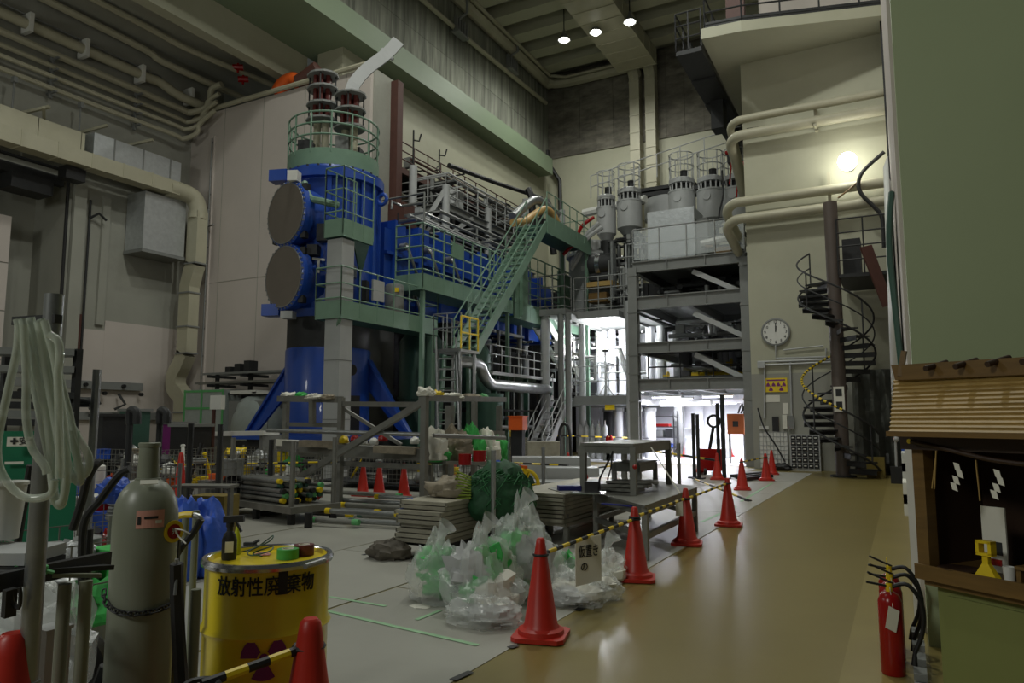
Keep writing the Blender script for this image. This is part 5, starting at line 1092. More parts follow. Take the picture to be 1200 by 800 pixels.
for i in range(3):
    mb = MB(); p, q = atZ(858+6*i, 560+2*i), atZ(900+2*i, 556+2*i); mb.bar(p+V(0, 0, .06), q+V(0, 0, .06), .12, .08); solo('floor_bar', ('rear', 'middle', 'front')[i]+' of the dark bars lying on the floor before the lit bay', 'bar', mb, M_dark, p)
# gas bottles and tall white cylinders under the gallery
for i in range(5):
    x = -11.75+.27*i; c = V(x, 27.9, 0); t = thing('gas_bottle', ('first', 'second', 'third', 'fourth', 'fifth')[i]+' from the left of the grey gas bottles under the gallery', 'bottle', c, 0, 'grey gas bottles under the gallery')
    MB().lathe([(0, .01), (.115, .02), (.115, 1.25), (.09, 1.36), (.035, 1.42), (.035, 1.5), (0, 1.5)], 14, c).build('body', M_lgrey, t); MB().cyl(c+V(0, 0, 1.48), c+V(0, 0, 1.58), .03, None, 8).build('valve', M_galv, t)
for i, (x, y, r, m) in enumerate(((-10.35, 28.6, .2, M_lgrey), (-9.95, 29.3, .17, M_dark), (-9.6, 28.7, .2, M_cool), (-9.25, 29.4, .24, M_lgrey), (-10.2, 30.0, .3, M_cool), (-11.1, 29.5, .22, M_dark))):
    c = V(x, y, 0); t = thing('tall_cylinder', ('pale grey upright cylinder right of the gas bottles under the gallery', 'dark upright cylinder between two pale ones under the gallery', 'white upright cylinder in the middle under the gallery', 'rightmost pale upright cylinder under the gallery', 'fat white upright cylinder deep under the gallery', 'dark upright cylinder just behind the gas bottles')[i], 'cylinder', c)
    MB().cyl(c, c+V(0, 0, 2.0), r, None, 16).build('shell', m, t); MB().cyl(c+V(0, 0, 1.95), c+V(0, 0, 2.1), r*1.15, None, 16).build('cap', M_grey, t)
for i, (px, py) in enumerate(((712, 513), (716, 513))):
    c = atY(px, py, 27.2); c.z = 0; t = thing('red_canister', ('left', 'right')[i]+' of two small red canisters under the gallery', 'canister', c); MB().lathe([(0, 0), (.08, 0), (.08, .4), (.03, .5), (0, .5)], 12, c+V(0, 0, .5)).build('body', M_redg, t); MB().bb(c.x-.15, c.x+.15, c.y-.15, c.y+.15, 0, .5).build('base', M_grey, t)
t = thing('hose_trolley', 'black looped hose trolley beside the gas bottles', 'trolley', atZ(662, 543))
c = atZ(662, 543); MB().tube(bez([c+V(-.2, 0, 0), c+V(-.22, 0, 1.0), c+V(-.1, 0, 1.4), c+V(.1, 0, 1.4), c+V(.22, 0, 1.0), c+V(.25, 0, .1)], 5), .06, 8).build('hose', M_black, t); MB().box(c+V(0, 0, .06), (.6, .3, .1)).build('base', M_dark, t)
# ================================================================== cones and barrier bars
def cone_proto():
    t = thing('traffic_cone', 'x', 'cone', (0, 0, 0), 0, 'red traffic cones')
    mb = MB(); mb.prism([(-.19, -.15), (-.15, -.19), (.15, -.19), (.19, -.15), (.19, .15), (.15, .19), (-.15, .19), (-.19, .15)], 0, .03); mb.lathe([(.17, .03), (.165, .06), (.135, .075)], 24); mb.bl('base', M_red, t)
    MB().lathe([(.135, .075), (.12, .1), (.035, .66), (.03, .69), (.02, .7), (0, .7)], 24).bl('body', M_red, t)
    return t
def gpt(px, py): return atZ(px, py)
cones = [((634, 747), 'nearest red cone on the walkway edge, in front of the refuse bags', .25), ((745, 679), 'second red cone along the walkway, before the tool table', .3), ((805, 638), 'third red cone along the walkway, with a dark band round it', .2), ((854, 616), 'fourth red cone along the walkway, at the end of the striped bars', .1), ((870, 574), 'fifth red cone, in front of the lit bay at the sheet edge', .2), ((898, 563), 'sixth red cone, at the clock tower corner', .3), ((905, 556), 'seventh red cone, just behind the one at the tower corner', .1),
 ((425, 581), 'left of the three red cones under the scaffold frame', .1), ((444, 582), 'middle of the three red cones under the scaffold frame', .2), ((473, 584), 'right of the three red cones under the scaffold frame', 0), ((666, 561), 'red cone behind the yellow cable reel', .1), ((687, 607), 'red cone half hidden behind the low tool table', .15), ((841, 562), 'large red cone between the dark poles before the lit bay', .2), ((821, 553), 'red cone just left of the pallet truck', .1), ((804, 536), 'left red cone inside the lit bay', .1), ((855, 535), 'right red cone inside the lit bay', .2), ((531, 562), 'small far red cone behind the bag table', .1), ((644, 528), 'tiny far red cone left of the gas bottles', .1), ((691, 530), 'tiny far red cone behind the tool table top', .1)]
CN = cone_proto(); cpos = []
for i, ((px, py), lab, rz) in enumerate(cones):
    p = gpt(px, py); p.z = .007; cpos.append(p)
    if i == 0: o = CN; o.location = p; o.rotation_euler.z = rz; o['label'] = lab
    else: o = dup(CN, p, rz, lab)
    if py < 540: o.scale = (1.15, 1.15, 1.15)
c2 = cpos[2]; MB().lathe([(.0905, .32), (.083, .37)], 24, c2).build('dark_band', M_brown, None) if False else None
def near_cone(px, ytop, d, lab, rz=0):
    p = at(px, ytop, d); p.z = 0.0; h = at(px, ytop, d).z; o = dup(CN, p, rz, lab); s = h/.7; o.scale = (s, s, s); cpos.append(p); return o
near_cone(364, 724, 2.62, 'red cone in the foreground against the yellow drum')
near_cone(16, 741, 2.05, 'dark red cone at the lower left corner beside the posts')
def bar(p, q, n, lab, r=.017, name='barrier_bar', loops=True):
    p, q = Vector(p), Vector(q); t = thing(name, lab, 'barrier', p, 0, 'black and yellow striped barrier bars'); d = q-p
    for k in range(n):
        a, b = p+d*(k/n), p+d*((k+1)/n); MB().cyl(a, b, r, None, 8).build('band', M_yband if k % 2 else M_black, t)
    if loops:
        for e in (p, q): MB().ring(e, .052, .01, 16, 5).build('end_ring', M_black, t)
    return t
up = lambda i, h=.58: cpos[i]+V(0, 0, h)
bar(up(0), up(1), 17, 'striped bar between the two nearest walkway cones, sign hanging on it')
bar(up(1, .6), up(2, .57), 15, 'striped bar from the second to the third walkway cone')
bar(up(2, .56), up(3, .62), 15, 'striped bar from the third to the fourth walkway cone')
bar(at(236, 802, 2.35), at(362, 757, 2.62), 5, 'striped bar in the foreground across the yellow drum', .017)
bar(up(5, .6), up(4, .62), 9, 'striped bar at the tower corner between the fifth and sixth cones')
bar(up(10, .2), atZ(770, 553)+V(0, 0, .35), 13, 'long striped bar behind the tool table', .022)
bar(at(570, 541, 17), at(664, 545, 17.5), 9, 'striped bar left of the cone behind the cable reel', .022)
bar(atZ(700, 545)+V(0, 0, .8), up(12, .5), 13, 'far striped bar before the lit bay', .03)
bar(atZ(640, 540)+V(0, 0, 1.0), atZ(760, 538)+V(0, 0, .85), 15, 'farthest striped bar below the gallery', .03)
bar(at(200, 545, 12), at(395, 541, 13), 16, 'striped bar behind the pipe cart', .016)
bar(up(12, .04)+V(-.6, -.3, 0), cpos[3]+V(.2, .5, .33), 9, 'striped bar slanting down to the fourth walkway cone', .02)
# sign on the nearest bar
a, b = at(674, 632, 6.05), at(704, 626, 6.2); w = (b-a).length
t = thing('hanging_sign', 'white temporary-storage sign hanging from the nearest striped bar', 'sign', (a+b)/2-V(0, 0, .4)); d = (b-a).normalized()
MB().sheet([a, b, b-V(0, 0, .38), a-V(0, 0, .38)], .006).build('plate', M_paper, t)
rzs = math.atan2(d.y, d.x); nrm = V(d.y, -d.x, 0)
mb = MB(); cm = (a+b)/2+nrm*.008; lettering(mb, '仮置き', .11, cm-V(0, 0, .12), rzs, 0, .001, 1, .66); lettering(mb, 'の', .085, cm-V(0, 0, .24)-d*.05, rzs, 0, .001); mb.build('lettering', M_black, t)
# ================================================================== refuse bags
def bag(lab, c, size, seed, inner, point=.55, tie=True):
    c = Vector(c); t = thing('refuse_bag', lab, 'bag', c, 0, 'clear refuse bags on the floor sheet'); g = random.Random(seed)
    for k, m in enumerate(inner):
        a = g.uniform(0, 6.28); rr = g.uniform(.1, .45); s = g.uniform(.42, .62)
        p = c+V(size[0]*rr*math.cos(a), size[1]*rr*math.sin(a), .02+size[2]*g.uniform(.0, .38))
        MB().blob(p, (size[0]*s, size[1]*s, size[2]*s*.8), seed+k*3, .4, 2.4, 14, 10, 0, False).build('rag', m, t)
    mb = MB(); mb.blob(c, size, seed, .26, 2.0, 44, 32, 0, True, point)
    f = mb.build('film', M_bag, t)
    if tie:
        top = c+V(0, 0, size[2]*.97); mb = MB()
        mb.tube([top-V(0, 0, .05), top+V(.01, 0, .03), top+V(.03, .01, .1), top+V(.08, .02, .16)], [.06, .03, .05, .09], 10, 0, False, False); mb.build('tied_neck', M_bag, t)
    return t
G, Wt, Dk, Gy = M_clutgreen, M_paper, M_dark, M_lgrey
bag('clear refuse bag of green rags, leftmost of the heap', atZ(514, 702)+V(0, .0, .0), (.30, .27, .50), 2, [G, G, Wt, G, Gy, G])
bag('bulky clear refuse bag in front, grey and green waste inside', atZ(566, 718), (.33, .28, .62), 5, [Gy, G, Wt, Dk, G, Gy, Wt, G])
bag('flat clear plastic bag lying at the foot of the bulky refuse bag', atZ(566, 732), (.30, .20, .22), 8, [Wt, Gy], .2, False)
bag('tall clear refuse bag with a twisted neck behind the nearest cone', atZ(612, 700), (.32, .3, .78), 11, [G, Wt, Wt, G, Gy, Wt])
bag('clear bag of green scraps right of the nearest cone', atZ(655, 690), (.24, .22, .36), 14, [G, Wt, G, Gy], .3, False)
bag('low clear bag spreading over the walkway edge below the sign', atZ(668, 706), (.34, .24, .27), 17, [Wt, Gy, Wt], .2, False)
bag('small clear bag end reaching onto the yellow walkway', atZ(705, 700), (.2, .15, .2), 20, [Wt], .3, False)
bag('round clear bag under the tool table beside the second cone', atZ(711, 680), (.2, .2, .3), 23, [Wt, Gy], .3, True)
mb = MB(); mb.blob(atZ(492, 711), (.1, .06, .012), 3); solo('flat_rag', 'flat whitish scrap on the floor before the leftmost bag', 'rag', mb, M_paper, atZ(492, 711))
# ================================================================== plank stack with sacks and net
t0 = atZ(487, 652); u_ = V(1, 0, 0); A = atZ(512, 660)
t = thing('plank_cart', 'low dark cart on casters carrying the aluminium plank stack', 'cart', (A.x-.3, A.y+1.0, 0))
X0, X1, Y0, Y1 = A.x-.62, A.x+.02, A.y+.1, A.y+2.9
MB().bb(X0, X1, Y0+.1, Y1, .13, .18).build('deck', M_dark, t)
for x in (X0+.05, X1-.03):
    for y in (Y0+.5, Y1-.1): MB().cyl((x-.03, y, .065), (x+.03, y, .065), .065, None, 12).build('caster', M_black, t)
for px, py, y1 in ((578, 652, 528), (637, 608, 524)):
    p = atZ(px, py); hh = 1.56+(493-y1)*1326/(py-493)/850; MB().cyl(p, V(p.x, p.y, hh), .03, None, 8).build('post', M_galv, t); MB().bb(p.x-.07, p.x+.07, p.y-.07, p.y+.07, 0, .24).build('post_socket', M_black, t)
g = random.Random(5)
def planks(lab, x0, x1, y0, y1, z, n, th, seed):
    g = random.Random(seed)
    for k in range(n):
        dx, dy, z0 = g.uniform(-.015, .015), g.uniform(-.06, .06), z+k*th
        mb = MB(); mb.bb(x0+dx, x1+dx, y0+dy, y1+dy, z0+.008, z0+th-.004); mb.bb(x1+dx-.012, x1+dx+.006, y0+dy, y1+dy, z0+.002, z0+th-.008); mb.bb(x0+dx-.006, x0+dx+.012, y0+dy, y1+dy, z0+.002, z0+th-.008)
        nm = ('lowest', 'second', 'third', 'fourth', 'fifth', 'sixth', 'seventh', 'eighth', 'ninth', 'tenth')[k] if k < n-1 else 'topmost'
        solo('aluminium_plank', '%s worn aluminium plank %s' % (nm, lab), 'plank', mb, M_plank, ((x0+x1)/2, (y0+y1)/2, z0), 'aluminium planks')
planks('of the near stack under the soiled sack', X0, X1, Y0, Y0+2.0, .18, 9, .052, 4)
planks('of the far stack behind the green net', X0+.5, X1+.75, Y0+1.6, Y0+4.2, .22, 8, .052, 6)
def sack(name, lab, c, size, seed, m, rough=.3, cat='sack', flat=True):
    mb = MB(); mb.blob(c, size, seed, rough, 1.9, 26, 18, 0, flat); return solo(name, lab, cat, mb, m, c)
zt = .18+9*.052
sack('soiled_sack', 'soiled pale sack lying on the near plank stack', V(X0+.32, Y0+.62, zt), (.3, .22, .24), 31, M_dirty)
sack('soiled_sack', 'grimy dark sack on the floor at the end of the plank stack', V(X0-.02, Y0-.12, 0), (.26, .2, .2), 33, mat('grimy_dark_sack', (86, 80, 70), .7, var=.3, scale=8, bump=.4, bscale=10))
sack('blue_sack', 'blue plastic bag behind the soiled sack on the planks', V(X1-.1, Y0+1.45, zt), (.2, .18, .34), 35, M_tarp)
sack('blue_sack', 'small blue plastic bag hanging at the left end of the planks', at(480, 612, 8.6), (.13, .12, .26), 37, M_tarp, .25, 'sack', False)
c = at(585, 592, 8.9); c = V(c.x, c.y, .66)
M_net2 = mat('lighter_net_cord', (40, 104, 58), .7, var=.2)
t = thing('net_bundle', 'big rounded heap of dark green netting on the plank stacks', 'net', c)
MB().blob(c-V(0, 0, .28), (.40, .46, .66), 41, .14, 1.5, 30, 20).build('heap', M_net, t)
for k in range(130):
    a, b = R.uniform(0, 6.28), R.uniform(.2, 1.35); pts = []
    for j in range(6):
        q = a+.18*j*R.choice((-1, 1)); e = b*(1-j*.15); r = .43+R.uniform(0, .03); pts.append(c+V(r*math.sin(e+.2)*math.cos(q), .5*math.sin(e+.2)*math.sin(q), -.28+.62*math.cos(e)))
    MB().tube(pts, .006, 3).build('cord', M_net2, t)
for k in range(9): MB().tube(bez([c+V(-.48+.02*k, -.42, -.05+.04*k), c+V(-.3, -.5, -.02+.04*k), c+V(-.1, -.5, .0+.03*k)], 3), .012, 5).build('yellow_strap', mat('lime_strap', (120, 140, 40), .6) if k == 0 else bpy.data.materials['lime_strap'], t)
# ================================================================== scaffold table frame behind the pipes
P1, P2, P3 = atZ(496, 606), atZ(397, 592), atZ(332, 583)
P4 = P1+V(.9, 1.9, 0)
t = thing('scaffold_frame', 'welded grey angle-steel frame before the blue tank', 'frame', P2)
HT = lambda p, y: (EYE+(493-y)*((-p.x*math.sin(YAW)+p.y*math.cos(YAW)))/850)
zT = HT(P1, 468)
for p in (P1, P2, P3): MB().bar(p, V(p.x, p.y, HT(p, 464 if p is not P2 else 466)), .1, .1).build('upright', M_raw, t)
Pb = at(556, 470, 15.5); MB().bar(V(Pb.x, Pb.y, 0), Pb, .1, .1).build('upright', M_raw, t); Pc = at(585, 475, 15.5); MB().bar(V(Pc.x, Pc.y, 0), V(Pc.x, Pc.y, Pc.z), .1, .1).build('upright', M_raw, t); Pd = at(527, 475, 14.5); MB().bar(V(Pd.x, Pd.y, 0), Pd, .14, .14).build('upright', M_raw, t)
dp = lambda p: -p.x*math.sin(YAW)+p.y*math.cos(YAW)
d1, d2, d3 = dp(P1), dp(P2), dp(P3)
def fb(nm, p, q, w, h=None): MB().bar(p, q, w, h or w).build(nm, M_raw, t)
fb('top_beam', at(328, 467, d3), at(399, 468, d2), .14, .12); fb('beam', at(400, 473, d2), at(497, 474, d1), .09)
fb('beam', at(332, 497, d3), at(397, 498, d2), .08); fb('stub', at(366, 468, d2+.3), at(366, 497, d2+.3), .1)
fb('top_beam', at(495, 466, d1), at(590, 468, 15.5), .14, .1); fb('beam', at(500, 505, 13), at(590, 507, 15.5), .08)
fb('diagonal', at(497, 470, d1), at(345, 563, d2-.6), .1); fb('diagonal', at(402, 478, d2), at(470, 521, d1+1.2), .06)
fb('lower_beam', at(332, 540, d3), at(500, 547, d1), .09); fb('foot_rail', at(397, 590, d2), at(497, 603, d1), .07)
fb('shelf_beam', at(330, 522, d3-.3), at(500, 533, d1+.2), .22, .2); fb('shelf_beam', at(332, 530, d3+.8), at(585, 537, 15), .2, .14)
mb = MB(); mb.cyl(at(313, 504, d3-1.2), at(497, 509, d1-.1), .038, None, 10); solo('long_tube', 'long bright tube resting across the scaffold frame uprights', 'tube', mb, M_galv, at(400, 506, d2))
mb = MB(); mb.cyl(at(508, 510, 12.2), at(592, 513, 13.0), .038, None, 10); solo('long_tube', 'shorter bright tube above the bag table right of the frame', 'tube', mb, M_galv, at(550, 511, 12.6))
def scatter(lab, name, cat, pts, size, mats, seed, group):
    g = random.Random(seed)
    for i, (p, m, w) in enumerate(zip(pts, mats, lab)):
        c = Vector(p); mb = MB(); s = g.uniform(.8, 1.25); mb.blob(c, (size[0]*s, size[1]*s, size[2]*g.uniform(.8, 1.3)), seed+i*2, .4, 2.2, 14, 10); solo(name, w, cat, mb, m, c, group)
for i, (px, py, d, sz, m, w) in enumerate((
 (338, 464, d3-.1, (.2, .12, .1), M_paper, 'whitish rag at the left end of the frame top'), (352, 464, d3-.1, (.16, .12, .1), M_clutgreen, 'green rag on the frame top near its left end'), (368, 465, d2+.2, (.18, .1, .09), M_paper, 'white rag in the middle of the left frame top'), (385, 466, d2+.1, (.16, .1, .09), M_dirty, 'beige rag at the right end of the left frame top'),
 (499, 462, d1, (.16, .12, .14), M_paper, 'white rag wrapped on the near frame corner'), (512, 464, 12.8, (.12, .1, .12), M_yband, 'yellow rag beside the near frame corner'), (530, 465, 13.4, (.24, .12, .1), M_paper, 'long white wrap on the right frame top'), (551, 465, 14.2, (.2, .1, .09), M_dirty, 'beige wrap on the right frame top'), (566, 466, 14.8, (.12, .1, .11), M_gtape, 'green tape roll at the right frame end'))):
    sack('rag', w, at(px, py+2, d), sz, 50+i, m, .4, 'rag')
for i, (px, py, d, w_, m, lab) in enumerate(((345, 518, d3-.3, 1.1, M_paper, 'white wrapped length on the frame shelf, far left'), (378, 519, d2+.1, .9, M_dirty, 'beige wrapped length on the frame shelf'), (412, 522, d2, .8, M_plank, 'bare aluminium length on the frame shelf'), (465, 526, d1+.4, .9, M_dirty, 'beige wrapped bundle on the frame shelf near the cones'))):
    a_ = at(px-24, py, d); b_ = at(px+24, py+2, d-.15); mb = MB(); mb.bar(a_, b_, .3, .12); solo('wrapped_length', lab, 'bundle', mb, m, a_)
for i, (px, py, m, w) in enumerate(((403, 514, M_yband, 'yellow cap lying on the frame shelf'), (416, 513, M_redg, 'small red cap left of the white trays'), (438, 516, M_wht, 'white tray on the frame shelf'), (425, 516, M_wht, 'smaller white tray on the frame shelf'), (449, 512, M_redg, 'red ball-like cap on the frame shelf'), (486, 515, M_wht, 'white bottle on the frame shelf by the near upright'))):
    c = at(px, py+5, d2-.2); sack('cap', w, c, (.09, .09, .13), 70+i, m, .15, 'cap')
# bags on the table right of the frame
t = thing('bag_table', 'long low grey table holding bags of green waste', 'table', at(540, 560, 13.2).xy.to_3d())
a_, b_ = at(505, 541, 12.6), at(592, 543, 14.0); MB().bar(a_, b_, .8, .06).build('top', M_raw, t)
for p in (a_+V(.2, -.3, 0), a_+V(.1, .3, 0), b_+V(-.1, -.3, 0), b_+V(-.2, .3, 0)): MB().bar(V(p.x, p.y, 0), V(p.x, p.y, p.z-.03), .07, .07).build('leg', M_raw, t)
for i, (px, py, sz, m, w) in enumerate(((508, 539, (.26, .2, .5), M_paper, 'whitish bag at the left end of the bag table'), (512, 541, (.22, .2, .22), G, 'green bag half under the leftmost whitish bag'), (534, 540, (.34, .22, .5), M_dirty, 'beige peaked bag in the middle of the bag table'), (553, 541, (.26, .2, .56), G, 'bright green bag right of the beige peaked bag'), (571, 541, (.24, .2, .58), M_paper, 'white and tall bag near the right end of the bag table'), (583, 543, (.2, .18, .5), G, 'green bag at the right end of the bag table'), (568, 546, (.12, .12, .22), M_wht, 'white jug hanging before the bag table'))):
    sack('waste_bag', w, at(px, py, 12.4+.02*(px-505)), sz, 80+i, m, .35, 'bag')
for i, (px, py) in enumerate(((545, 538), (562, 534))):
    c = at(px, py, 12.0); mb = MB(); mb.cyl(c-V(0, 0, .09), c+V(0, 0, .09), .11, None, 14); solo('red_puck', ('lower', 'upper')[i]+' red round cap among the bags on the bag table', 'cap', mb, M_redg, c)
# ================================================================== pipe cart and loose pipes
c0 = atZ(300, 614); PCX = atZ(268, 606).x; yb = c0.y
pa, pb = atZ(270, 603), atZ(341, 615)
t = thing('pipe_cart', 'low steel cart with corner posts loaded with pipes', 'cart', pa); dv = (pb-pa); bk = V(-dv.y, dv.x, 0).normalized()*.75
zc = .22
cor = [pa, pb, pb+bk, pa+bk]
for p, h in zip(cor, (1.28, 1.25, 1.3, 1.25)): MB().cyl(V(p.x, p.y, zc), V(p.x, p.y, h), .04, None, 8).build('post', M_raw, t); MB().cyl(V(p.x, p.y, .0), V(p.x, p.y, zc), .06, None, 8).build('caster', M_black, t)
mb = MB(); ctr = sum(cor, V(0, 0, 0))/4; mb.box(V(ctr.x, ctr.y, zc), (dv.length+.2, .9, .1), math.atan2(dv.y, dv.x)); mb.build('deck', M_raw, t)
for p in (pa.lerp(pb, .45), pa.lerp(pb, 1.25)): MB().cyl(V(p.x, p.y, 0), V(p.x, p.y, zc), .06, None, 8).build('caster', M_black, t)
dn = dv.normalized(); bn = bk.normalized(); base = V(pa.x, pa.y, zc+.06)
k = 0; g = random.Random(9)
rows = ('bottom', 'second', 'third', 'fourth', 'top')
cols = ('front', 'second', 'third', 'fourth', 'fifth', 'back')
for r_ in range(5):
    for q in range(6-(r_ > 3)):
        a_ = base+bn*(.07+.105*q+.04*(r_ % 2))+V(0, 0, .045+.073*r_)-dn*(.05+g.uniform(0, .08)); L = 1.55+g.uniform(-.1, .25)
        t = thing('steel_pipe', '%s steel pipe of the %s layer on the pipe cart' % (cols[q], rows[r_]), 'pipe', a_, 0, 'steel pipes on the cart')
        MB().cyl(a_, a_+dn*L, .036, None, 10).build('barrel', M_galv if (q+r_) % 3 else M_raw, t); MB().cyl(a_+dn*(L-.07), a_+dn*(L+.01), .040, None, 10).build('tape_end', (M_yband, M_gtape, M_dark, M_dgreen)[(q*2+r_) % 4], t)
pile = [(372, 582, 470), (398, 586, 505), (365, 590, 430), (440, 589, 530), (390, 594, 500), (372, 597, 445), (400, 600, 520), (362, 602, 412), (420, 605, 540), (382, 608, 470), (365, 611, 420), (410, 612, 545)]
for i, (x0, py, x1) in enumerate(pile):
    a_ = atZ(x0, py+5); b_ = atZ(x1, py+5+(x1-x0)*.06); a_.z = b_.z = .09+.1*(i % 3 == 0)
    t = thing('loose_pipe', 'loose pipe on the floor right of the cart, number %s from the back' % ('one', 'two', 'three', 'four', 'five', 'six', 'seven', 'eight', 'nine', 'ten', 'eleven', 'twelve')[i], 'pipe', a_, 0, 'loose pipes on the floor'); dd = (b_-a_).normalized()
    MB().cyl(a_, b_, .04, None, 10).build('barrel', M_galv if i % 2 else M_raw, t); MB().cyl(a_-dd*.01, a_+dd*.08, .045, None, 10).build('tape_end', (M_yband, M_gtape, M_dgreen)[i % 3], t); MB().cyl(b_-dd*.1, b_+dd*.01, .045, None, 10).build('tape_end', (M_gtape, M_yband)[i % 2], t)
# ================================================================== tool tables
N_, E_, W3 = atZ(757, 657), atZ(815, 623), atZ(699, 632)
B_ = W3+E_-N_; zt2 = .62
def table(lab, cs, z0, z1, w, th, m, inset=.0, name='work_table', low=True):
    ctr = sum(cs, V(0, 0, 0))/4; t = thing(name, lab, 'table', V(ctr.x, ctr.y, z0))
    MB().prism([(p.x+(p.x-ctr.x)*.06, p.y+(p.y-ctr.y)*.06) for p in cs], z1-th, z1).build('top', m, t)
    for p in cs: MB().bar(V(p.x, p.y, z0), V(p.x, p.y, z1-th), w, w).build('leg', m, t)
    for i in range(4):
        p, q = cs[i], cs[(i+1) % 4]
        if low: MB().bar(V(p.x, p.y, z0+(z1-z0)*.42), V(q.x, q.y, z0+(z1-z0)*.42), w*.8, w).build('stretcher', m, t)
        MB().bar(V(p.x, p.y, z1-th-.05), V(q.x, q.y, z1-th-.05), w*.7, .1).build('apron', m, t)
    return t
table('low welded grey table nearest the striped bars', [N_, E_, B_, W3], .008, zt2, .065, .03, M_raw)
f1, f2, f3 = at(743, 580, 8.75), at(683, 576, 9.6), at(797, 572, 10.4)
sh = lambda p: V(p.x, p.y, 0)
q1, q2, q3 = sh(atZ(743, 580, zt2)), sh(atZ(684, 576, zt2)), sh(atZ(784, 567, zt2)); q4 = q2+q3-q1
table('tall grey table frame standing on the low table', [q1, q3, q4, q2], zt2, 1.27, .075, .035, M_raw, 0, 'table_frame', False)
m_ = (q1+q2+q3+q4)/4; e1, e2 = (q3-q1)*.28, (q2-q1)*.26
table('small stool frame inside the tall table frame', [m_-e1*.2-e2, m_+e1*1.5-e2, m_+e1*1.5+e2, m_-e1*.2+e2], zt2, .98, .06, .03, M_raw, 0, 'stool', False)
W4 = [atZ(664, 637), atZ(699, 631), atZ(690, 612), atZ(651, 622)]
wl1, wl2 = atZ(664, 637), atZ(700, 631)
bx = (B_-W3)*.8
table('narrow low grey table left of the tool table, laptop on it', [wl1, wl1+bx*.9, wl1+bx*.9+(W3-N_)*.45, wl1+(W3-N_)*.45], .008, zt2+.02, .06, .03, M_raw)
c = at(690, 588, 9.2); c.z = zt2+.03; t = thing('glossy_plate', 'glossy bright plate on the narrow low table', 'plate', c); MB().box(c+V(0, 0, .005), (.42, .3, .01), .3).build('sheet', M_steel, t); 
mb = MB(); mb.box(c+V(-.02, .18, .07), (.2, .12, .12), .3); solo('black_box', 'small black box standing on the glossy plate', 'box', mb, M_black, c+V(0, .18, 0))
mb = MB(); mb.box(at(667, 578, 9.7)+V(0, 0, .06), (.3, .16, .09), .6); solo('blue_case', 'dark blue case on the narrow low table', 'case', mb, mat('navy', (26, 34, 110), .5), at(667, 578, 9.7))
for i in range(3):
    cc = m_-e1*.9+V(0, 0, zt2); mb = MB(); mb.box(cc+V(.08*i, .1*i-.1, .03+.045*i), (.7, .28, .035), -.1+.2*i); solo('steel_profile', ('lowest', 'middle', 'top')[i]+' steel profile stacked on the low table under the frame', 'profile', mb, M_raw, cc)
mb = MB(); mb.tube(bez([at(705, 590, 8.9)+V(0, 0, 0), at(730, 592, 8.6), at(757, 596, 8.3), at(760, 606, 8.2)], 4), .012, 6); solo('blue_strap', 'dark blue strap lying across the low table', 'strap', mb, bpy.data.materials['navy'], at(730, 592, 8.6))
mb = MB(); mb.cyl(at(763, 524, 8.9), at(797, 578, 8.3), .008, None, 5); solo('pale_rope', 'pale cord slanting from the tall table frame to the third cone', 'cord', mb, M_paper, at(780, 550, 8.5))
mb = MB(); mb.tube([at(718, 530, 9.2), at(703, 560, 9.3), at(700, 574, 9.3)], .012, 5); mb.tube([at(718, 528, 9.2), at(716, 548, 9.2), at(712, 562, 9.2)], .01, 5); solo('black_rope', 'black cords hanging under the tall table frame', 'cord', mb, M_black, at(710, 550, 9.2))
mb = MB(); mb.box(cpos[2]+V(-.06, -.1, .46), (.09, .01, .2), .4); solo('paper_label', 'pale paper label hanging from the striped bar at the third cone', 'label', mb, M_paper, cpos[2]+V(-.06, -.1, .36))
p = atZ(797, 600); mb = MB(); mb.bar(p, p+V(0, 0, 1.18), .05, .05); solo('tall_post', 'slim grey post behind the right end of the tool table', 'post', mb, M_raw, p)
for i, (px, py) in enumerate(((744, 547), (742, 547))[:1]): 
    mb = MB(); c = at(744, 547, 8.7); mb.ball(c, .03); solo('red_ball', 'small red knob on the near leg of the tall table frame', 'knob', mb, M_redg, c)
# ================================================================== materials behind the tables
for i in range(4):
    a_ = at(690+i*1.0, 556-5*i, 13.2); b_ = at(728, 559-5*i, 13.4); mb = MB(); mb.bar(V(a_.x, a_.y, .1+.12*i), V(b_.x, b_.y, .1+.12*i), .7, .1); solo('tan_board', ('bottom', 'second', 'third', 'top')[i]+' tan board of the stack behind the tool table', 'board', mb, M_wood if i % 2 else M_roofw, a_)
for i, (x0, x1, y, d, m, lab) in enumerate(((622, 690, 563, 17, M_lgrey, 'white wrapped bundle on the floor left of the cone behind the reel'), (670, 765, 570, 15.5, M_film, 'long white panel lying behind the tool table'), (600, 690, 535, 19, M_lgrey, 'white sheeted bundle behind the cable reel'), (618, 655, 517, 22, M_plank, 'pale board on top of the far sheeted bundle'), (700, 770, 578, 14.5, M_raw, 'grey steel channel lying behind the tool table'), (640, 700, 547, 18, M_lgrey, 'grey wrapped bundle right of the cable reel'))):
    a_, b_ = at(x0, y, d), at(x1, y, d); z = max(.09, a_.z); mb = MB(); mb.bar(V(a_.x, a_.y, z/2), V(b_.x, b_.y, z/2), .8, z); solo('wrapped_bundle', lab, 'bundle', mb, m, a_)
for i in range(9):
    a_, b_ = atZ(560, 541), atZ(618, 541); z = .08+.1*i; mb = MB(); mb.bar(V(a_.x, a_.y, z), V(b_.x, b_.y, z), .7, .08); solo('steel_plank', ('lowest', 'second', 'third', 'fourth', 'fifth', 'sixth', 'seventh', 'eighth', 'topmost')[i]+' plank of the far stack below the bent silver pipe', 'plank', mb, M_plank, a_)
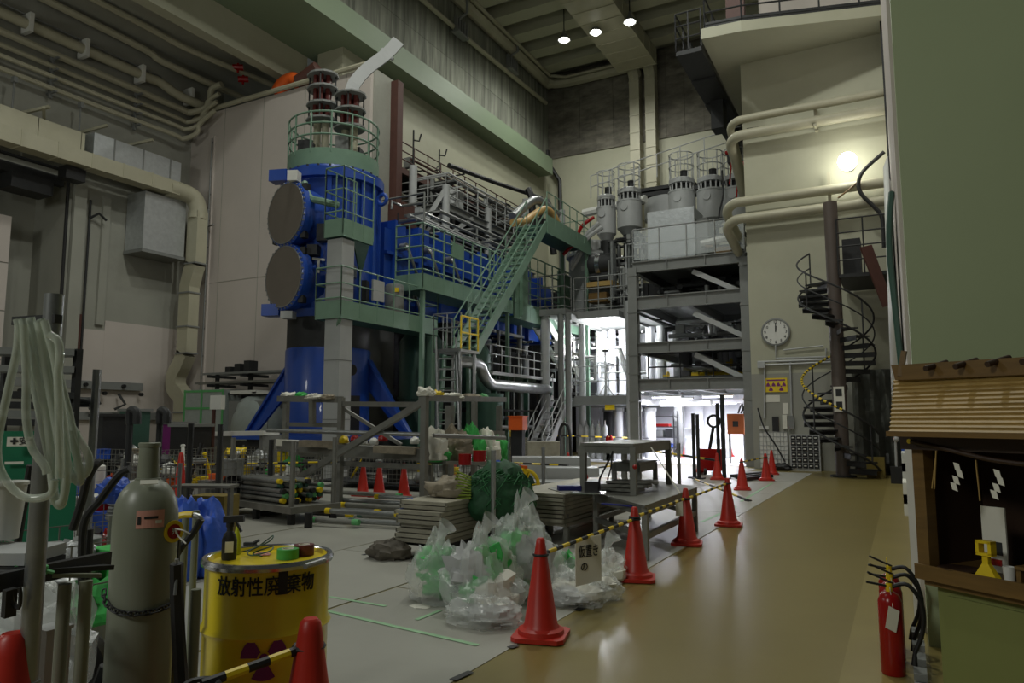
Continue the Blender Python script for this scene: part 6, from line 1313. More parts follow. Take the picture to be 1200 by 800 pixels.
for i in range(3):
    c = atZ(637, 542); mb = MB(); mb.box(c+V(0, 0, .25+.22*i), (.75, .6, .19)); solo('grey_block', ('bottom', 'middle', 'top')[i]+' grey block at the foot of the gallery stair', 'block', mb, M_lgrey, c)
c = atZ(601, 541); mb = MB(); mb.lathe([(0, 0), (.1, 0), (.11, .3), (.06, .5), (0, .52)], 14, c+V(-.2, -.0, .95)); solo('yellow_bottle', 'yellow upright bottle on the far plank stack', 'bottle', mb, M_yband, c+V(0, 0, .95))
c = at(607, 496, 23); mb = MB(); mb.box(c, (.5, .35, .42)); mb.box(c+V(0, 0, .22), (.54, .39, .04)); mb.bb(c.x-.2, c.x+.2, c.y-.1, c.y+.1, 0, c.z-.2, 1); solo('orange_crate', 'orange crate on a dark stand behind the far plank stack', 'crate', mb, [M_orange, M_dark], V(c.x, c.y, 0))
# cable reel
c = at(610, 545, 13.6); c.z = .36; t = thing('cable_reel', 'yellow cable reel wound with dark green cable', 'reel', (c.x, c.y, 0)); ax = V(.8, -.6, 0)
for s in (-1, 1): 
    M = rotAxis(ax); MB().ring(c+ax*.15*s, .3, .035, 24, 6, M).build('flange_rim', M_yband, t)
    for k in range(6): q = 2*PI*k/6; MB().bar(c+ax*.15*s, c+ax*.15*s+M@V(.3*math.cos(q), .3*math.sin(q), 0), .05, .02).build('spoke', M_yband, t)
MB().cyl(c-ax*.13, c+ax*.13, .24, None, 20).build('wound_cable', M_dgreen, t); MB().bar(c+V(0, 0, .35)-ax*.25, c+V(0, 0, .35)+ax*.25, .05, .05).build('carry_bar', M_orange, t)
for s in (-1, 1): MB().bar(V(c.x, c.y, .02)+ax*.2*s+V(.2, .2, 0), V(c.x, c.y, .02)+ax*.2*s-V(.2, .2, 0), .05, .04).build('foot', M_yband, t); MB().bar(c+ax*.2*s+V(0, 0, -.34), c+ax*.2*s+V(0, 0, .36), .04, .04).build('side_bar', M_yband, t)
# ================================================================== left middle ground: cages, racks, clutter
def cage(lab, c, size, rz, seed, goods, m=M_raw, cell=.11, name='mesh_cage'):
    """wire pallet cage; goods = list of (name, label, category, kind, material)"""
    c = Vector(c); t = thing(name, lab, 'cage', c, rz); a, b, h = size[0]/2, size[1]/2, size[2]
    MB().bb(-a, a, -b, b, .12, .16).bl('base', M_dark, t)
    for x in (-a, a):
        for y in (-b, b): MB().cyl((x, y, 0), (x, y, h+.04), .022, None, 6).bl('post', m, t)
    for p, q in (((-a, -b), (a, -b)), ((a, -b), (a, b)), ((a, b), (-a, b)), ((-a, b), (-a, -b))):
        mb = MB(); L = math.dist(p, q); n = max(3, round(L/cell)); lerp = lambda f, z: V(p[0]+(q[0]-p[0])*f, p[1]+(q[1]-p[1])*f, z)
        for k in range(n+1): mb.bar(lerp(k/n, .15), lerp(k/n, h), .007, .007)
        for k in range(1, round((h-.15)/cell)+1): z = .15+k*(h-.15)/round((h-.15)/cell); mb.bar(lerp(0, z), lerp(1, z), .007, .007)
        mb.bl('mesh_panel', m, t)
    g = random.Random(seed); Mx = Matrix.Translation(c)@Matrix.Rotation(rz, 4, 'Z'); n = len(goods)
    for i, (nm, lb, ct, kind, mt) in enumerate(goods):
        row = i % 5; lay = i//5; p = Mx@V(-a+.12+(2*a-.24)*((row+.5)/5)+g.uniform(-.05, .05), g.uniform(-b*.55, b*.4), .17+(h-.3)*lay/max(1, (n+4)//5)+(.02 if lay else 0))
        item(nm, lb, ct, kind, mt, p, g)
def item(nm, lb, ct, kind, mt, p, g):
    mb = MB(); s = g.uniform(1.0, 1.5)
    if kind == 'box': mb.box(p+V(0, 0, .09*s), (.22*s, .18*s, .18*s), g.uniform(0, 1.5)); mb.box(p+V(0, 0, .185*s), (.23*s, .19*s, .02), g.uniform(0, .1))
    elif kind == 'can': mb.lathe([(0, 0), (.08*s, 0), (.08*s, .2*s), (.07*s, .21*s), (.03, .22*s), (.03, .25*s), (0, .25*s)], 14, p)
    elif kind == 'coil':
        for k in range(4): mb.ring(p+V(g.uniform(-.02, .02), g.uniform(-.02, .02), .03+.035*k), .12*s, .02, 16, 6)
    elif kind == 'tube':
        q = p+V(g.uniform(-.3, .3), g.uniform(-.2, .2), g.uniform(.2, .5)); mb.cyl(p, q, .03, None, 8); mb.cyl(q, q+(q-p)*.08, .04, None, 8)
    elif kind == 'rag': mb.blob(p, (.17*s, .14*s, .16*s), g.randrange(99), .4, 2.2, 14, 10)
    elif kind == 'cone': mb.box(p+V(0, 0, .01), (.24, .24, .02)); mb.lathe([(.09, .02), (.02, .42), (0, .42)], 14, p)
    return solo(nm, lb, ct, mb, mt, p)
CLR = [('grey', M_grey), ('black', M_black), ('white', M_wht), ('blue', M_tarp), ('red', M_redg), ('yellow', M_yband), ('green', M_clutgreen), ('orange', M_orange), ('beige', M_dirty), ('silver', M_galv), ('brown', M_brown), ('dark green', M_dgreen)]
KND = [('tool_box', 'box', 'box'), ('paint_can', 'can', 'can'), ('cable_coil', 'coil', 'coil'), ('pipe_offcut', 'tube', 'pipe'), ('rag', 'rag', 'rag'), ('crumpled_bag', 'rag', 'bag')]
def goods(where, n, seed, prefer=None):
    g = random.Random(seed); combos = [(k, c) for k in range(len(KND)) for c in range(len(CLR))]; g.shuffle(combos); out = []
    if prefer: combos.sort(key=lambda kc: 0 if kc[1] in prefer else 1)
    for k, c in combos[:n]:
        nm, kind, cat = KND[k]; out.append((nm, '%s %s %s' % (CLR[c][0], nm.replace('_', ' '), where), cat, kind, CLR[c][1]))
    return out
def place(px, py, d, z=0.0): p = at(px, py, d); p.z = z; return p
cage('wire pallet cage full of pipe fittings left of the pipe cart', place(235, 560, 12.5), (2.0, 1.1, 1.0), .1, 1, goods('in the wire cage left of the pipe cart', 28, 1, (0, 1, 9, 2, 5, 7)))
cage('wire pallet cage of fittings behind the left frame upright', place(305, 555, 14.8), (2.2, 1.2, 1.0), .05, 2, goods('in the wire cage behind the left frame upright', 28, 2, (1, 9, 5, 6, 2)))
cage('wire pallet cage with white sheets just right of the hose bundle', place(122, 560, 8.2), (1.5, 1.0, 1.05), -.2, 3, goods('in the wire cage right of the hose bundle', 22, 3, (2, 0, 4, 3)))
cage('near wire cage behind the gas cylinder trolley handles', place(98, 640, 4.6), (.9, .8, .85), -.1, 4, goods('in the near wire cage behind the cylinder trolley', 14, 4, (0, 6, 9)))
cage('long low wire cage far behind the three red cones', place(470, 545, 17.0), (4.2, 1.2, .9), .0, 5, goods('in the long wire cage behind the three cones', 12, 5, (5, 9, 0, 1)))
cage('wire cage of scrap in the dim corner far left', place(170, 540, 15.0), (2.4, 1.4, 1.0), .1, 6, goods('in the wire cage in the dim corner', 28, 6, (10, 7, 2, 1)))
# plain floor clutter between the cages
spots = [(150, 552, 9.5), (165, 560, 9), (205, 575, 9.6), (222, 582, 9.9), (250, 590, 10.4), (255, 548, 13.2), (275, 545, 13.8), (300, 540, 15.5), (320, 538, 16), (185, 548, 11), (140, 575, 7.4), (110, 590, 6.2), (355, 575, 13.6), (365, 582, 12.9), (60, 590, 5.6)]
g = random.Random(77)
for (px, py, d), (nm, lb, ct, kind, mt) in zip(spots, goods('on the floor among the wire cages', len(spots), 12, (7, 5, 10, 3, 4))):
    item(nm, lb, ct, kind, mt, place(px, py, d), g)
# stuff standing along the walls
c = atY(252, 455, 19.2); c.z = 0; t = thing('wrapped_crate', 'tall crate wrapped in milky film with green tape edges', 'crate', c)
w = 1.05; hz = atY(252, 457, 19.2).z
MB().bb(c.x-w+.05, c.x+w-.05, 18.75, 20.1, .1, hz-.1).build('crate_body', M_grey, t); MB().bb(c.x-w, c.x+w, 18.7, 20.15, .05, hz).build('film_wrap', M_wrap, t)
for x in (c.x-w, c.x-.1, c.x+w): MB().bb(x-.05, x+.05, 18.685, 18.7, .05, hz).build('green_tape', M_gtape, t)
for z in (hz-.06, hz-.7): MB().bb(c.x-w, c.x+w, 18.683, 18.7, z-.04, z+.04).build('green_tape', M_gtape, t)
t = thing('bar_rack', 'dark rack of long steel bars along the foot of the shield wall', 'rack', (-20.5, 19.7, 0))
for x in (-23.3, -21.5, -19.2): MB().bb(x-.06, x+.06, 19.3, 19.42, 0, 3.35).build('upright', M_dark, t); 
for x in (-23.3, -21.5, -19.2):
    for z in (2.45, 2.9, 3.25): MB().bb(x-.05, x+.05, 18.9, 20.2, z-.05, z+.05).build('arm', M_dark, t)
g = random.Random(3)
for k in range(14): z = (2.52, 2.97, 3.32)[k % 3]; y = 18.95+.09*k; MB().bb(-24.0+g.uniform(-.6, .6), -17.8+g.uniform(-.6, .6), y-.03, y+.03, z, z+.08).build('steel_bar', (M_dark, M_raw, M_grey)[k % 3], t)
for k in range(3): MB().bb(-22.6+k*.5, -22.3+k*.5, 19.1, 19.5, 3.4, 3.6+.1*k).build('bracket_lump', M_dark, t)
c = atY(305, 480, 18.3); t = thing('film_pallet', 'pallet of goods wrapped in clear film left of the blue leg', 'pallet', (c.x, c.y, 0))
MB().bb(c.x-1.0, c.x+.9, c.y-.5, c.y+.6, .9, 2.25).build('goods', M_grey, t); MB().blob((c.x, c.y, .85), (1.15, .75, 1.6), 91, .1, 1.5, 26, 18).build('film', M_wrap, t); MB().bb(c.x-1.1, c.x+1.0, c.y-.6, c.y+.7, 0, .85).build('stand', M_dark, t)
mb = MB(); mb.bb(c.x-1.1, c.x+.2, c.y-.4, c.y+.4, 2.5, 2.62); mb.bb(c.x+.0, c.x+1.0, c.y-.4, c.y+.4, 2.48, 2.56); solo('flat_boards', 'flat dark and white boards on top of the film-wrapped pallet', 'board', mb, M_wht, (c.x, c.y, 2.5))
t = thing('white_table', 'low white-topped table before the wrapped crates', 'table', place(290, 520, 17))
a_, b_ = at(258, 508, 17), at(318, 507, 16.8); MB().bar(a_, b_, .8, .1).build('top', M_wht, t)
for p in (a_, b_): MB().bb(p.x-.05, p.x+.05, p.y-.3, p.y+.3, 0, p.z-.05).build('trestle', M_grey, t)
for k, (px, py, d, w_, h, m, lab) in enumerate(((129, 499, 15.5, .42, .4, M_dark, 'dark grey refuse bin by the left wall'), (158, 494, 17.5, .3, .5, M_dgreen, 'dark green stand by the left wall'), (207, 505, 16, .38, .3, M_purple, 'pink and white printed carton by the left wall'), (224, 507, 15, .5, .25, M_black, 'black open crate right of the printed carton'))):
    p = at(px, py, d); t = thing('wall_side_bin', lab, 'bin', (p.x, p.y, 0)); MB().bb(p.x-w_/2, p.x+w_/2, p.y-.3, p.y+.3, 0, p.z+h/2).build('body', m, t); MB().bb(p.x-w_/2-.04, p.x+w_/2+.04, p.y-.34, p.y+.34, p.z+h/2, p.z+h/2+.06).build('rim', M_grey if k else M_dark, t)
for k, (px, py, d, m, lab) in enumerate(((213, 524, 11.8, M_orange, 'small orange cone among the cages at the far left'), (245, 516, 16, M_redg, 'small red cone before the film-wrapped crate'))):
    p = at(px, py, d); p.z = 0; o = dup(CN, p, .2, lab, sc=(1.1, 1.1, 1.5))
for k, (px, y0, y1, d, m, lab) in enumerate(((107, 432, 545, 7.0, M_galv, 'bright upright scaffold tube right of the hose bundle'), (148, 492, 570, 9, M_dark, 'dark hooked pole left of the gas cylinder neck'), (184, 492, 560, 9.5, M_dark, 'dark hooked pole right of the gas cylinder neck'), (221, 496, 560, 10, M_dark, 'black round post in the cages, left one'), (255, 497, 580, 10.5, M_dark, 'black round post left of the pipe cart'), (249, 474, 520, 15.5, M_brown, 'brown signpost with a white head before the wrapped crate'), (316, 515, 575, 12.2, M_dark, 'dark post behind the pipe cart'))):
    p = at(px, y1, d); p.z = 0; h = at(px, y0, d).z; t = thing('upright_pole', lab, 'pole', p); MB().cyl(p, p+V(0, 0, h), .04, None, 8).build('tube', m, t); MB().box(p+V(0, 0, .03), (.3, .3, .06)).build('foot', M_black, t)
    if k in (1, 2): MB().tube(bez([p+V(0, 0, h-.05), p+V(.0, 0, h+.12), p+V(.12, 0, h+.1), p+V(.14, 0, h-.05)], 4), .05, 8).build('hook', m, t)
    if k == 5: MB().box(p+V(.1, 0, h+.05), (.35, .1, .3)).build('head', M_wht, t)
a_, b_ = at(40, 466, 6.9), at(114, 471, 7.1); mb = MB(); mb.cyl(a_, b_, .03, None, 8); mb.cyl(b_-V(.15, .1, 0), b_-V(.05, .03, 0), .05, None, 8); solo('cross_tube', 'dark cross tube clamped to the bright scaffold tube', 'tube', mb, M_dark, a_)
# rack of bars and goods behind the hose bundle
t = thing('storage_rack', 'dark storage rack of bars behind the hose bundle', 'rack', place(20, 480, 6.6))
for px in (2, 86): p = at(px, 500, 6.8); MB().bb(p.x-.03, p.x+.03, p.y-.03, p.y+.03, 0, at(px, 408, 6.8).z).build('upright', M_dark, t)
for py in (412, 432, 462, 474, 484, 494): a_, b_ = at(-10, py, 6.6), at(88, py+2, 6.9); MB().bar(a_, b_, .3, .06).build('shelf_bar', M_dark if py % 4 else M_grey, t)
a_, b_ = at(-6, 505, 6.0), at(94, 505, 6.3); hh = 1.35
t = thing('green_banner', 'green safety banner sheet with white slogan plate at far left', 'banner', V(a_.x, a_.y, 0)); a2, b2 = V(a_.x, a_.y, .1), V(b_.x, b_.y, .1)
MB().sheet([V(a_.x, a_.y, a_.z), V(b_.x, b_.y, b_.z), b2, a2], .02).build('sheet', M_rack, t)
d_ = (b_-a_).normalized(); nb = V(d_.y, -d_.x, 0).normalized(); ang = math.atan2(d_.y, d_.x)
p = at(29, 517, 6.02)+nb*.03; mb = MB(); mb.box(p, (.24, .006, .075), ang); mb.build('slogan_plate', M_paper, t)
mb = MB(); lettering(mb, '✚安全', .07, p+nb*.008, ang, 0, .001); mb.build('lettering', M_dark, t)
p = at(17, 542, 6.03)+nb*.03; mb = MB(); mb.box(p, (.13, .005, .022), ang); mb.build('small_plate', M_paper, t)
# blue tarps
for i, (px, py, d, sz, lab) in enumerate(((212, 640, 7.2, (.22, .2, .72), 'crumpled blue tarp bag behind the gas cylinder shoulder'), (243, 640, 7.4, (.2, .2, .62), 'crumpled blue tarp bag left of the drum spray bottle'))):
    p = at(px, py, d); p.z = 0; sack('tarp_bag', lab, p, (sz[0], sz[1], at(px, 585+4*i, d).z), 101+i, M_tarp, .14, 'bag')
p = at(136, 577, 7.4); sack('blue_sack', 'small blue bag in the cage left of the gas cylinder', p-V(0, 0, .1), (.2, .16, .22), 105, M_tarp, .35, 'bag')
p = place(252, 575, 9.5); mb = MB(); mb.box(p+V(0, 0, .3), (.5, .35, .6), .3); solo('yellow_case', 'dull yellow case left of the pipe cart', 'case', mb, bpy.data.materials['dull_yellow'], p)
p = at(250, 569, 9.0); mb = MB(); mb.bar(p-V(.4, .2, 0), p+V(.25, .1, 0), .3, .03); mb.bb(p.x-.35, p.x-.3, p.y-.2, p.y-.15, 0, p.z); mb.bb(p.x+.2, p.x+.25, p.y+.05, p.y+.1, 0, p.z); solo('steel_trestle', 'low pale trestle left of the pipe cart', 'trestle', mb, M_raw, p)
# ================================================================== foreground: drum
DD = 3.4; DR = .276
dc = at(315, 650, DD); DTOP = dc.z; dc = V(dc.x, dc.y, 0); zb = DTOP-.885
t = thing('waste_drum', 'yellow radioactive waste drum with black lettering and purple trefoil', 'drum', dc)
MB().lathe([(0, zb+.01), (DR*.97, zb), (DR, zb+.02), (DR, zb+.27), (DR+.014, zb+.295), (DR, zb+.32), (DR, zb+.56), (DR+.014, zb+.585), (DR, zb+.61), (DR, zb+.86)], 64, dc).build('shell', M_yel, t)
MB().lathe([(DR, zb+.855), (DR+.016, zb+.86), (DR+.02, zb+.875), (DR+.012, zb+.89), (DR-.006, zb+.89), (DR-.012, zb+.88)], 64, dc).build('clamp_ring', M_steel, t)
MB().lathe([(DR-.012, zb+.885), (DR-.02, zb+.865), (0, zb+.865)], 48, dc).build('lid', M_yel, t)
MB().cyl(dc+V(DR+.01, .06, zb+.875), dc+V(DR+.03, -.08, zb+.875), .012, None, 8).build('ring_bolt', M_galv, t)
MB().bb(dc.x-.3, dc.x+.3, dc.y-.3, dc.y+.3, .01, zb).build('dolly', M_dark, t)
fdir = math.atan2(-dc.y, -dc.x)            # azimuth from the drum to the camera
def wrap(mb, vs, fs, ang0, z0, r, c=dc):
    out = []
    for v in vs:
        a = ang0+v.x/r; rr = r-v.y; out.append(c+V(rr*math.cos(a), rr*math.sin(a), z0+v.z))
    return mb.add(out, fs)
def px2ang(px, c, r, d): return math.asin(max(-1, min(1, ((px-600)/850*d-(c.x*math.cos(YAW)+c.y*math.sin(YAW)))/r)))
ctr_px = 312
vs, fs = text_faces('放射性廃 棄物', .077, .0015)
# the lettering is centred a little left of the line to the camera
mb = MB(); wrap(mb, [V(v.x*.92, v.y-.004, v.z*1.12) for v in vs], fs, fdir-.02, at(310, 689, DD-.28).z, DR); mb.build('lettering', M_black, t)
def patch(mb, a0, a1, z0, z1, r, n=6):
    vs = [dc+V(r*math.cos(a0+(a1-a0)*j/n), r*math.sin(a0+(a1-a0)*j/n), z) for z in (z0, z1) for j in range(n+1)]
    return mb.add(vs, [(j, j+1, n+2+j, n+1+j) for j in range(n)])
zt_ = at(330, 662, DD-.28).z; zt1 = at(330, 698, DD-.28).z
mb = MB(); patch(mb, fdir+.155, fdir+.295, zt1, zt_, DR+.0075); mb.build('black_tape', M_black, t)
zc_ = at(304, 768, DD-.28).z; mb = MB()
for k in range(3):
    a0 = -PI/2+2*PI*k/3; n = 8; V2 = []
    for rr in (.026, .095):
        for j in range(n+1): q = a0-PI/6+PI/3*j/n; V2.append(V(rr*math.cos(q), -.0065, rr*math.sin(q)))
    wrap(mb, V2, [(j, j+1, n+2+j, n+1+j) for j in range(n)], fdir-.02, zc_, DR)
wrap(mb, [V(.018*math.cos(2*PI*j/12), -.0065, .018*math.sin(2*PI*j/12)) for j in range(12)], [tuple(range(12))], fdir-.02, zc_, DR)
mb.build('trefoil', M_purple, t)
ZL = zb+.866
def on_lid(px, py): p = atZ(px, py, ZL); return p
c = on_lid(268, 655); t = thing('spray_bottle', 'black trigger spray bottle with pale label on the drum lid', 'bottle', c)
MB().lathe([(0, 0), (.032, 0), (.034, .01), (.034, .09), (.026, .115), (.014, .13), (.014, .15), (0, .15)], 18, c).build('body', M_dark, t)
MB().cyl(c+V(0, 0, .148), c+V(0, 0, .168), .018, None, 12).build('collar', M_black, t)
hd = V(.85, .5, 0); MB().bar(c-hd*.03+V(0, 0, .182), c+hd*.065+V(0, 0, .187), .024, .03).build('spray_head', M_black, t); MB().bar(c+hd*.03+V(0, 0, .17), c+hd*.055+V(0, 0, .125), .014, .01).build('trigger', M_black, t)
q = V(math.cos(fdir+.05), math.sin(fdir+.05), 0); MB().box(c+q*.034+V(0, 0, .06), (.036, .004, .05), fdir+PI/2).build('label', M_paper, t)
c = on_lid(277, 649); mb = MB(); mb.lathe([(0, 0), (.02, 0), (.022, .06), (.012, .1), (.006, .13), (0, .13)], 14, c); solo('squeeze_bottle', 'lime yellow squeeze bottle behind the black spray bottle', 'bottle', mb, mat('lime_plastic', (190, 200, 40), .4), c)
def tape_roll(px, py, m, lab, r=.05, h=.045):
    c = on_lid(px, py); t = thing('tape_roll', lab, 'tape', c); MB().lathe([(r*.55, 0), (r, 0), (r, h), (r*.55, h), (r*.55, 0)], 24, c).build('tape', m, t); MB().lathe([(r*.52, .001), (r*.56, .001), (r*.56, h+.001), (r*.52, h+.001), (r*.52, .001)], 20, c).build('core', M_paper, t)
tape_roll(337, 654, mat('green_tape_roll', (60, 150, 70), .45), 'green tape roll lying on the drum lid')
tape_roll(356, 650, mat('dark_red_tape_roll', (92, 30, 34), .45), 'dark red tape roll behind the green one on the drum lid', .048, .05)
c = on_lid(300, 651); mb = MB(); mb.tube(bez([c+V(-.12, 0, .004), c+V(-.05, .05, .03), c+V(.0, .1, .08), c+V(.02, .06, .06), c+V(-.03, -.02, .02), c+V(.03, -.05, .012), c+V(.09, 0, .03), c+V(.05, .05, .04), c+V(-.02, .0, .01), c+V(.06, -.02, .006)], 6), .0035, 6); solo('thin_cable', 'thin grey green cable coiled on the drum lid', 'cable', mb, M_dgreen, c)
c = on_lid(308, 650); mb = MB(); mb.blob(c, (.04, .03, .012), 6, .2); solo('pink_cloth', 'small pink cloth among the cable on the drum lid', 'cloth', mb, mat('pink_cloth', (214, 150, 150), .7), c)
c = on_lid(293, 643); mb = MB(); mb.box(c+V(0, 0, .018), (.06, .025, .03), .4); mb.cyl(c+V(.02, 0, .03), c+V(.05, .01, .045), .008, None, 6); solo('cable_clip', 'small dark clip at the rear of the drum lid', 'clip', mb, M_dark, c)
# ================================================================== gas cylinder
CD = 2.8; cc = at(166, 700, CD); cc.z = 0; CR = .117; zs = at(166, 612, CD).z; ztp = at(166, 518, CD-.1).z
t = thing('gas_cylinder', 'tall worn grey gas cylinder with a pink label and round tag', 'cylinder', cc)
MB().lathe([(0, .02), (CR*.9, .02), (CR, .06), (CR, zs-.02), (CR*.99, zs+.03), (CR*.93, zs+.075), (CR*.8, zs+.115), (CR*.6, zs+.145), (CR*.36, zs+.162)], 48, cc).build('shell', M_cyl, t)
MB().lathe([(CR*.34, zs+.15), (CR*.34, zs+.16), (CR*.325, ztp-.05), (CR*.31, ztp-.02), (CR*.29, ztp-.01), (0, ztp-.008)], 28, cc).build('cap', M_cyl, t)
MB().lathe([(CR*.31, ztp-.025), (CR*.35, ztp-.02), (CR*.35, ztp-.008), (CR*.29, ztp-.005)], 28, cc).build('cap_rim', M_cyl, t)
MB().lathe([(CR*.36, zs+.15), (CR*.40, zs+.152), (CR*.40, zs+.166), (CR*.34, zs+.168)], 28, cc).build('cap_collar', M_cyl, t)
cf = math.atan2(-cc.y, -cc.x)
def cpatch(a0, a1, z0, z1, r, m, nm, n=8):
    vs = [cc+V(r*math.cos(cf+a0+(a1-a0)*j/n), r*math.sin(cf+a0+(a1-a0)*j/n), z) for z in (z0, z1) for j in range(n+1)]
    return MB().add(vs, [(j, j+1, n+2+j, n+1+j) for j in range(n)]).build(nm, m, t)
L1, L0 = at(170, 601, CD-.1).z, at(170, 619, CD-.1).z
cpatch(-.28, .56, L0-.004, L1+.006, CR+.0015, mat('pink_label', (206, 150, 136), .6), 'pink_label'); cpatch(-.05, .36, L0+.03, L0+.04, CR+.0025, M_dark, 'label_print'); cpatch(.28, .48, L0+.012, L0+.024, CR+.0025, M_paper, 'label_field'); cpatch(-.24, -.14, L0+.01, L0+.04, CR+.0025, M_dark, 'label_mark')
wl_ = at(170, 566, CD-.08).z
MB().box(cc+V(.092*math.cos(cf+.05), .092*math.sin(cf+.05), wl_), (.062, .004, .018), cf+PI/2+.05, 0, Matrix.Rotation(cf+PI/2+.05, 3, 'Z')@Matrix.Rotation(-.62, 3, 'X')).build('shoulder_sticker', M_paper, t)
MB().box(cc+V(.105*math.cos(cf-.62), .105*math.sin(cf-.62), zs+.05), (.04, .004, .022), 0, 0, Matrix.Rotation(cf+PI/2-.62, 3, 'Z')@Matrix.Rotation(-.4, 3, 'X')).build('blue_smear', M_tarp, t)
a_ = cf+.92; tg = cc+V((CR+.006)*math.cos(a_), (CR+.006)*math.sin(a_), at(199, 625, CD-.05).z); nd = V(math.cos(a_-.35), math.sin(a_-.35), 0)
MB().cyl(tg, tg+nd*.004, .042, None, 24).build('round_tag', M_yband, t); MB().cyl(tg+nd*.004, tg+nd*.006, .028, None, 20).build('tag_centre', M_redg, t)
mb = MB(); lettering(mb, '充', .028, tg+nd*.008, math.atan2(nd.y, nd.x)+PI/2, 0, .0005); mb.build('tag_letter', M_wht, t)
MB().tube(bez([tg+nd*.008+V(0, 0, .01), tg+nd*.012+V(.03, .01, .006), tg+V(.06, .03, -.01)], 4), .003, 5).build('tag_string', M_wht, t); MB().tube(bez([tg+nd*.008+V(0, 0, .008), tg+V(.02, .01, -.02), tg+V(.05, .02, -.045)], 4), .003, 5).build('tag_string', M_wht, t)
# chain round it
t = thing('safety_chain', 'dark steel chain sagging round the gas cylinder', 'chain', cc)
n = 17; zc0, zc1 = at(124, 690, CD).z, at(206, 697, CD).z; zm = at(166, 717, CD-.1).z
for k in range(n):
    f = k/(n-1); a = cf-1.5+3.0*f; z = zm+((zc0 if f < .5 else zc1)-zm)*abs(2*f-1)**2.2; p = cc+V((CR+.012)*math.cos(a), (CR+.012)*math.sin(a), z)
    dz = ((zc0 if f < .5 else zc1)-zm)*2.2*abs(2*f-1)**1.2*(-1 if f < .5 else 1)*2/(3.0*CR)
    T = V(-math.sin(a), math.cos(a), dz).normalized(); nrm_ = V(math.cos(a), math.sin(a), 0)
    B = T.cross(nrm_) if k % 2 else (T.cross(nrm_)*.5+nrm_*.85).normalized()
    pts = []
    for j in range(14):
        q = 2*PI*j/14; x = .0105*(1 if math.cos(q) > 0 else -1)+.008*math.cos(q); pts.append(p+T*x+B*.008*math.sin(q))
    MB().tube(pts, .0032, 6, 0, True).build('link', M_dark, t)
# trolley / rack that holds cylinders
t = thing('cylinder_rack', 'steel cylinder rack of pale short posts and black bars at lower left', 'rack', (cc.x-.1, cc.y, 0))
for px, y0, d, r, m in ((76, 684, 2.25, .019, M_cyl), (101, 680, 2.25, .019, M_cyl), (230, 690, 2.5, .017, M_cyl), (218, 600, 3.6, .017, M_cyl), (230, 598, 3.7, .017, M_cyl)):
    p = at(px, y0, d); MB().cyl(V(p.x, p.y, 0), p, r, None, 14).build('post', m, t)
a_, b_ = at(-10, 684, 2.0), at(126, 655, 2.45); MB().bar(a_, b_, .03, .05).build('black_bar', M_black, t)
a_, b_ = at(-10, 672, 2.05), at(126, 664, 2.4); MB().bar(a_, b_, .06, .015).build('black_webbing', M_black, t)
MB().tube(bez([at(207, 660, 2.45), at(208, 720, 2.45), at(213, 810, 2.4)], 4), .022, 6).build('black_strap', M_black, t)
MB().tube([at(207, 655, 2.45), at(208, 668, 2.45), at(205, 697, 2.42)], .006, 6).build('hook_wire', M_galv, t)
MB().tube(bez([at(14, 690, 2.0), at(15, 705, 2.0), at(22, 712, 2.0), at(24, 698, 2.0), at(23, 688, 2.0)], 4), .006, 6).build('hook', M_black, t)
MB().bar(at(12, 690, 2.0), at(10, 722, 2.0), .02, .03).build('hanger_plate', M_black, t)
MB().bar(at(60, 674, 2.2), at(118, 674, 2.3), .02, .012).build('pale_rail', M_cyl, t)
t = thing('cylinder_trolley', 'cylinder trolley with bent black tube handles behind the gas cylinder', 'trolley', place(150, 640, 3.0))
H = lambda pts, d: bez([at(x, y, d) for x, y in pts], 5)
for pts, d in ((((85, 620), (95, 590), (103, 560), (113, 543), (118, 543)), 2.9), (((96, 690), (98, 615), (118, 585), (140, 556), (152, 549)), 3.0), (((20, 640), (30, 580), (36, 545)), 3.2)): MB().tube(H(pts, d), .016, 8).build('handle', M_black, t)
MB().tube(H(((186, 606), (205, 604), (222, 603), (234, 606), (233, 614)), 3.3), .013, 8).build('cross_handle', M_galv, t)
MB().tube(H(((208, 605), (216, 603), (226, 603)), 3.295), .0145, 8).build('yellow_grip', M_yband, t)
MB().tube(H(((236, 608), (228, 622), (210, 645), (200, 665)), 3.3), .016, 8).build('handle', M_black, t)
for px in (204, 100): p = at(px, 690, 3.1); MB().cyl(V(p.x, p.y, .0), V(p.x, p.y, p.z+.25), .018, None, 8).build('frame_tube', M_black, t)
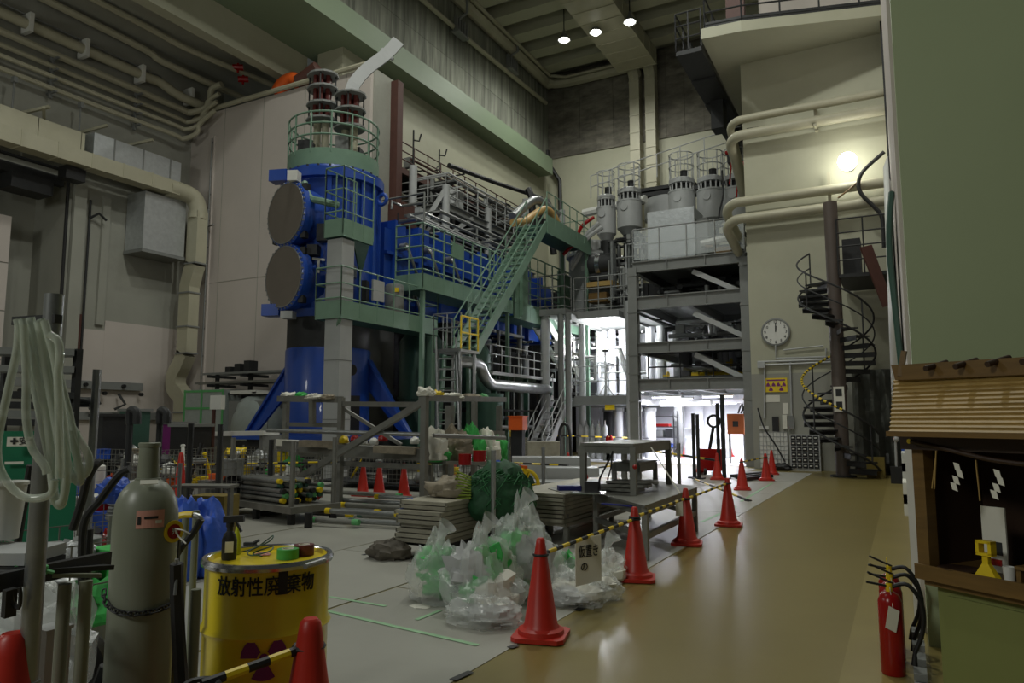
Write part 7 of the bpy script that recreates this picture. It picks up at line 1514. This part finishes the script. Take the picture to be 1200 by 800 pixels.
# pole with hanging vinyl hose
pp = at(46, 600, 2.1); pp = V(pp.x, pp.y, 0); ptop = at(62, 340, 2.1).z
t = thing('steel_pole', 'thick bright steel pole at the far left carrying the hose bundle', 'pole', pp)
MB().cyl(pp, V(pp.x, pp.y, ptop), .026, None, 18).build('tube', M_galv, t); MB().bar(pp+V(-.14, -.03, 1.86), pp+V(.03, 0, 1.86), .025, .025).build('arm', M_dark, t)
MB().box(pp+V(0, 0, .01), (.2, .2, .02)).build('foot_plate', M_dark, t); MB().cyl(pp+V(0, 0, .80), pp+V(0, 0, .83), .032, None, 14).build('clamp', M_galv, t)
t = thing('vinyl_hose', 'bundle of clear vinyl hose looped over the steel pole', 'hose', at(48, 380, 1.95))
loops = [((22, 380), (20, 410), (9, 460), (-3, 520), (3, 556), (28, 582), (58, 580), (64, 562)), ((26, 374), (40, 425), (55, 490), (62, 560), (66, 588), (73, 590), (75, 565), (66, 500), (53, 430), (46, 378)), ((44, 376), (56, 430), (70, 500), (80, 545), (92, 565), (94, 552), (82, 505)), ((48, 374), (62, 420), (74, 478), (90, 510), (103, 532), (104, 548), (95, 559), (80, 560), (72, 545)), ((28, 380), (31, 440), (31, 490), (38, 525), (52, 545), (55, 555)), ((52, 376), (64, 420), (71, 470), (77, 520), (78, 560), (74, 585), (68, 590)), ((20, 374), (34, 425), (46, 480), (58, 540), (64, 590)), ((36, 372), (48, 430), (60, 490), (70, 540), (88, 560), (92, 550), (84, 500), (72, 450), (60, 400)), ((58, 392), (68, 400), (70, 420), (68, 440), (69, 480), (70, 560))]
for k, L in enumerate(loops): MB().tube(bez([at(x, y, 1.9+.016*(k % 4)-.01*(k//4)) for x, y in L], 6), .0105, 10).build('loop', M_vinyl, t)
# small things at the lower left
c = at(6, 632, 2.3); t = thing('white_bucket', 'white bucket on the grey shelf at the left edge', 'bucket', c)
MB().lathe([(0, 0), (.05, 0), (.065, .17), (.07, .17), (.07, .18), (.06, .18), (.05, .02), (0, .02)], 24, c+V(-.03, 0, 0)).build('pail', M_wht, t)
c = at(8, 642, 2.2); t = thing('grey_shelf', 'grey shelf board at the left edge under the white bucket', 'shelf', c); MB().box(c+V(-.05, 0, -.02), (.3, .2, .035), YAW).build('board', M_lgrey, t); MB().bb(c.x-.15, c.x-.1, c.y-.03, c.y+.03, 0, c.z-.03).build('leg', M_dark, t); MB().box(c+V(-.05, 0, -.05), (.3, .2, .02), YAW).build('lip', M_dark, t)
p = at(20, 735, 2.6); sack('clear_bundle', 'clear crumpled plastic bundle at the lower left behind the posts', V(p.x, p.y, p.z-.25), (.3, .2, .4), 111, M_bag, .3, 'bag'); mb = MB(); mb.box(V(p.x, p.y, (p.z-.25)/2), (.5, .3, p.z-.25), .4); solo('dark_crate', 'dark crate under the clear bundle at the lower left', 'crate', mb, M_dark, V(p.x, p.y, 0))
c = place(86, 770, 2.9); t = thing('yellow_machine', 'low yellow machine with black wheels behind the rack posts', 'machine', c)
MB().box(c+V(0, 0, .2), (.4, .3, .24), .5).build('body', M_yband, t); MB().cyl(c+V(.1, .0, .38), c+V(.16, .04, .6), .03, None, 8).build('lever', M_black, t); MB().box(c+V(0, 0, .36), (.3, .2, .1), .5).build('cover', M_dark, t)
for s in (-1, 1): MB().cyl(c+V(.16*s, -.18, .09), c+V(.16*s, -.12, .09), .09, None, 14).build('wheel', M_black, t)
c = place(75, 700, 3.1); t = thing('spare_tyre', 'black trolley tyre standing behind the rack posts', 'tyre', c); M = rotAxis((.6, -.8, 0)); MB().ring(c+V(0, 0, .5), .16, .05, 24, 8, M).build('tyre', M_black, t); MB().cyl(c+V(-.02, .03, .5), c+V(.02, -.03, .5), .05, None, 12).build('hub', M_galv, t); MB().bb(c.x-.03, c.x+.03, c.y-.03, c.y+.03, 0, .5).build('stand', M_dark, t)
p = at(60, 755, 2.4); mb = MB(); mb.bb(p.x-.04, p.x+.04, p.y-.04, p.y+.04, 0, p.z+.05); mb.bb(p.x-.045, p.x+.045, p.y-.045, p.y+.045, p.z+.05, p.z+.06); solo('pinkish_box', 'tall pale pinkish box between the pole and the rack posts', 'box', mb, M_lgrey, V(p.x, p.y, 0))
g = random.Random(8); 
for k in range(6): p = at(20+7*k, 664+2*(k % 3), 2.15); mb = MB(); mb.tube([p+V(g.uniform(-.03, .03), g.uniform(-.03, .03), g.uniform(-.02, .02)) for _ in range(5)], .006, 5); solo('green_wire', 'shiny green wire scrap, %s from the left by the pole' % ('first', 'second', 'third', 'fourth', 'fifth', 'sixth')[k], 'wire', mb, M_gtape, p)
